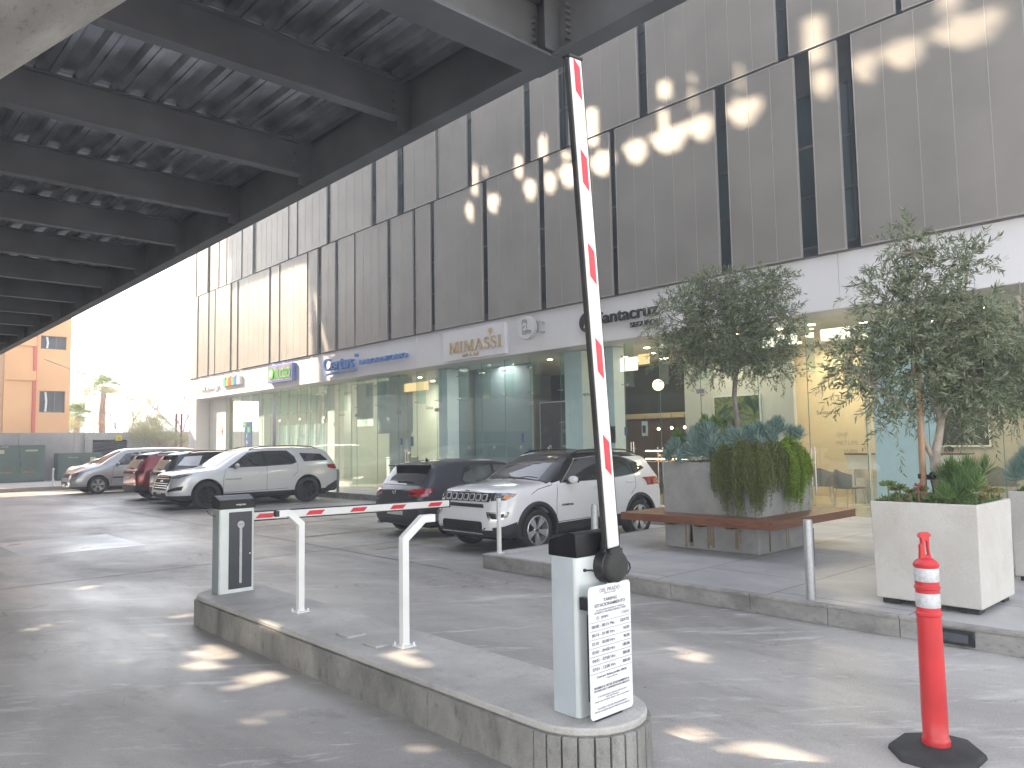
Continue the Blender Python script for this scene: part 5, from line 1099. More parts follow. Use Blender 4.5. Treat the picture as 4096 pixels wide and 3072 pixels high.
for (x, y, z, L, m) in [(8.86, 6.3, 1.5, .15, 'chalk'), (8.84, 6.12, 1.42, .14, 'chalk'), (8.82, 5.92, 1.47, .15, 'chalk'), (8.85, 5.72, 1.42, .14, 'chalk'), (9.0, 6.3, 1.62, .14, 'chalkg'), (9.05, 6.1, 1.66, .16, 'chalk'), (9.05, 5.88, 1.7, .17, 'chalk'), (9.2, 6.0, 1.82, .15, 'chalkg'), (8.9, 5.98, 1.58, .15, 'chalk'), (8.93, 5.78, 1.55, .15, 'chalk'), (9.0, 5.6, 1.5, .15, 'chalk'), (8.82, 6.36, 1.4, .12, 'chalk'),
                        (9.2, 5.5, 1.6, .16, 'chalk'), (9.4, 5.45, 1.66, .16, 'chalk'), (9.55, 5.4, 1.72, .15, 'chalk'), (9.6, 5.25, 1.6, .14, 'chalk'), (9.8, 5.3, 1.72, .15, 'chalk'), (9.95, 5.3, 1.78, .15, 'chalk'), (9.3, 5.3, 1.5, .14, 'chalk'), (8.86, 5.55, 1.44, .13, 'chalk'), (9.35, 5.75, 1.62, .15, 'chalk'), (10.05, 5.2, 1.66, .14, 'chalk')]:
    k += 1; stickplant((x, y, z), (rng.uniform(-.45, .1), rng.uniform(-.3, .3), 1), L*1.15, 44, m, CL if m == 'chalk' else ('yellow green stick plant topping the left heap of blue succulents' if x > 9.1 else 'yellow green stick plant at the back left of the bench planter'), 'chalk stick succulents in the bench planter' if m == 'chalk' else None, k)
# trailing rosemary and bright green shrub hanging over the planter rim
def trailing(name, label, rims, mat, seed, n, drop, leafL, leafW, dens, out=.12):
    rng = np.random.default_rng(seed); P = []; D = []; SV = MB()
    for i in range(n):
        (x0, y0), (x1, y1), nx, ny, dmax = rims[rng.integers(len(rims))]; f = rng.random(); s = np.array([x0+(x1-x0)*f, y0+(y1-y0)*f]); inn = rng.uniform(.0, .22)
        bm_ = .5+.5*sin(f*9+seed+x0*3)*cos(f*4+1); l = rng.uniform(.2, 1)**.9*dmax(f)*(.65+.5*(.5+.5*sin(f*17+seed))); o = rng.uniform(.01, out)*(.5+.9*bm_); hc = rng.uniform(.04, .13)+.14*bm_; pts = []
        for q in range(26):
            u = q/25; 
            if u < .3: v = u/.3; p = np.array([s[0]-nx*inn*(1-v)+nx*o*v*.6, s[1]-ny*inn*(1-v)+ny*o*v*.6, 1.28+hc*sin(v*pi*.75)/.7+rng.uniform(0, .01)])
            else: v = (u-.3)/.7; p = np.array([s[0]+nx*(o*.6+.05*sin(v*2.6)), s[1]+ny*(o*.6+.05*sin(v*2.6)), 1.28+hc*(1-v)-l*v])
            p[:2] += .012*np.array([sin(q*.9+i), cos(q*.8+i)]); pts.append(p)
        pts = np.array(pts); SV.tube([Vector(p) for p in pts[::3]], .003, n=3, cap=False)
        tg = np.gradient(pts, axis=0); 
        for j in range(dens): 
            q = rng.integers(26, size=1)[0]; P.append(pts[q]+rng.normal(size=3)*.004); D.append(unit(tg[q])*.5+unit(rng.normal(size=3))*.8)
    V, F = leaves(np.array(P), np.array(D), rng.uniform(.7, 1.2, len(P))*leafL, leafW, rng, .1, .05)
    o = len(V); V = np.concatenate([V, np.array(SV.v)]); F = F.tolist()+[tuple(i+o for i in f) for f in SV.f]
    me = npmesh(name, V, np.array(F), mat, loc=(rims[0][0][0], rims[0][0][1], 1.25)); return tag(me, label, 'plant')
trailing('rosemary_plant', 'dark trailing rosemary hanging over the near corner of the bench planter', [((8.775, 5.52), (8.775, 5.02), -1, 0, lambda f: .38+.42*abs(sin(f*7.))), ((8.775, 5.02), (9.35, 5.02), 0, -1, lambda f: .62-.45*f), ((8.775, 5.6), (8.775, 5.05), -1, 0, lambda f: .5), ((8.775, 5.12), (8.88, 5.02), -.7, -.7, lambda f: .62)], 'rosem', 3, 460, .6, .028, .0075, 120, .2)
trailing('trailing_shrub', 'bright yellow green shrub hanging down the right face of the bench planter', [((9.3, 5.02), (9.85, 5.02), 0, -1, lambda f: .25+.38*sin(pi*min(1, f*1.3)))], 'bright', 4, 190, .5, .045, .009, 105, .3)
def rosette(c, R, n, mat, label, seed, name='succulent', group=None, tilt=(0, 0, 1), stem=True):
    rng = np.random.default_rng(seed); P = []; D = []; Ls = []
    for i in range(n):
        th = i*2.39996; f = i/n; el = .25+f*1.0; P.append([c[0], c[1], c[2]]); D.append([cos(th)*sin(pi/2-el*.9), sin(th)*sin(pi/2-el*.9), sin(el*.9)]); Ls.append(R*(1-.45*f))
    Ls = np.array(Ls); V, F = leaves(np.array(P), np.array(D), Ls, Ls*.42, rng, -.1, -.25)
    o = len(V)
    s = MB(); s.tube([(c[0], c[1], c[2]), (c[0]+.01, c[1], c[2]-.14)], .007, n=5); V = np.concatenate([V, np.array(s.v)]); F = F.tolist()+[tuple(i+o for i in f) for f in s.f if len(f) == 4]
    return tag(npmesh(name, V, np.array(F), mat, loc=(c[0], c[1], c[2]-.1)), label, 'plant', group)
for i, (x, y, z) in enumerate(((9.05, 5.66, 1.62), (9.6, 5.05, 1.49), (9.75, 5.08, 1.5), (9.98, 5.1, 1.5), (10.08, 5.08, 1.44), (8.82, 5.82, 1.3))): rosette((x, y, z), .075, 26, 'succr' if 0 < i < 5 else 'succ', ['green rosette among the blue sticks, left of the tree trunk', 'bronze rosette above the bright hanging shrub', 'bronze rosette above the bright hanging shrub', 'bronze rosette at the right end of the bench planter', 'bronze rosette at the right end of the bench planter', 'green rosette spilling over the left rim of the bench planter'][i], i, group='bronze rosettes in the bench planter' if 0 < i < 5 else None)
# front cream planter's mixed bed
bed = [('succ', 'green succulent rosette at the left end of the front planter'), ('succr', 'bronze succulent rosette in the front planter, one of several')]
i = 30
for (x, y, z, R, m) in [(7.03, 2.75, 1.2, .09, 0), (7.1, 2.68, 1.17, .09, 0), (7.06, 2.58, 1.14, .08, 1), (7.02, 2.82, 1.06, .05, 0), (7.1, 2.5, 1.16, .08, 1), (7.05, 2.42, 1.1, .06, 0), (7.4, 2.12, 1.16, .08, 1), (7.5, 2.1, 1.14, .07, 1), (7.65, 2.1, 1.13, .08, 1), (7.3, 2.1, 1.1, .06, 1), (7.8, 2.1, 1.12, .07, 0), (7.2, 2.75, 1.15, .08, 1), (7.03, 2.62, 1.07, .06, 1)]:
    i += 1; rosette((x, y, z), R, 26, 'succr' if m else 'succ', 'bronze or reddish succulent rosette in the front cream planter' if m else 'green succulent rosette in the front cream planter', i, group='bronze rosettes in the front planter' if m else 'green rosettes in the front planter')
stickplant((7.05, 2.32, 1.14), (-.1, 0, 1), .11, 46, 'chalkg', 'pale green stick plant in the middle of the front planter', None, 60, r=.004, extra=1)
for j, (x, y, z) in enumerate(((7.25, 2.3, 1.28), (7.2, 2.18, 1.2), (7.45, 2.25, 1.3), (7.4, 2.35, 1.22), (7.6, 2.25, 1.26), (7.1, 2.22, 1.13), (7.7, 2.4, 1.2))): stickplant((x, y, z), (-.1, -.1, 1), .17, 60, 'aloe', 'feathery bright green bushy plant in the right half of the front planter', 'feathery green bushes in the front planter', 70+j, 'feathery_shrub', .0042, 2)
# low filler ground cover in the beds
def cover(x0, x1, y0, y1, z, n, mat, label, seed, L=.045):
    rng = np.random.default_rng(seed); P = np.stack([rng.uniform(x0, x1, n), rng.uniform(y0, y1, n), z+rng.uniform(0, .05, n)], 1); D = rng.normal(size=(n, 3))+np.array([0, 0, 1.1]); V, F = leaves(P, D, rng.uniform(.6, 1.3, n)*L, L*.3, rng); return tag(npmesh('ground_cover', V, F, mat, loc=(x0, y0, z)), label, kind='stuff')
cover(7.03, 7.86, 2.09, 2.85, 1.03, 2600, 'succ', 'small leafy ground cover in the front cream planter', 1); cover(8.95, 9.8, 1.5, 2.27, 1.03, 1600, 'succ', 'leafy cover in the rear cream planter', 2); cover(8.88, 10.1, 5.12, 6.34, 1.27, 2600, 'rosem', 'low cover on the soil of the bench planter', 3)
for j, (x, y, z, m) in enumerate(((8.98, 2.27, 1.24, 'chalk'), (9.0, 2.1, 1.28, 'chalk'), (9.1, 2.2, 1.34, 'chalk'), (9.02, 1.9, 1.22, 'chalk'), (9.3, 2.15, 1.35, 'chalk'), (9.1, 1.75, 1.2, 'aloe'), (9.3, 1.8, 1.25, 'aloe'))):
    stickplant((x, y, z), (-.1, -.05, 1), .17, 56, m, 'blue green stick plant in the planter at the right edge' if m == 'chalk' else 'green bushy plant at the far right edge of the rear planter', 'stick plants in the rear planter' if m == 'chalk' else 'bushy plants in the rear planter', 90+j, r=.005, extra=2)
MT['pinkleaf'] = leafmat('pink_leaf', [(.45, .08, .12), (.35, .12, .10)], .4)
rosette((7.03, 2.5, 1.2), .06, 8, 'pinkleaf', 'pink leaved bromeliad beside the trunk in the front planter', 40); rosette((9.0, 1.95, 1.2), .07, 8, 'pinkleaf', 'pink leaved plant in the rear planter at the right edge', 41)
# ================================================================ CARS
def paint(name, col, metal=.0, rough=.25):
    m = simple(name, col, rough, metal, .015, 2, coat=1.); MT[name] = m; return name
paint('paint_white', (.78, .78, .80)); paint('paint_silver', (.66, .67, .69), .3, .3); paint('paint_silver2', (.44, .44, .46), .6, .32)
paint('paint_grey', (.038, .043, .052), .0, .35); MT['paint_grey'].node_tree.nodes['Principled BSDF'].inputs['Coat Weight'].default_value = .35; MT['paint_grey'].node_tree.nodes['Principled BSDF'].inputs['Specular IOR Level'].default_value = .3; paint('paint_red', (.28, .012, .018), .35, .25); paint('paint_dark', (.045, .045, .05), .4, .25); paint('paint_black', (.006, .006, .007)); MT['paint_black'].node_tree.nodes['Principled BSDF'].inputs['Coat Weight'].default_value = .3; MT['paint_black'].node_tree.nodes['Principled BSDF'].inputs['Specular IOR Level'].default_value = .3; paint('paint_pale', (.6, .6, .62), .4, .3)
MT['carglass'] = simple('car_glass', (.012, .016, .017), .02, 0, 0, spec=1.2); MT['carglass2'] = simple('car_glass_clearer', (.05, .065, .065), .02, 0, .5, 2.2, spec=1.2)
MT['clad'] = simple('grey_black_cladding', (.03, .031, .034), .55, 0, .1, 20); MT['headl'] = simple('headlamp_glass', (.38, .40, .43), .06, .5, .6, 30, coat=1.)
MT['amber'] = simple('amber_lens', (.75, .22, .02), .12, 0, .1, coat=1.); MT['tail'] = simple('tail_lens', (.42, .008, .012), .08, 0, .45, 30, coat=1.); MT['tail2'] = simple('tail_lens_dark', (.12, .004, .008), .08, 0, .3, 30, coat=1.)
MT['rimsil'] = simple('alloy_rim', (.66, .66, .67), .25, .7, .05); MT['rimblk'] = simple('black_rim', (.014, .014, .015), .3, .3, .1); MT['gap'] = simple('shut_line', (.015, .015, .016), .7, 0, 0); MT['well'] = simple('wheel_well', (.008, .008, .008), .9, 0, 0)
MT['brightc'] = simple('bright_trim', (.8, .8, .8), .3, .4, 0)
MT['plate'] = simple('plate_white', (.6, .6, .58), .4, 0, .1)
def interp(P, s):
    if s <= P[0][0]: return P[0][1]
    for (a, b), (c, d) in zip(P, P[1:]):
        if s <= c: return b+(d-b)*(s-a)/(c-a) if c > a else d
    return P[-1][1]
def make_car(name, label, cat, loc, rz, L, Wd, prof, belt, wheels, R, zb, pm, rim='rimsil', spokes=5, tum=.40, nose=.12, arch=.055, clad=0., archtrim=False, roofcol=None, side=[], front=[], rear=[], top=[], lines=[], handles=[], mirror=None, rails=None, extra=None, plan=None, cladmat='clad', group=None, tw=.22, tailslant=0., k=.94):
    t = thing(name, label, cat, loc, rz, group); t.scale = (k, k, k)
    hw0 = Wd/2
    PL = plan or [(0, .66), (.06, .80), (.18, .90), (.40, .965), (.8, .99), (1.2, 1), (L-1.1, 1), (L-.6, .98), (L-.25, .93), (L-.08, .86), (L, .76)]
    ss = sorted(set([round(x, 3) for x in [0, .03, .1, .22, .4, .6]+[p[0] for p in prof]+[.8+.22*i for i in range(int((L-1.3)/.22))]+[L-.4, L-.22, L-.1, L-.03, L] if 0 <= x <= L]))
    s2 = [ss[0]]
    for s in ss[1:]:
        if s-s2[-1] > .025 or s == L: s2.append(s)
    rings = []
    for s in s2:
        zt = interp(prof, s); hw = hw0*interp(PL, s); zbel = interp(belt, s); cab = zt > zbel+.12; zs = min(zbel, zt-.06)
        g = max(0., min(1., (zt-zs-.08)/.3)); ec = 1 if .05 < s < L-.05 else .9
        zr = zt-.055*g-.02; yr = (hw-.15)*(1-g)+(hw-.055-tum*max(0, zr-zs))*g
        b_ = zb+(.09 if s < .05 or s > L-.05 else (.04 if s < .3 or s > L-.3 else 0))
        r = [(0, b_), (hw-.16, b_), (hw-.04, b_+.05), (hw-.004, b_+.17), (hw, .5*(zs+b_)), (hw-.012, zs-.13), (hw-.05, zs), (yr, zr), (yr-.09-.15*(1-g), zt-.012*g-.004), (yr*.45, zt+.008), (0, zt+.014)]
        rings.append([(L/2-s, y, z) for y, z in r]+[(L/2-s, -y, z) for y, z in r[-2:0:-1]])
    n = len(rings[0]); V = [p for r in rings for p in r]
    # raked nose: move the upper nose back
    def rake(p):
        x, y, z = p; s = L/2-x
        if s < .5: s2_ = s+nose*max(0, (z-.55))/.4*(1-s/.5)+(.05*max(0, .42-z)/.2)*(1-s/.5); x = L/2-s2_
        if tailslant and L-s < .4: x += tailslant*max(0, z-.8)*(1-(L-s)/.4)
        return (x, y, z)
    V = [rake(p) for p in V]; m_ = len(rings)
    F = [(i*n+k, i*n+(k+1) % n, (i+1)*n+(k+1) % n, (i+1)*n+k) for i in range(m_-1) for k in range(n)]
    for base, rev in ((0, 1), ((m_-1)*n, 0)):
        for k in range(n//2):
            a, b, c, d = k, k+1, (n-k-1) % n, (n-k) % n
            f = (base+a, base+b, base+c, base+d) if k not in (0,) else (base+0, base+1, base+n-1)
            if k == n//2-1: f = (base+k, base+k+1, base+n-k-1) 
            F.append(f[::-1] if rev else f)
    me = bpy.data.meshes.new('body'); me.from_pydata(V, [], F); bm = bmesh.new(); bm.from_mesh(me); bmesh.ops.remove_doubles(bm, verts=bm.verts, dist=1e-4)
    bmesh.ops.recalc_face_normals(bm, faces=bm.faces); cr = bm.edges.layers.float.new('crease_edge')
    for e in bm.edges:
        xs = [v.co.x for v in e.verts]
        fa = [f.normal for f in e.link_faces]
        if len(fa) == 2 and fa[0].dot(fa[1]) < .35: e[cr] = .55
    bm.to_mesh(me); bm.free()
    o = bpy.data.objects.new('tmp', me); COL.objects.link(o); sm = o.modifiers.new('s', 'SUBSURF'); sm.levels = 2; sm.render_levels = 2
    cut = MB()
    for s in wheels:
        for sg in (-1, 1): cut.cyl((L/2-s, sg*(hw0-.34), R+.005), (L/2-s, sg*(hw0+.3), R+.005), R+arch, n=48)
    cm = bpy.data.meshes.new('cut'); cm.from_pydata(cut.v, [], cut.f); co_ = bpy.data.objects.new('cut', cm); COL.objects.link(co_)
    b = bmesh.new(); b.from_mesh(cm); bmesh.ops.recalc_face_normals(b, faces=b.faces); b.to_mesh(cm); b.free()
    bo = o.modifiers.new('b', 'BOOLEAN'); bo.object = co_; bo.operation = 'DIFFERENCE'; bo.solver = 'EXACT'
    bpy.context.view_layer.update(); dg = bpy.context.evaluated_depsgraph_get(); bm_me = bpy.data.meshes.new_from_object(o.evaluated_get(dg))
    bo.show_viewport = False; bpy.context.view_layer.update(); dg = bpy.context.evaluated_depsgraph_get(); solid = bpy.data.meshes.new_from_object(o.evaluated_get(dg))
    b = bmesh.new(); b.from_mesh(solid); bvh = BVHTree.FromBMesh(b); b.free()
    bpy.data.objects.remove(o); bpy.data.objects.remove(co_)
    b = bmesh.new(); b.from_mesh(bm_me)
    if clad: bmesh.ops.bisect_plane(b, geom=b.verts[:]+b.edges[:]+b.faces[:], plane_co=(0, 0, clad), plane_no=(0, 0, 1))
    if roofcol: bmesh.ops.bisect_plane(b, geom=b.verts[:]+b.edges[:]+b.faces[:], plane_co=(0, 0, roofcol[0]), plane_no=(0, 0, 1))
    well = []
    for f in b.faces:
        c = f.calc_center_median(); f.smooth = True; f.material_index = 0
        if clad and c.z < clad: f.material_index = 1
        if roofcol and (c.z > roofcol[0] or (len(roofcol) > 3 and c.z > interp(belt, L/2-c.x)+.03 and L/2-c.x < roofcol[3])) and L/2-c.x > roofcol[1]: f.material_index = 3
        for s in wheels:
            dd = sqrt((c.x-(L/2-s))**2+(c.z-R)**2)
            if dd < R+arch+.002 and abs(c.y) < hw0-.03 and abs(c.y) > hw0-.4 and (abs(f.normal.y) > .9 or dd > R+arch-.02) and (abs(f.normal.y) < .3 or dd < R+arch): f.material_index = 2
    bm_me.materials.clear(); b.to_mesh(bm_me); b.free()
    for m in (pm, cladmat, 'well', (roofcol or (0, 0, 'paint_black'))[2]): bm_me.materials.append(MT[m])
    bm_me.set_sharp_from_angle(angle=radians(38)); bo_ = bpy.data.objects.new('body', bm_me); COL.objects.link(bo_); bo_.parent = t
    def cast(ax, u, v, sg):
        if ax == 'y': o_, d_ = Vector((u, sg*3, v)), Vector((0, -sg, 0))
        elif ax == 'x': o_, d_ = Vector((sg*(L/2+2), u, v)), Vector((-sg, 0, 0))
        else: o_, d_ = Vector((u, v, 3)), Vector((0, 0, -1))
        h = bvh.ray_cast(o_, d_)
        if h[0] is None:
            q = o_+d_*((3-hw0) if ax == 'y' else (2.02 if ax == 'x' else 2)); h = bvh.find_nearest(q)
        return h[0], h[1]
    def patch(nm, poly, ax, sg, mat, off=.004, step=.06, parent=t, thick=.0):
        """polygon in (s,z) for sides, (y,z) for the ends, (s,y) for the top, laid on the body"""
        if ax == 'y' or ax == 'z': poly = [(L/2-s, z) for s, z in poly]
        tri = geometry.tessellate_polygon([[Vector((a, c, 0)) for a, c in poly]]); b = bmesh.new(); vs = [b.verts.new((a, c, 0)) for a, c in poly]
        for q in tri:
            try: b.faces.new([vs[i] for i in q])
            except ValueError: pass
        for k in (0, 1):
            lo, hi = min(p[k] for p in poly), max(p[k] for p in poly); nn = int((hi-lo)/step)
            for i in range(1, nn+1):
                pc = [0, 0, 0]; pc[k] = lo+(hi-lo)*i/(nn+1); pn = [0, 0, 0]; pn[k] = 1
                bmesh.ops.bisect_plane(b, geom=b.verts[:]+b.edges[:]+b.faces[:], plane_co=pc, plane_no=pn)
        outd = {'y': Vector((0, sg, 0)), 'x': Vector((sg, 0, 0)), 'z': Vector((0, 0, 1))}[ax]
        for v in b.verts:
            p, nrm = cast(ax, v.co.x, v.co.y, sg)
            if nrm.dot(outd) < 0: nrm = outd
            v.co = p+(nrm*.7+outd*.3).normalized()*off
        be = [e for e in b.edges if e.is_boundary]; r = bmesh.ops.extrude_edge_only(b, edges=be)
        for v in [g_ for g_ in r['geom'] if isinstance(g_, bmesh.types.BMVert)]: v.co -= outd*(off+.006)
        bmesh.ops.recalc_face_normals(b, faces=b.faces); me = bpy.data.meshes.new(nm); b.to_mesh(me); b.free(); me.materials.append(MT[mat]); me.shade_smooth(); me.set_sharp_from_angle(angle=radians(40))
        ob = bpy.data.objects.new(nm, me); COL.objects.link(ob); ob.parent = parent; return ob
    def strip(nm, pts, ax, sg, w, mat, off=.003, parent=t):
        """narrow band following a polyline"""
        L_, R__ = [], []
        for i, p in enumerate(pts):
            a, c = pts[max(0, i-1)], pts[min(len(pts)-1, i+1)]; d = Vector((c[0]-a[0], c[1]-a[1])).normalized(); L_.append((p[0]-d.y*w/2, p[1]+d.x*w/2)); R__.append((p[0]+d.y*w/2, p[1]-d.x*w/2))
        return patch(nm, L_+R__[::-1], ax, sg, mat, off, .08, parent)
    for spec in side:
        nm, poly, mat, off = spec[:4]
        for sg in (-1, 1): patch(nm, poly, 'y', sg, mat, off)
    for spec in front: patch(spec[0], spec[1], 'x', 1, spec[2], spec[3])
    for spec in rear: patch(spec[0], spec[1], 'x', -1, spec[2], spec[3])
    for spec in top: patch(spec[0], spec[1], 'z', 1, spec[2], spec[3])
    for sg in (-1, 1):
        for pts in lines: strip('shut_line', pts, 'y', sg, .009, 'gap', .0015)
    for (s, z) in handles:
        for sg in (-1, 1):
            p, nrm = cast('y', L/2-s, z, sg); g = MB(); g.obox(p+Vector((0, sg*.022, 0)), (1, 0, 0), (0, 1, 0), (0, 0, 1), .10, .010, .014)
            g.obox(p+Vector((.085, sg*.008, 0)), (1, 0, 0), (0, 1, 0), (0, 0, 1), .012, .014, .011); g.obox(p+Vector((-.085, sg*.008, 0)), (1, 0, 0), (0, 1, 0), (0, 0, 1), .012, .014, .011)
            build('door_handle', g, pm, t, bevel=.008)
    if mirror:
        s, z = mirror
        for sg in (-1, 1):
            p, nrm = cast('y', L/2-s, z-.04, sg); c = p+Vector((0, sg*.13, .05)); me_ = MB(); me_.obox(c, (1, 0, 0), (0, 1, 0), (0, 0, 1), .07, .115, .075)
            ob = build('side_mirror', me_, pm, t); sb = ob.modifiers.new('s', 'SUBSURF'); sb.levels = sb.render_levels = 3
            g = MB(); g.obox(p+Vector((.0, sg*.03, .0)), (1, 0, 0), (0, 1, 0), (0, 0, 1), .04, .07, .02); build('mirror_foot', g, 'clad', t, bevel=.008)
            g = MB(); g.obox(c+Vector((-.052, 0, 0)), (1, 0, 0), (0, 1, 0), (0, 0, 1), .002, .085, .052); build('mirror_glass', g, 'carglass', t, bevel=.001)
    if rails:
        s0, s1, mat, y = rails
        for sg in (-1, 1):
            pts = []
            for i in range(13):
                s = s0+(s1-s0)*i/12; h = bvh.ray_cast(Vector((L/2-s, sg*y, 3)), Vector((0, 0, -1)))[0]; pts.append(h+Vector((0, 0, .008+.038*min(1, sin(pi*i/12)*3))))
            g = MB(); g.tube(pts, .015, n=8); build('roof_rail', g, mat, t)
    # wheels
    for s in wheels:
        for sg in (-1, 1):
            c = Vector((L/2-s, sg*(hw0-tw/2-.015), R)); w = bpy.data.objects.new('wheel', None); COL.objects.link(w); w.parent = t; w.location = c; w.rotation_euler = (0, 0, 0 if sg > 0 else pi)
            h = tw/2; rr = R*.68; g = MB(); rot = random.random()*6
            g.lathe([(rr, -h+.01), (rr+.02, -h), (R*.93, -h+.004), (R*.985, -h+.03), (R, -h+.055), (R, h-.055), (R*.985, h-.03), (R*.93, h-.004), (rr+.02, h), (rr, h-.01)], (0, 0, 0), 40, axis=1, close=True)
            for k in (-.5, 0, .5): pass
            build('tyre', g, 'tyre', w, smooth=50)
            g = MB(); g.lathe([(rr+.003, -h+.01), (rr+.003, h-.012), (rr-.006, h-.004), (rr-.018, h-.006), (rr-.022, h-.03), (rr-.03, -.02), (.0, -.02)], (0, 0, 0), 40, axis=1); 
            g.mi = 0
            g.lathe([(0, h-.03), (.05, h-.03), (.062, h-.045), (.062, h-.06)], (0, 0, 0), 20, axis=1)
            for k in range(spokes):
                a = rot+2*pi*k/spokes
                for da in ((-.16, .16) if spokes < 7 else (0,)):
                    p0 = (.045, h-.036); q0, q1 = Vector((cos(a)*.045, 0, sin(a)*.045)), Vector((cos(a+da)*(rr-.012), 0, sin(a+da)*(rr-.012))); dr = (q1-q0).normalized(); tn = Vector((-dr.z, 0, dr.x)); ww0, ww1 = .024, .019+.01*(spokes < 6)
                    V_ = [q0+tn*ww0+Vector((0, h-.03, 0)), q0-tn*ww0+Vector((0, h-.03, 0)), q1-tn*ww1+Vector((0, h-.012, 0)), q1+tn*ww1+Vector((0, h-.012, 0))]
                    g.add(V_+[v-Vector((0, .035, 0)) for v in V_], [(0, 1, 2, 3), (4, 5, 6, 7), (0, 1, 5, 4), (1, 2, 6, 5), (2, 3, 7, 6), (3, 0, 4, 7)])
            build('rim', g, rim, w, smooth=35, bevel=.0)
            g = MB(); g.cyl((0, -.018, 0), (0, -.010, 0), rr-.032, n=32); build('brake_disc', g, 'gap', w)
            g = MB(); g.lathe([(0, h-.028), (.028, h-.028), (.03, h-.034)], (0, 0, 0), 16, axis=1)
            for k in range(5): a = rot+2*pi*k/5+.3; g.cyl((cos(a)*.046, h-.034, sin(a)*.046), (cos(a)*.046, h-.026, sin(a)*.046), .008, n=6)
            build('hub_cap', g, 'gap', w)
            if archtrim:
                g = MB(); ra, rb = R+arch-.004, R+arch+.055; ns = 30; vs = []
                y0_, y1_ = hw0-.09, hw0+.012
                for i in range(ns+1):
                    a = -.42+(pi+.84)*i/ns; zz = R+.005
                    for r_, y_ in ((ra, y0_), (ra, y1_-.004), (rb-.012, y1_), (rb, y1_-.02), (rb, y0_)): vs.append((L/2-s+r_*cos(a), sg*y_, max(zb+.03, zz+r_*sin(a))))
                fs = [(i*5+k, i*5+(k+1) % 5, (i+1)*5+(k+1) % 5, (i+1)*5+k) for i in range(ns) for k in range(5)]; g.add(vs, fs+[(0, 1, 2, 3, 4), tuple(range(ns*5, ns*5+5))]); build('arch_trim', g, cladmat, t, smooth=50)
    g = MB(); g.box(-L/2+.4, L/2-.4, -hw0+.3, hw0-.3, zb-.03, zb+.1); build('underbody', g, 'well', t)
    if extra: extra(t, cast, patch, strip, L, hw0)
    return t
def ctext(t, s, p, h, mat, front, w=None, bold=.01, name='badge_lettering'):
    """lettering in a car's local space; front: +1 nose, -1 tail, 2 left side, -2 right side"""
    R_ = {1: Matrix(((0, 0, 1), (1, 0, 0), (0, 1, 0))), -1: Matrix(((0, 0, -1), (-1, 0, 0), (0, 1, 0))), 2: Matrix(((-1, 0, 0), (0, 0, 1), (0, 1, 0))), -2: Matrix(((1, 0, 0), (0, 0, -1), (0, 1, 0)))}[front]
    o = text(s, (0, 0, 0), h, R_, mat, name, None, w=w, depth=.004, bold=bold); o.parent = t; o.location = p; return o

# ---- white suv with black roof (nose towards the barrier)
def ex_jeep(t, cast, patch, strip, L, hw):
    patch('grille', [(-.56, .83), (.56, .83), (.60, .955), (.57, .97), (-.57, .97), (-.60, .955)], 'x', 1, 'black', .006)
    for k in range(7):
        c = (k-3)*.152; q = rrect(c-.058, c+.058, .838, .95, .022, 3); f = patch('grille_slot', q, 'x', 1, 'brightc', .018)
        patch('slot_mesh', rrect(c-.040, c+.040, .860, .936, .016, 3), 'x', 1, 'gap', .022, parent=f)
    patch('upper_intake', [(-.48, .74), (.48, .74), (.44, .795), (-.46, .795)], 'x', 1, 'gap', .006); patch('lower_intake', rrect(-.50, .50, .38, .53, .05), 'x', 1, 'gap', .008)
    g = MB(); 
    for i in range(-9, 10):
        for z in (.41, .44, .47, .50):
            p, n_ = cast('x', i*.045+(.022 if int(z*100) % 2 else 0), z, 1); g.obox(p+Vector((.012, 0, 0)), (1, 0, 0), (0, 1, .6), (0, -.6, 1), .003, .016, .003)
    build('intake_mesh', g, 'clad', t); patch('chrome_strip', [(-.52, .335), (.52, .335), (.50, .355), (-.50, .355)], 'x', 1, 'chrome', .02)
    for s_ in (-1, 1):
        h = patch('headlight', [(s_*.60, .85), (s_*.80, .86), (s_*.81, .955), (s_*.78, .97), (s_*.59, .97)], 'x', 1, 'headl', .010)
        patch('headlight_side', [(.14, .865), (.34, .88), (.46, .95), (.30, .97), (.14, .965)], 'y', s_, 'headl', .008, parent=h); patch('turn_signal', [(.22, .88), (.33, .89), (.42, .945), (.26, .93)], 'y', s_, 'amber', .012, parent=h); patch('lamp_bezel', [(s_*.60, .85), (s_*.65, .851), (s_*.64, .97), (s_*.60, .97)], 'x', 1, 'gap', .014, parent=h)
        f = patch('fog_lamp', [(s_*.56, .68), (s_*.84, .68), (s_*.83, .60), (s_*.78, .545), (s_*.66, .55), (s_*.60, .61)], 'x', 1, 'chrome', .008)
        patch('fog_recess', [(s_*.62, .655), (s_*.81, .655), (s_*.80, .60), (s_*.76, .57), (s_*.68, .575)], 'x', 1, 'gap', .012, parent=f); p, n_ = cast('x', s_*.74, .612, 1); g = MB(); g.cyl(p+Vector((.012, 0, 0)), p+Vector((.02, 0, 0)), .03, n=16); build('fog_lens', g, 'headl', f)
    p, n_ = cast('x', 0, .988, 1); ctext(t, 'Jeep', p+Vector((.012, 0, .006)), .036, 'rimsil', 1, .1, .03)
    for s_ in (-1, 1): p, n_ = cast('y', L/2-1.55, .72, s_); ctext(t, 'COMPASS', p+Vector((0, s_*.006, 0)), .032, 'gap', 2*s_, .28, .03)
    for s_ in (-1, 1):
        g = MB(); a = bp_(cast, L/2-1.05, s_*.12); g.tube([a+Vector((0, 0, .02)), a+Vector((-.08, s_*.25, .07)), a+Vector((-.10, s_*.5, .05))], .008, n=6); build('wiper', g, 'gap', t)
def bp_(cast, x, y): return cast('z', x, y, 1)[0]
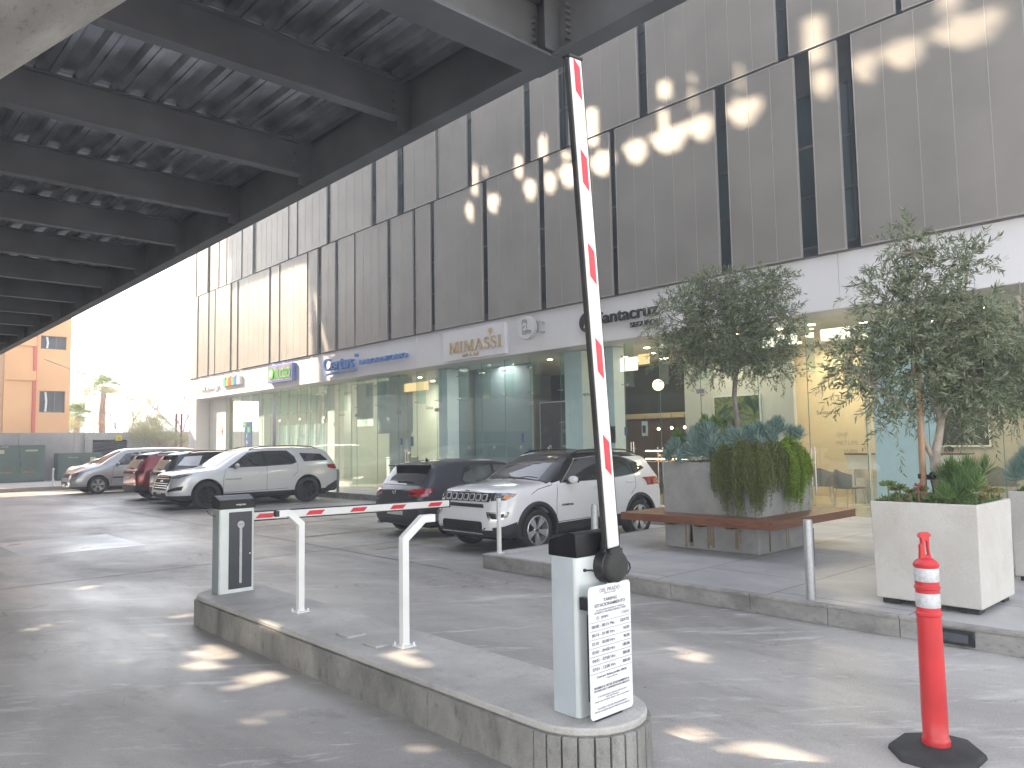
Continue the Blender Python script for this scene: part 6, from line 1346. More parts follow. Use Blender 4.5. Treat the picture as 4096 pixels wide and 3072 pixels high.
jeep_side = [('front_door_window', [(1.50, 1.085), (1.60, 1.17), (1.98, 1.455), (2.50, 1.485), (2.53, 1.10)], 'carglass', .005), ('rear_door_window', [(2.60, 1.105), (2.58, 1.485), (3.12, 1.475), (3.36, 1.42), (3.40, 1.16)], 'carglass', .005), ('quarter_window', [(3.44, 1.17), (3.41, 1.41), (3.56, 1.36), (3.74, 1.26)], 'carglass', .005)]
make_car('parked_suv', 'white suv with black roof parked nose first behind the plaza corner', 'car', (7.255+2.195*.925, 9.04, 0), pi, 4.39, 1.83,
    [(0, .985), (.04, 1.005), (.15, 1.03), (.5, 1.065), (.95, 1.10), (1.15, 1.12), (1.35, 1.25), (1.62, 1.42), (1.85, 1.535), (2.05, 1.585), (2.5, 1.605), (3.1, 1.60), (3.6, 1.565), (3.95, 1.50), (4.08, 1.34), (4.2, 1.15), (4.3, 1.06), (4.39, 1.0)],
    [(0, .98), (1.2, 1.06), (2.5, 1.09), (3.5, 1.15), (4.39, 1.12)], (.87, 3.51), .35, .23, 'paint_white', spokes=5, clad=.40, archtrim=True, roofcol=(1.475, 1.15, 'paint_black', 1.95), nose=.14,
    side=jeep_side+[('window_chrome', [(1.44, 1.075), (1.60, 1.19), (1.97, 1.475), (2.5, 1.505), (3.15, 1.492), (3.40, 1.43), (3.60, 1.37), (3.80, 1.25), (3.44, 1.145), (2.5, 1.085)], 'rimsil', .002), ('window_surround', [(1.455, 1.083), (1.60, 1.18), (1.975, 1.467), (2.5, 1.496), (3.14, 1.485), (3.39, 1.424), (3.585, 1.363), (3.78, 1.253), (3.44, 1.155), (2.5, 1.093)], 'gap', .0035), ('front_bumper_cladding', [(.02, .25), (.02, .44), (.20, .46), (.42, .52), (.44, .25)], 'clad', .006), ('sill_trim', [(1.25, .24), (1.25, .43), (3.1, .47), (3.1, .26)], 'clad', .008)],
    top=[('windshield', [(1.17, -.60), (1.20, 0), (1.17, .60), (1.82, .50), (1.86, 0), (1.82, -.50)], 'carglass', .005)],
    front=[], rear=[('rear_window', [(-.55, 1.18), (.55, 1.18), (.48, 1.42), (-.48, 1.42)], 'carglass', .005), ('rear_plate', [(-.26, .78), (.26, .78), (.26, .9), (-.26, .9)], 'plate', .006)]+[('tail_light', [(s*.60, .93), (s*.88, .93), (s*.87, 1.08), (s*.62, 1.08)], 'tail', .01) for s in (-1, 1)],
    lines=[[(1.28, .45), (1.30, .8), (1.36, 1.06)], [(2.53, .47), (2.555, .8), (2.565, 1.09)], [(3.42, 1.14), (3.40, .92), (3.25, .80)], [(1.28, .45), (2.5, .47)], [(1.25, 1.06), (.9, 1.0), (.75, .93)]], handles=[(2.35, .98), (3.22, 1.02)], mirror=(1.62, 1.12), rails=(2.0, 3.75, 'black', .60), extra=ex_jeep, k=.925)
# side tail light wrapping
# ---- big silver suv
def ex_trav(t, cast, patch, strip, L, hw):
    gr = patch('grille', [(-.50, .55), (.50, .55), (.56, .80), (.52, .95), (-.52, .95), (-.56, .80)], 'x', 1, 'gap', .006)
    for z in (.60, .66, .72, .85, .91): patch('grille_bar', [(-.52+abs(z-.75)*.1, z), (.52-abs(z-.75)*.1, z), (.52-abs(z-.75)*.1, z+.022), (-.52+abs(z-.75)*.1, z+.022)], 'x', 1, 'chrome', .014, parent=gr)
    patch('badge_plate', [(-.12, .775), (-.05, .775), (-.05, .76), (.05, .76), (.05, .775), (.12, .775), (.12, .81), (.05, .81), (.05, .825), (-.05, .825), (-.05, .81), (-.12, .81)], 'x', 1, 'chrome', .02)
    for s_ in (-1, 1):
        h = patch('headlight', [(s_*.58, .86), (s_*.86, .88), (s_*.86, .975), (s_*.60, .93)], 'x', 1, 'headl', .01); patch('headlight_side', [(.2, .885), (.38, .91), (.62, .985), (.4, .985), (.2, .97)], 'y', s_, 'headl', .008, parent=h); patch('turn_signal', [(.36, .92), (.46, .935), (.58, .975), (.42, .965)], 'y', s_, 'tail', .012, parent=h)
        patch('fog_recess', [(s_*.62, .50), (s_*.92, .55), (s_*.93, .66), (s_*.86, .64), (s_*.66, .56)], 'x', 1, 'gap', .008)
    patch('lower_intake', [(-.55, .36), (.55, .36), (.5, .48), (-.5, .48)], 'x', 1, 'gap', .006)
    for s_ in (-1, 1): p, n_ = cast('y', L/2-1.72, .80, s_); ctext(t, 'TRAVERSE', p+Vector((0, s_*.006, 0)), .03, 'gap', 2*s_, .48, .01)
    patch('front_plate', [(-.16, .44), (.16, .44), (.16, .52), (-.16, .52)], 'x', 1, 'plate', .012)
trav_side = [('front_door_window', [(1.62, 1.13), (1.78, 1.22), (2.22, 1.52), (2.62, 1.565), (2.70, 1.15)], 'carglass', .005), ('rear_door_window', [(2.77, 1.155), (2.70, 1.57), (3.40, 1.565), (3.62, 1.38), (3.66, 1.23), (3.5, 1.18)], 'carglass', .005), ('quarter_window', [(3.95, 1.24), (3.83, 1.50), (4.55, 1.46), (4.78, 1.26)], 'carglass', .005), ('window_chrome', [(1.54, 1.115), (1.74, 1.235), (2.2, 1.545), (2.7, 1.595), (3.45, 1.59), (3.66, 1.40), (3.71, 1.22), (3.55, 1.16), (2.7, 1.13)], 'rimsil', .002), ('window_surround', [(1.57, 1.122), (1.75, 1.23), (2.21, 1.535), (2.7, 1.583), (3.43, 1.578), (3.645, 1.395), (3.695, 1.225), (3.53, 1.168), (2.7, 1.14)], 'gap', .0035)]
trav = dict(L=5.19, Wd=1.99, prof=[(0, .95), (.05, .99), (.2, 1.03), (.6, 1.075), (1.1, 1.12), (1.3, 1.15), (1.55, 1.30), (1.85, 1.48), (2.1, 1.60), (2.35, 1.67), (2.8, 1.71), (3.6, 1.715), (4.3, 1.68), (4.75, 1.61), (4.92, 1.42), (5.05, 1.2), (5.14, 1.1), (5.19, 1.0)], belt=[(0, .98), (1.4, 1.1), (2.7, 1.13), (4, 1.2), (5.19, 1.2)])
make_car('parked_suv', 'large silver suv with black wheels parked nose first behind the far barrier', 'car', (6.95+2.595*.955, 21.55, 0), pi, trav['L'], trav['Wd'], trav['prof'], trav['belt'], (.99, 4.06), .39, .24, 'paint_silver', rim='rimblk', spokes=6, clad=.40, arch=.06, tw=.25, nose=.16,
    side=trav_side+[('tail_light', [(4.75, 1.03), (4.72, 1.13), (5.16, 1.13), (5.17, 1.0), (4.95, .98)], 'tail', .01), ('rear_bumper_cladding', [(4.60, .30), (4.72, .46), (5.17, .66), (5.18, .3)], 'clad', .006)],
    top=[('windshield', [(1.33, -.70), (1.36, 0), (1.33, .70), (2.08, .58), (2.12, 0), (2.08, -.58)], 'carglass', .005)], rear=[('rear_window', [(-.6, 1.25), (.6, 1.25), (.52, 1.52), (-.52, 1.52)], 'carglass', .005)],
    lines=[[(1.42, .45), (1.44, .85), (1.52, 1.1)], [(2.72, .45), (2.74, 1.13)], [(3.70, 1.2), (3.72, .95), (3.55, .8)], [(1.42, .43), (3.4, .46)]], handles=[(2.55, .98), (3.55, 1.04)], mirror=(1.80, 1.17), rails=(2.3, 4.5, 'black', .66), extra=ex_trav, archtrim=False, k=.955)
# ---- dark grey hatchback seen from behind
def ex_golf(t, cast, patch, strip, L, hw):
    for s_ in (-1, 1):
        h = patch('tail_light', [(s_*.43, .86), (s_*.50, .90), (s_*.78, .925), (s_*.81, .78), (s_*.6, .775), (s_*.46, .80)], 'x', -1, 'tail', .01); patch('lamp_inner', [(s_*.5, .83), (s_*.62, .85), (s_*.62, .80), (s_*.52, .80)], 'x', -1, 'tail2', .014, parent=h)
    p, n_ = cast('x', 0, .86, -1); g = MB(); g.tube([(p.x-.012, .05*cos(a), p.z+.05*sin(a)) for a in [2*pi*i/24 for i in range(25)]], .006, n=6, cap=False)
    g.tube([(p.x-.012, y, p.z+z) for y, z in ((.035, .035), (.015, -.035), (0, -.0), (-.015, -.035), (-.035, .035))], .005, n=5); g.tube([(p.x-.012, y, p.z+z) for y, z in ((.016, .046), (0, .005), (-.016, .046))], .005, n=5); build('badge', g, 'chrome', t)
    p, n_ = cast('x', .6, .70, -1); ctext(t, 'GOLF', p+Vector((-.008, 0, 0)), .03, 'chrome', -1, .12, .01)
    g = MB(); g.prism([(-.60, 1.33), (.60, 1.33), (.57, 1.365), (-.57, 1.365)], -L/2+.24, -L/2+.45, 0); build('spoiler', g, 'paint_black', t, bevel=.012)
    g = MB(); q = cast('x', .02, 1.03, -1)[0]; g.tube([q+Vector((-.02, .05, 0)), q+Vector((-.02, -.2, .015)), q+Vector((-.01, -.42, .0))], .011, n=6); g.cyl(q+Vector((-.03, .05, 0)), q+Vector((.02, .05, 0)), .03, n=12); build('rear_wiper', g, 'gap', t)
    q = bp_(cast, -L/2+.8, 0); g = MB(); g.prism([(q.x-.06, q.z-.005), (q.x+.07, q.z-.005), (q.x-.01, q.z+.012), (q.x-.045, q.z+.055)], -.012, .012, 1); build('fin_antenna', g, 'gap', t)
    g = MB(); 
    for y in (.56, .62): g.cyl((-L/2+.02, y, .24), (-L/2+.2, y, .25), .028, n=14)
    build('exhaust_tip', g, 'chrome', t)
    patch('lower_valance', [(-.6, .24), (.6, .24), (.55, .36), (-.55, .36)], 'x', -1, 'clad', .006)
hat_prof = [(0, .62), (.06, .74), (.2, .80), (.6, .89), (.95, .95), (1.1, .98), (1.4, 1.15), (1.7, 1.30), (1.95, 1.38), (2.3, 1.43), (2.8, 1.44), (3.4, 1.42), (3.80, 1.37), (3.97, 1.17), (4.10, .99), (4.18, .94), (4.25, .88)]
make_car('parked_hatchback', 'dark blue grey hatchback showing its tail beside the white suv', 'car', (7.76+2.125*.93, 11.56, 0), 0, 4.25, 1.80, hat_prof, [(0, .8), (1.1, .93), (2.5, .95), (3.4, .99), (4.25, .96)], (.84, 3.47), .32, .19, 'paint_grey', nose=.1, tum=.36,
    side=[('front_door_window', [(1.35, .965), (1.75, 1.22), (2.05, 1.31), (2.35, 1.33), (2.40, .975)], 'carglass2', .005), ('rear_door_window', [(2.47, .98), (2.43, 1.335), (2.9, 1.325), (3.10, 1.27), (3.24, 1.05), (3.18, 1.0)], 'carglass2', .005), ('window_surround', [(1.28, .955), (1.72, 1.235), (2.04, 1.33), (2.4, 1.352), (2.92, 1.345), (3.13, 1.285), (3.28, 1.05), (3.2, .985), (2.4, .962)], 'gap', .003), ('tail_light', [(3.98, .925), (3.90, .91), (4.10, .775), (4.24, .78), (4.24, .92)], 'tail', .008)],
    top=[('windshield', [(1.13, -.62), (1.15, 0), (1.13, .62), (1.83, .54), (1.87, 0), (1.83, -.54)], 'carglass', .005)], rear=[('rear_window', [(-.66, .98), (.66, .98), (.60, 1.31), (.55, 1.33), (-.55, 1.33), (-.60, 1.31)], 'carglass', .006), ('rear_plate', [(-.26, .42), (.26, .42), (.26, .53), (-.26, .53)], 'plate', .006)],
    lines=[[(1.2, .35), (1.22, .7), (1.27, .95)], [(2.42, .35), (2.44, .95)], [(3.22, .98), (3.18, .8), (3.05, .66)], [(1.2, .33), (2.95, .34)], [(4.20, .76), (3.75, .66)]], handles=[(2.28, .86), (3.08, .88)], mirror=(1.55, 1.0), extra=ex_golf, k=.93)
# ---- red and dark compact suvs, tails to the camera
def ex_suv2(col):
    def ex(t, cast, patch, strip, L, hw):
        patch('lamp_bar', [(-.82, .90), (.82, .90), (.80, 1.0), (-.80, 1.0)], 'x', -1, 'gap', .008)
        for s_ in (-1, 1): patch('tail_light', [(s_*.50, .91), (s_*.86, .91), (s_*.84, .99), (s_*.52, .99)], 'x', -1, 'tail2', .012)
        patch('bumper_cladding', [(-.86, .30), (.86, .30), (.85, .55), (.7, .52), (-.7, .52), (-.85, .55)], 'x', -1, 'clad', .008)
        g = MB(); g.prism([(-.62, 1.50), (.62, 1.50), (.58, 1.535), (-.58, 1.535)], -L/2+.22, -L/2+.55, 0); build('spoiler', g, col if col != 'paint_red' else 'paint_black', t, bevel=.012)
        g = MB(); q = cast('x', .1, 1.08, -1)[0]; g.tube([q+Vector((-.03, .0, 0)), q+Vector((-.03, -.2, .02)), q+Vector((-.02, -.36, .0))], .011, n=6); build('rear_wiper', g, 'gap', t)
    return ex
suv_prof = [(0, .85), (.05, .95), (.2, 1.0), (.6, 1.05), (1.1, 1.1), (1.4, 1.28), (1.8, 1.5), (2.1, 1.6), (2.6, 1.635), (3.3, 1.63), (3.8, 1.59), (4.1, 1.52), (4.25, 1.3), (4.36, 1.08), (4.43, 1.02), (4.48, .96)]
def suv2(label, loc, col, flank):
    make_car('parked_suv', label, 'car', loc, 0, 4.48, 1.86, suv_prof, [(0, .95), (1.2, 1.05), (2.6, 1.08), (3.7, 1.14), (4.48, 1.1)], (.9, 3.58), .35, .24, col, spokes=6, clad=.40, nose=.1, roofcol=(1.50, 1.5, 'paint_black'),
        side=[('front_door_window', [(1.55, 1.08), (2.0, 1.44), (2.5, 1.49), (2.55, 1.10)], 'carglass', .006), ('rear_door_window', [(2.62, 1.10), (2.57, 1.495), (3.2, 1.48), (3.42, 1.2), (3.38, 1.14)], 'carglass', .006), ('quarter_panel', [(3.48, 1.16), (3.30, 1.49), (3.85, 1.46), (4.1, 1.2)], flank, .006), ('sill_trim', [(1.3, .25), (1.3, .44), (3.1, .46), (3.1, .26)], 'clad', .008)],
        top=[('windshield', [(1.16, -.62), (1.16, .62), (1.9, .54), (1.9, -.54)], 'carglass', .005)], rear=[('rear_window', [(-.64, 1.07), (.64, 1.07), (.56, 1.46), (-.56, 1.46)], 'carglass', .006), ('rear_plate', [(-.22, .70), (.22, .70), (.22, .81), (-.22, .81)], 'plate', .01)],
        lines=[[(2.58, .45), (2.6, 1.08)], [(3.45, 1.14), (3.42, .95)]], handles=[(2.4, .98), (3.25, 1.02)], mirror=(1.7, 1.12), extra=ex_suv2(col), rails=(1.9, 3.7, 'black', .6))
suv2('dark grey suv showing its tail right beside the big silver suv', (7.62+2.24*.94, 23.9, 0), 'paint_dark', 'paint_silver')
suv2('dark red suv showing its tail between the silver minivan and the dark grey suv', (7.56+2.24*.94, 26.35, 0), 'paint_red', 'paint_red')
# ---- silver minivan
def ex_van(t, cast, patch, strip, L, hw):
    patch('grille', [(-.45, .66), (.45, .66), (.42, .80), (-.42, .80)], 'x', 1, 'gap', .008); patch('lower_intake', [(-.5, .36), (.5, .36), (.46, .5), (-.46, .5)], 'x', 1, 'gap', .008); patch('front_plate', [(-.16, .3), (.16, .3), (.16, .42), (-.16, .42)], 'x', 1, 'plate', .02)
    for s_ in (-1, 1): h = patch('headlight', [(s_*.48, .67), (s_*.81, .70), (s_*.81, .84), (s_*.55, .83)], 'x', 1, 'headl', .01); patch('turn_signal', [(s_*.72, .70), (s_*.79, .71), (s_*.79, .78), (s_*.73, .77)], 'x', 1, 'amber', .014, parent=h)
    for s_ in (-1, 1): patch('side_moulding', [(1.5, .60), (1.5, .655), (3.9, .655), (3.9, .60)], 'y', s_, 'clad', .012)
make_car('parked_minivan', 'silver minivan parked nose first between the red suv and a white sedan', 'car', (6.97+2.6*.94, 31.9, 0), pi, 5.2, 1.84, [(0, .72), (.06, .84), (.25, .93), (.6, 1.03), (.95, 1.12), (1.1, 1.17), (1.4, 1.38), (1.7, 1.57), (1.95, 1.70), (2.2, 1.75), (3, 1.77), (4, 1.77), (4.8, 1.73), (4.98, 1.6), (5.08, 1.3), (5.16, 1.0), (5.2, .9)],
    [(0, .9), (1.2, 1.08), (3, 1.1), (5.2, 1.12)], (.98, 4.0), .345, .21, 'paint_silver2', spokes=5, clad=.30, nose=.12,
    side=[('front_door_window', [(1.58, 1.10), (1.70, 1.22), (2.02, 1.55), (2.5, 1.60), (2.55, 1.12)], 'carglass2', .006), ('sliding_door_window', [(2.66, 1.12), (2.62, 1.60), (3.5, 1.60), (3.5, 1.13)], 'carglass', .006), ('quarter_window', [(3.6, 1.13), (3.6, 1.60), (4.6, 1.58), (4.85, 1.16)], 'carglass', .006)],
    top=[('windshield', [(1.13, -.62), (1.13, .62), (1.88, .56), (1.88, -.56)], 'carglass', .005)], lines=[[(1.45, .4), (1.48, .8), (1.55, 1.1)], [(2.58, .35), (2.6, 1.1)]], handles=[(2.4, .95), (2.8, .95)], mirror=(1.68, 1.14), extra=ex_van)
# ---- pale sedan mostly hidden
def ex_sed(t, cast, patch, strip, L, hw):
    for s_ in (-1, 1): patch('tail_light', [(s_*.45, .86), (s_*.82, .80), (s_*.84, .93), (s_*.5, .93)], 'x', -1, 'tail', .01)
    patch('rear_plate', [(-.2, .68), (.2, .68), (.2, .8), (-.2, .8)], 'x', -1, 'plate', .01)
make_car('parked_sedan', 'white sedan showing its tail, mostly hidden behind the silver minivan', 'car', (7.6+2.3, 34.6, 0), 0, 4.6, 1.8, [(0, .62), (.1, .74), (.6, .88), (1.1, .97), (1.4, 1.12), (1.8, 1.32), (2.1, 1.42), (2.6, 1.46), (3.1, 1.43), (3.5, 1.32), (3.9, 1.12), (4.1, 1.06), (4.45, 1.03), (4.6, .9)],
    [(0, .8), (1.2, .95), (3.9, 1.0), (4.6, .98)], (.9, 3.6), .33, .18, 'paint_pale', side=[('front_door_window', [(1.5, .99), (2.05, 1.33), (2.5, 1.36), (2.5, 1.0)], 'carglass', .006), ('rear_door_window', [(2.58, 1.0), (2.58, 1.36), (3.1, 1.33), (3.5, 1.08), (3.4, 1.03)], 'carglass', .006)],
    top=[('rear_window', [(3.35, -.5), (3.35, .5), (3.9, .6), (3.9, -.6)], 'carglass', .006)], lines=[[(2.54, .35), (2.55, .98)]], mirror=(1.6, 1.02), extra=ex_sed)
# ================================================================ BACKGROUND
w = thing('boundary_wall', 'long grey cast concrete boundary wall at the far end of the car park', 'wall', (5, 43.6, 0))
g = MB(); x = -14
while x < 10.0: g.box(x+.006, x+1.194*2-.006, 43.5, 43.8, .0, 2.50); x += 2.39
g.box(x, 10.35, 43.5, 43.8, 0, 2.5); g.box(10.36, 15, 43.42, 43.8, 2.12, 2.5); g.box(10.36, 10.72, 43.38, 43.8, 0, 2.115); g.box(12.4, 13.8, 43.45, 43.8, 0, 2.115)
build('concrete', g, 'wall', w, world=True, smooth=0, bevel=.006)
g = MB()
for i in range(26): g.cyl((-13.2+i*.9, 43.49, 2.14), (-13.2+i*.9, 43.499, 2.14), .022, n=8)
build('tie_holes', g, 'gap2', w, world=True)
MT['tanpl'] = simple('tan_plaster', (.50, .42, .35), .85, 0, .1, 2)
g = MB(); g.box(13.2, 26, 44.2, 44.5, 0, 2.55); tag(build('plaster_wall', g, 'tanpl', loc=(17, 44.3, 0), world=True, smooth=0), 'tan plastered wall behind the two red pipes', 'wall')
t = thing('louvre_grille', 'dark grey louvred ventilation grille set in the boundary wall behind the minivan', 'grille', (11.5, 43.5, 1)); g = MB(); g.box(10.73, 12.39, 43.5, 43.55, .2, 2.11)
build('frame', g, 'gap', t, world=True); g = MB()
for i in range(18): z = .28+i*.1; g.obox((11.56, 43.47, z), (1, 0, 0), (0, 1, -.7), (0, .7, 1), .82, .035, .006)
build('louvre_blades', g, 'louvre', t, world=True, smooth=0)
def transf(label, x0, x1, y0, z1, texts, doors):
    t = thing('transformer_box', label, 'electrical cabinet', ((x0+x1)/2, y0+.4, .15), 0, 'green transformer boxes'); g = MB(); g.box(x0, x1, y0, y0+.9, .2, z1); g.box(x0+.03, x1-.03, y0+.03, y0+.87, .151, .199); build('housing', g, 'tgreen', t, world=True, smooth=0, bevel=.01)
    for a, b in zip(doors, doors[1:]): g = MB(); g.box(a+.012, b-.012, y0-.012, y0-.001, .33, z1-.18); d = build('door', g, 'tgreen', t, world=True, smooth=0, bevel=.004); 
    g = MB(); g.box(doors[1]+.06, doors[1]+.075, y0-.04, y0-.013, .9, 1.08); build('door_handle', g, 'gap', t, world=True)
    for s_, x, z, h, m, w_ in texts: text(s_, (x, y0-.016, z), h, FRY, m, 'lettering', t, w=w_)
    return t
t = transf('tall green transformer box marked 500 kVA at the left edge', 6.0, 8.42, 42.35, 1.90, [('266 E-470', 6.55, 1.82, .07, 'tletter', .7), ('500 kVA', 7.75, .62, .09, 'torange', .5), ('A CALIBO', 6.72, .62, .09, 'torange', .7)], (5.6, 7.35, 8.36))
g = MB(); g.box(7.6, 8.1, 42.33, 42.337, 1.6, 1.67); g.box(6.5, 6.75, 42.33, 42.337, 1.5, 1.68); build('sticker', g, 'tsticker', t, world=True)
t = transf('lower green transformer box marked IP4V-102 beside the taller one', 8.95, 10.9, 42.25, 1.48, [('IP4V-102', 9.6, 1.26, .06, 'tletter', .42)], (8.98, 9.87, 10.85)); g = MB(); g.box(10.35, 10.6, 42.23, 42.237, 1.0, 1.25); build('sticker', g, 'tsticker', t, world=True)
g = MB(); g.box(11.8, 12.1, 43.36, 43.38, 2.06, 2.34); t = tag(build('warning_sign', g, 'ysign', loc=(11.9, 43.37, 2.2), world=True, smooth=0), 'small yellow warning sign with a black triangle above the louvred grille', 'sign'); g = MB(); g.prism([(11.86, 2.13), (12.04, 2.13), (11.95, 2.28)], 43.352, 43.359, 1); build('triangle', g, 'gap2', t, world=True, smooth=0); g = MB(); g.prism([(11.9, 2.15), (12.0, 2.15), (11.95, 2.24)], 43.348, 43.3515, 1); build('triangle_centre', g, 'ysign', t, world=True, smooth=0)
g = MB(); g.box(14.15, 14.45, 44.17, 44.19, 1.85, 2.15); tag(build('extinguisher_sign', g, 'rsign', loc=(14.3, 44.18, 2), world=True, smooth=0), 'small red square sign on the tan wall left of the red pipes', 'sign')
for i, x in enumerate((14.92, 15.2)):
    t = thing('red_pipe', ('left' if i == 0 else 'right')+' one of two dark red standpipes before the tan wall', 'pipe', (x, 43.6, 0), 0, 'dark red standpipes'); g = MB(); g.cyl((x, 43.6, 0), (x, 43.6, 3.55), .06, n=14); build('pipe', g, 'redpipe', t, world=True)
    g = MB(); g.cyl((x, 43.6, 2.2), (x, 43.6, 2.24), .075, n=14); build('clamp', g, 'alu', t, world=True)
# orange building
t = thing('orange_building', 'tall orange rendered building with a red stripe and two dark windows', 'building', (9, 50, 0)); g = MB()
def wallholes(g, x0, x1, z0, z1, y0, y1, holes):
    xs = sorted({x0, x1, *[h[0] for h in holes], *[h[1] for h in holes]}); zs = sorted({z0, z1, *[h[2] for h in holes], *[h[3] for h in holes]})
    for a, b in zip(xs, xs[1:]):
        for c, d in zip(zs, zs[1:]):
            if not any(h[0] <= a and b <= h[1] and h[2] <= c and d <= h[3] for h in holes): g.box(a, b, y0, y1, c, d)
H = [(9.18, 10.42, 7.20, 7.93), (9.18, 10.42, 3.70, 4.88)]
wallholes(g, 9.02, 10.65, 0, 10.4, 48, 48.35, H); g.box(9.02, 10.65, 48.6, 56, 0, 10.4); build('wall', g, 'orange', t, world=True, smooth=0)
g = MB(); g.box(7.54, 8.84, 48.0, 52, 0, 10.4)
for z in (5.42, 7.3): g.box(7.54, 8.98, 47.9, 47.999, z, z+.52)
build('bay', g, 'orange', t, world=True, smooth=0); g = MB(); g.box(8.85, 9.015, 47.95, 52, 0, 10.4); build('red_stripe', g, 'redpipe2', t, world=True, smooth=0)
g = MB(); g.box(-2, 7.53, 48.3, 52, 0, 10.4); build('side_wing', g, 'orange2', t, world=True, smooth=0)
for x0, x1, z0, z1 in H:
    g = MB(); f = .05
    for a, b, c, d in ((x0, x1, z0, z0+f), (x0, x1, z1-f, z1), (x0, x0+f, z0, z1), (x1-f, x1, z0, z1), (x0+.72, x0+.77, z0, z1)): g.box(a, b, 48.1, 48.14, c, d)
    wn = build('window', g, 'steel', t, world=True, smooth=0); g = MB(); g.box(x0, x1, 48.16, 48.17, z0, z1); build('pane', g, 'winpane', wn, world=True, smooth=0); g = MB(); g.tube([(x0+.3, 48.155, z1), (x0+.36, 48.155, (z0+z1)/2), (x0+.32, 48.155, z0)], .06, n=5); build('curtain', g, 'curtain', wn, world=True)
    wn.location = t.location*0+wn.location
# palms
MT['palmleaf'] = leafmat('palm_leaf', [(.12, .20, .03), (.20, .30, .06), (.28, .34, .10)], .5); MT['palmtrunk'] = simple('palm_trunk', (.36, .20, .13), .9, 0, .3, 3, .5, 30); MT['dry'] = leafmat('dry_leaf', [(.42, .40, .25), (.50, .47, .33), (.30, .32, .15), (.36, .36, .2)], .6); MT['dry2'] = leafmat('yellow_green_leaf', [(.35, .37, .08), (.42, .42, .14), (.5, .48, .25)], .6)
def palm(label, x, y, h, seed, R=1.25):
    rng = random.Random(seed); t = thing('palm_tree', label, 'tree', (x, y, 0)); g = MB(); n = 26; g.tube([(x+.05*sin(i*.3), y, h*i/n) for i in range(n+1)], [.26-.09*i/n+.018*(i % 2) for i in range(n+1)], n=12); build('trunk', g, 'palmtrunk', t, world=True)
    V = []; F = []
    for k in range(46):
        th = k*2.4; el = rng.uniform(-.7, 1.25); L = R*rng.uniform(.75, 1.1); d = Vector((cos(th)*cos(el), sin(th)*cos(el), sin(el))); c = Vector((x, y, h)); m = c+d*L*.55+Vector((0, 0, .06)); s_ = d.cross(Vector((0, 0, 1))).normalized(); up_ = s_.cross(d)
        for j in range(15):
            a = (j-7)/7*1.25; dd = (d*cos(a)+s_*sin(a)).normalized(); l = L*.55*(1-.2*abs(a)); p = m; q = m+dd*l*.6+up_*.03; e = m+dd*l-Vector((0, 0, .16*l+.05)); sd = dd.cross(up_)*.028; o = len(V); V += [p, q+sd, e, q-sd]; F += [(o, o+1, o+2, o+3)]
        o = len(V); V += [c+s_*.01, c-s_*.01, m-s_*.01, m+s_*.01]; F.append((o, o+1, o+2, o+3))
    npmesh('crown', [tuple(v) for v in V], F, 'palmleaf', t)
palm('tall palm tree with a bare red brown trunk against the sky', 15.42, 60, 6.1, 1, .95); palm('shorter palm tree beside the orange building', 13.8, 60, 4.0, 2, 1.05)
# sparse trees: recursive branches with scattered leaves
def sparse(label, base, h, seed, mat, nleaf=9, spread=.55, depth=5, L=.1, name='sparse_tree', r0=.09, lean=(0, 0)):
    rp = random.Random(seed); rng = np.random.default_rng(seed); t = thing(name, label, 'tree' if name != 'leafy_bush' else 'bush', base); g = MB(); tips = []
    def grow(p, d, l, r, dep):
        pts = [p]; 
        for i in range(3): d = (d+Vector((rp.uniform(-.22, .22), rp.uniform(-.22, .22), rp.uniform(-.05, .12)))).normalized(); pts.append(pts[-1]+d*l/3)
        g.tube(pts, [r, r*.9, r*.78, r*.66], n=5 if dep > 2 else 3, cap=False)
        if dep <= 2: tips.extend(pts[1:])
        if dep == 0: return
        for k in range(rp.choice([2, 3, 3]) if dep > 1 else 3):
            a = rp.uniform(0, 6.28); s_ = rp.uniform(.35, 1)*spread*1.5; dd = (d+Vector((cos(a)*s_, sin(a)*s_, rp.uniform(-.1, .35)))).normalized(); grow(pts[rp.choice([2, 3, 3])], dd, l*rp.uniform(.62, .85), r*.62, dep-1)
    grow(Vector(base), Vector((lean[0], lean[1], 1)).normalized(), h*.3, r0, depth); build('trunk', g, 'bark2', t, world=True)
    P = np.repeat(np.array([tuple(v) for v in tips]), nleaf, 0); P = P+rng.normal(size=P.shape)*.14; D = rng.normal(size=P.shape)+np.array([0, 0, -.5]); V, F = leaves(P, D, rng.uniform(.7, 1.3, len(P))*L, L*.32, rng); npmesh('crown', V, F, mat, t); return t
sparse('thin leafed tree in the middle of the row behind the wall', (17.3, 58, 0), 7.6, 3, 'dry', 2, .5, 6, .11); sparse('thin leafed tree nearest the white building behind the wall', (20.0, 57, 0), 8.0, 8, 'dry', 2, .45, 6, .11)
sparse('low thin tree just right of the tall palm', (15.9, 55, 0), 5.0, 5, 'dry2', 3, .6, 5, .08); sparse('low yellow green tree behind the short palm', (13.0, 57, 0), 4.2, 6, 'dry2', 4, .6, 5, .09); sparse('thin tree right behind the short palm against the tower', (12.6, 62, 0), 5.8, 16, 'dry', 3, .5, 5, .1); sparse('thin leafed tree filling the gap beside the pale building corner', (22.5, 60, 0), 7.6, 28, 'dry', 2, .5, 6, .11)
sparse('pale dense bush spreading in front of the boundary wall by the red pipes', (13.3, 42.6, .0), 3.4, 9, 'dry', 9, .75, 5, .075, 'leafy_bush', .05)
sparse('pale bush behind the wall, left of the red pipes', (15.0, 47.5, .0), 4.2, 19, 'dry', 7, .7, 5, .08, 'leafy_bush', .05)
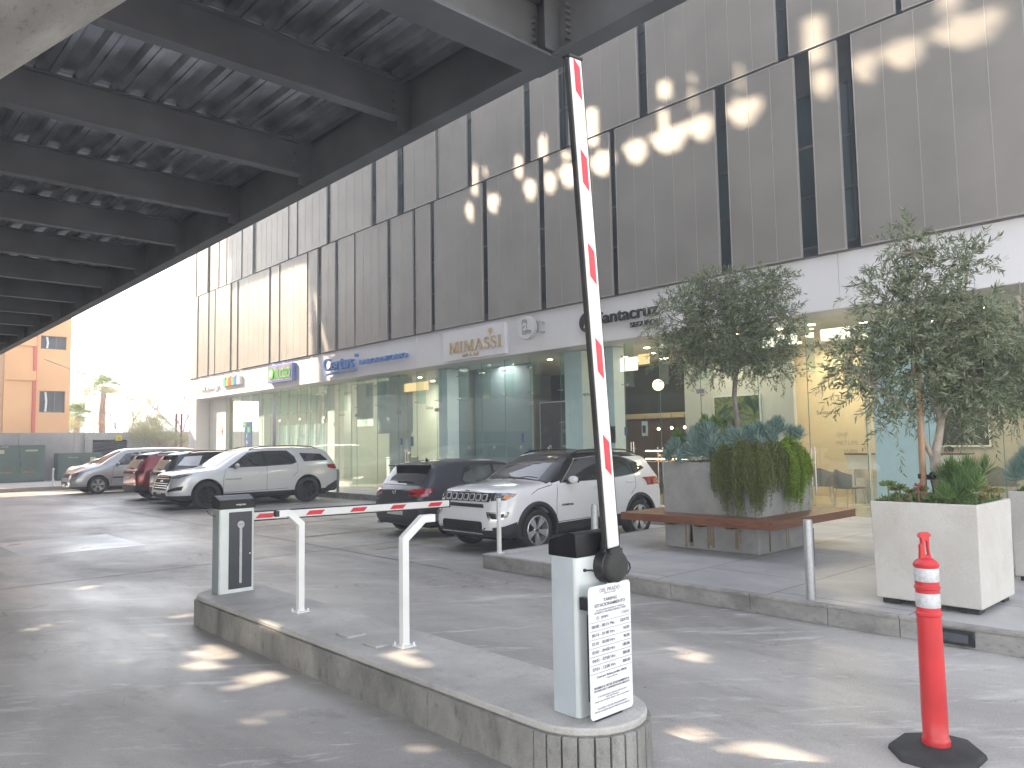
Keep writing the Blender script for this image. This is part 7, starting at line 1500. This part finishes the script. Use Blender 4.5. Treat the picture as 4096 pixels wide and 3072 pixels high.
# distant buildings
MT['farblue'] = simple('far_glass', (.30, .38, .42), .3, 0, .2, .3); MT['farwhite'] = simple('far_white', (.60, .62, .65), .7, 0, .1, .1); MT['farframe'] = simple('far_frame', (.33, .36, .40), .6)
t = thing('distant_tower', 'far bluish glass tower in steel framing just right of the orange building', 'building', (32, 140, 0)); g = MB(); X0, X1, Yt = 30.0, 34.6, 140; g.box(X0, X1-1.2, Yt, Yt+6, 0, 14.6); build('glass_walls', g, 'farblue', t, world=True, smooth=0); g = MB()
for i in range(8): x = X0+(X1-X0)*i/7; g.box(x-.07, x+.07, Yt-.3, Yt-.1, 0, 15.2-.0)
for i in range(17): z = .9*i+.5; g.box(X0, X1, Yt-.32, Yt-.08, z-.05, z+.05)
build('frame', g, 'farframe', t, world=True, smooth=0); g = MB(); g.box(X0+1.2, X1-.6, Yt-.6, Yt-.35, 10.6, 12.4); build('dark_balcony', g, 'steelmid', t, world=True, smooth=0)
t = thing('distant_tower', 'slim unfinished open framed block far behind the short palm', 'building', (38, 150, 0)); g = MB()
for i in range(5): x = 37.2+i*.9; g.box(x-.08, x+.08, 150, 150.2, 0, 8.6); g.box(x-.08, x+.08, 153, 153.2, 0, 8.6)
for i in range(10): g.box(37.1, 41, 150, 153, .9*i, .9*i+.12)
build('frame', g, 'farframe', t, world=True, smooth=0)
def farb(label, x0, x1, y, z, m, rows, cols):
    t = thing('distant_building', label, 'building', ((x0+x1)/2, y, 0), 0, 'far pale buildings'); g = MB(); g.box(x0, x1, y, y+8, 0, z); g.box(x0+.5, x0+(x1-x0)*.4, y+1, y+6, z, z+1.2); build('walls', g, m, t, world=True, smooth=0)
    for r in range(rows):
        for c in range(cols): xx = x0+(x1-x0)*(c+.5)/cols; zz = z*(r+.6)/(rows+.3); g = MB(); g.box(xx-(x1-x0)/cols*.25, xx+(x1-x0)/cols*.25, y-.05, y-.01, zz-.4, zz+.4); build('window', g, 'farframe', t, world=True, smooth=0)
farb('low white building far behind, between the two palms', 52, 62, 180, 6.2, 'farwhite', 2, 5); farb('pale grey office block far right of the tall palm', 66, 76, 190, 8.6, 'farwhite', 3, 5); farb('wide pale block far behind the thin trees', 80, 100, 220, 8.2, 'farwhite', 3, 7)
g = MB(); pts = [(8.5, 43.5, 6.15), (10.5, 45.5, 5.75), (13, 47.5, 5.35), (16, 50, 5.0), (20, 53, 4.8)]; g.tube(pts, .014, n=5); tag(build('overhead_cable', g, 'gap2', loc=(13, 47, 5), world=True), 'thin dark cable sagging across the sky behind the wall', 'cable')
# haze


# ================================================================ GLARE HAZE
m = bpy.data.materials.new('glare_haze'); m.use_nodes = True; t = m.node_tree; t.nodes.clear(); o = N(t, 'ShaderNodeOutputMaterial'); v = N(t, 'ShaderNodeVolumePrincipled')
v.inputs['Color'].default_value = (.80, .88, 1, 1); v.inputs['Density'].default_value = .004; v.inputs['Anisotropy'].default_value = .3; t.links.new(v.outputs[0], o.inputs['Volume']); MT['glare_haze'] = m
g = MB(); g.box(-151, 201, -121, 301, -1, 40); tag(build('glare_haze', g, 'glare_haze', smooth=0), kind='stuff')  # volume added to lift the blacks the way lens glare does
S.cycles.volume_bounces = 1; S.cycles.volume_step_rate = 10
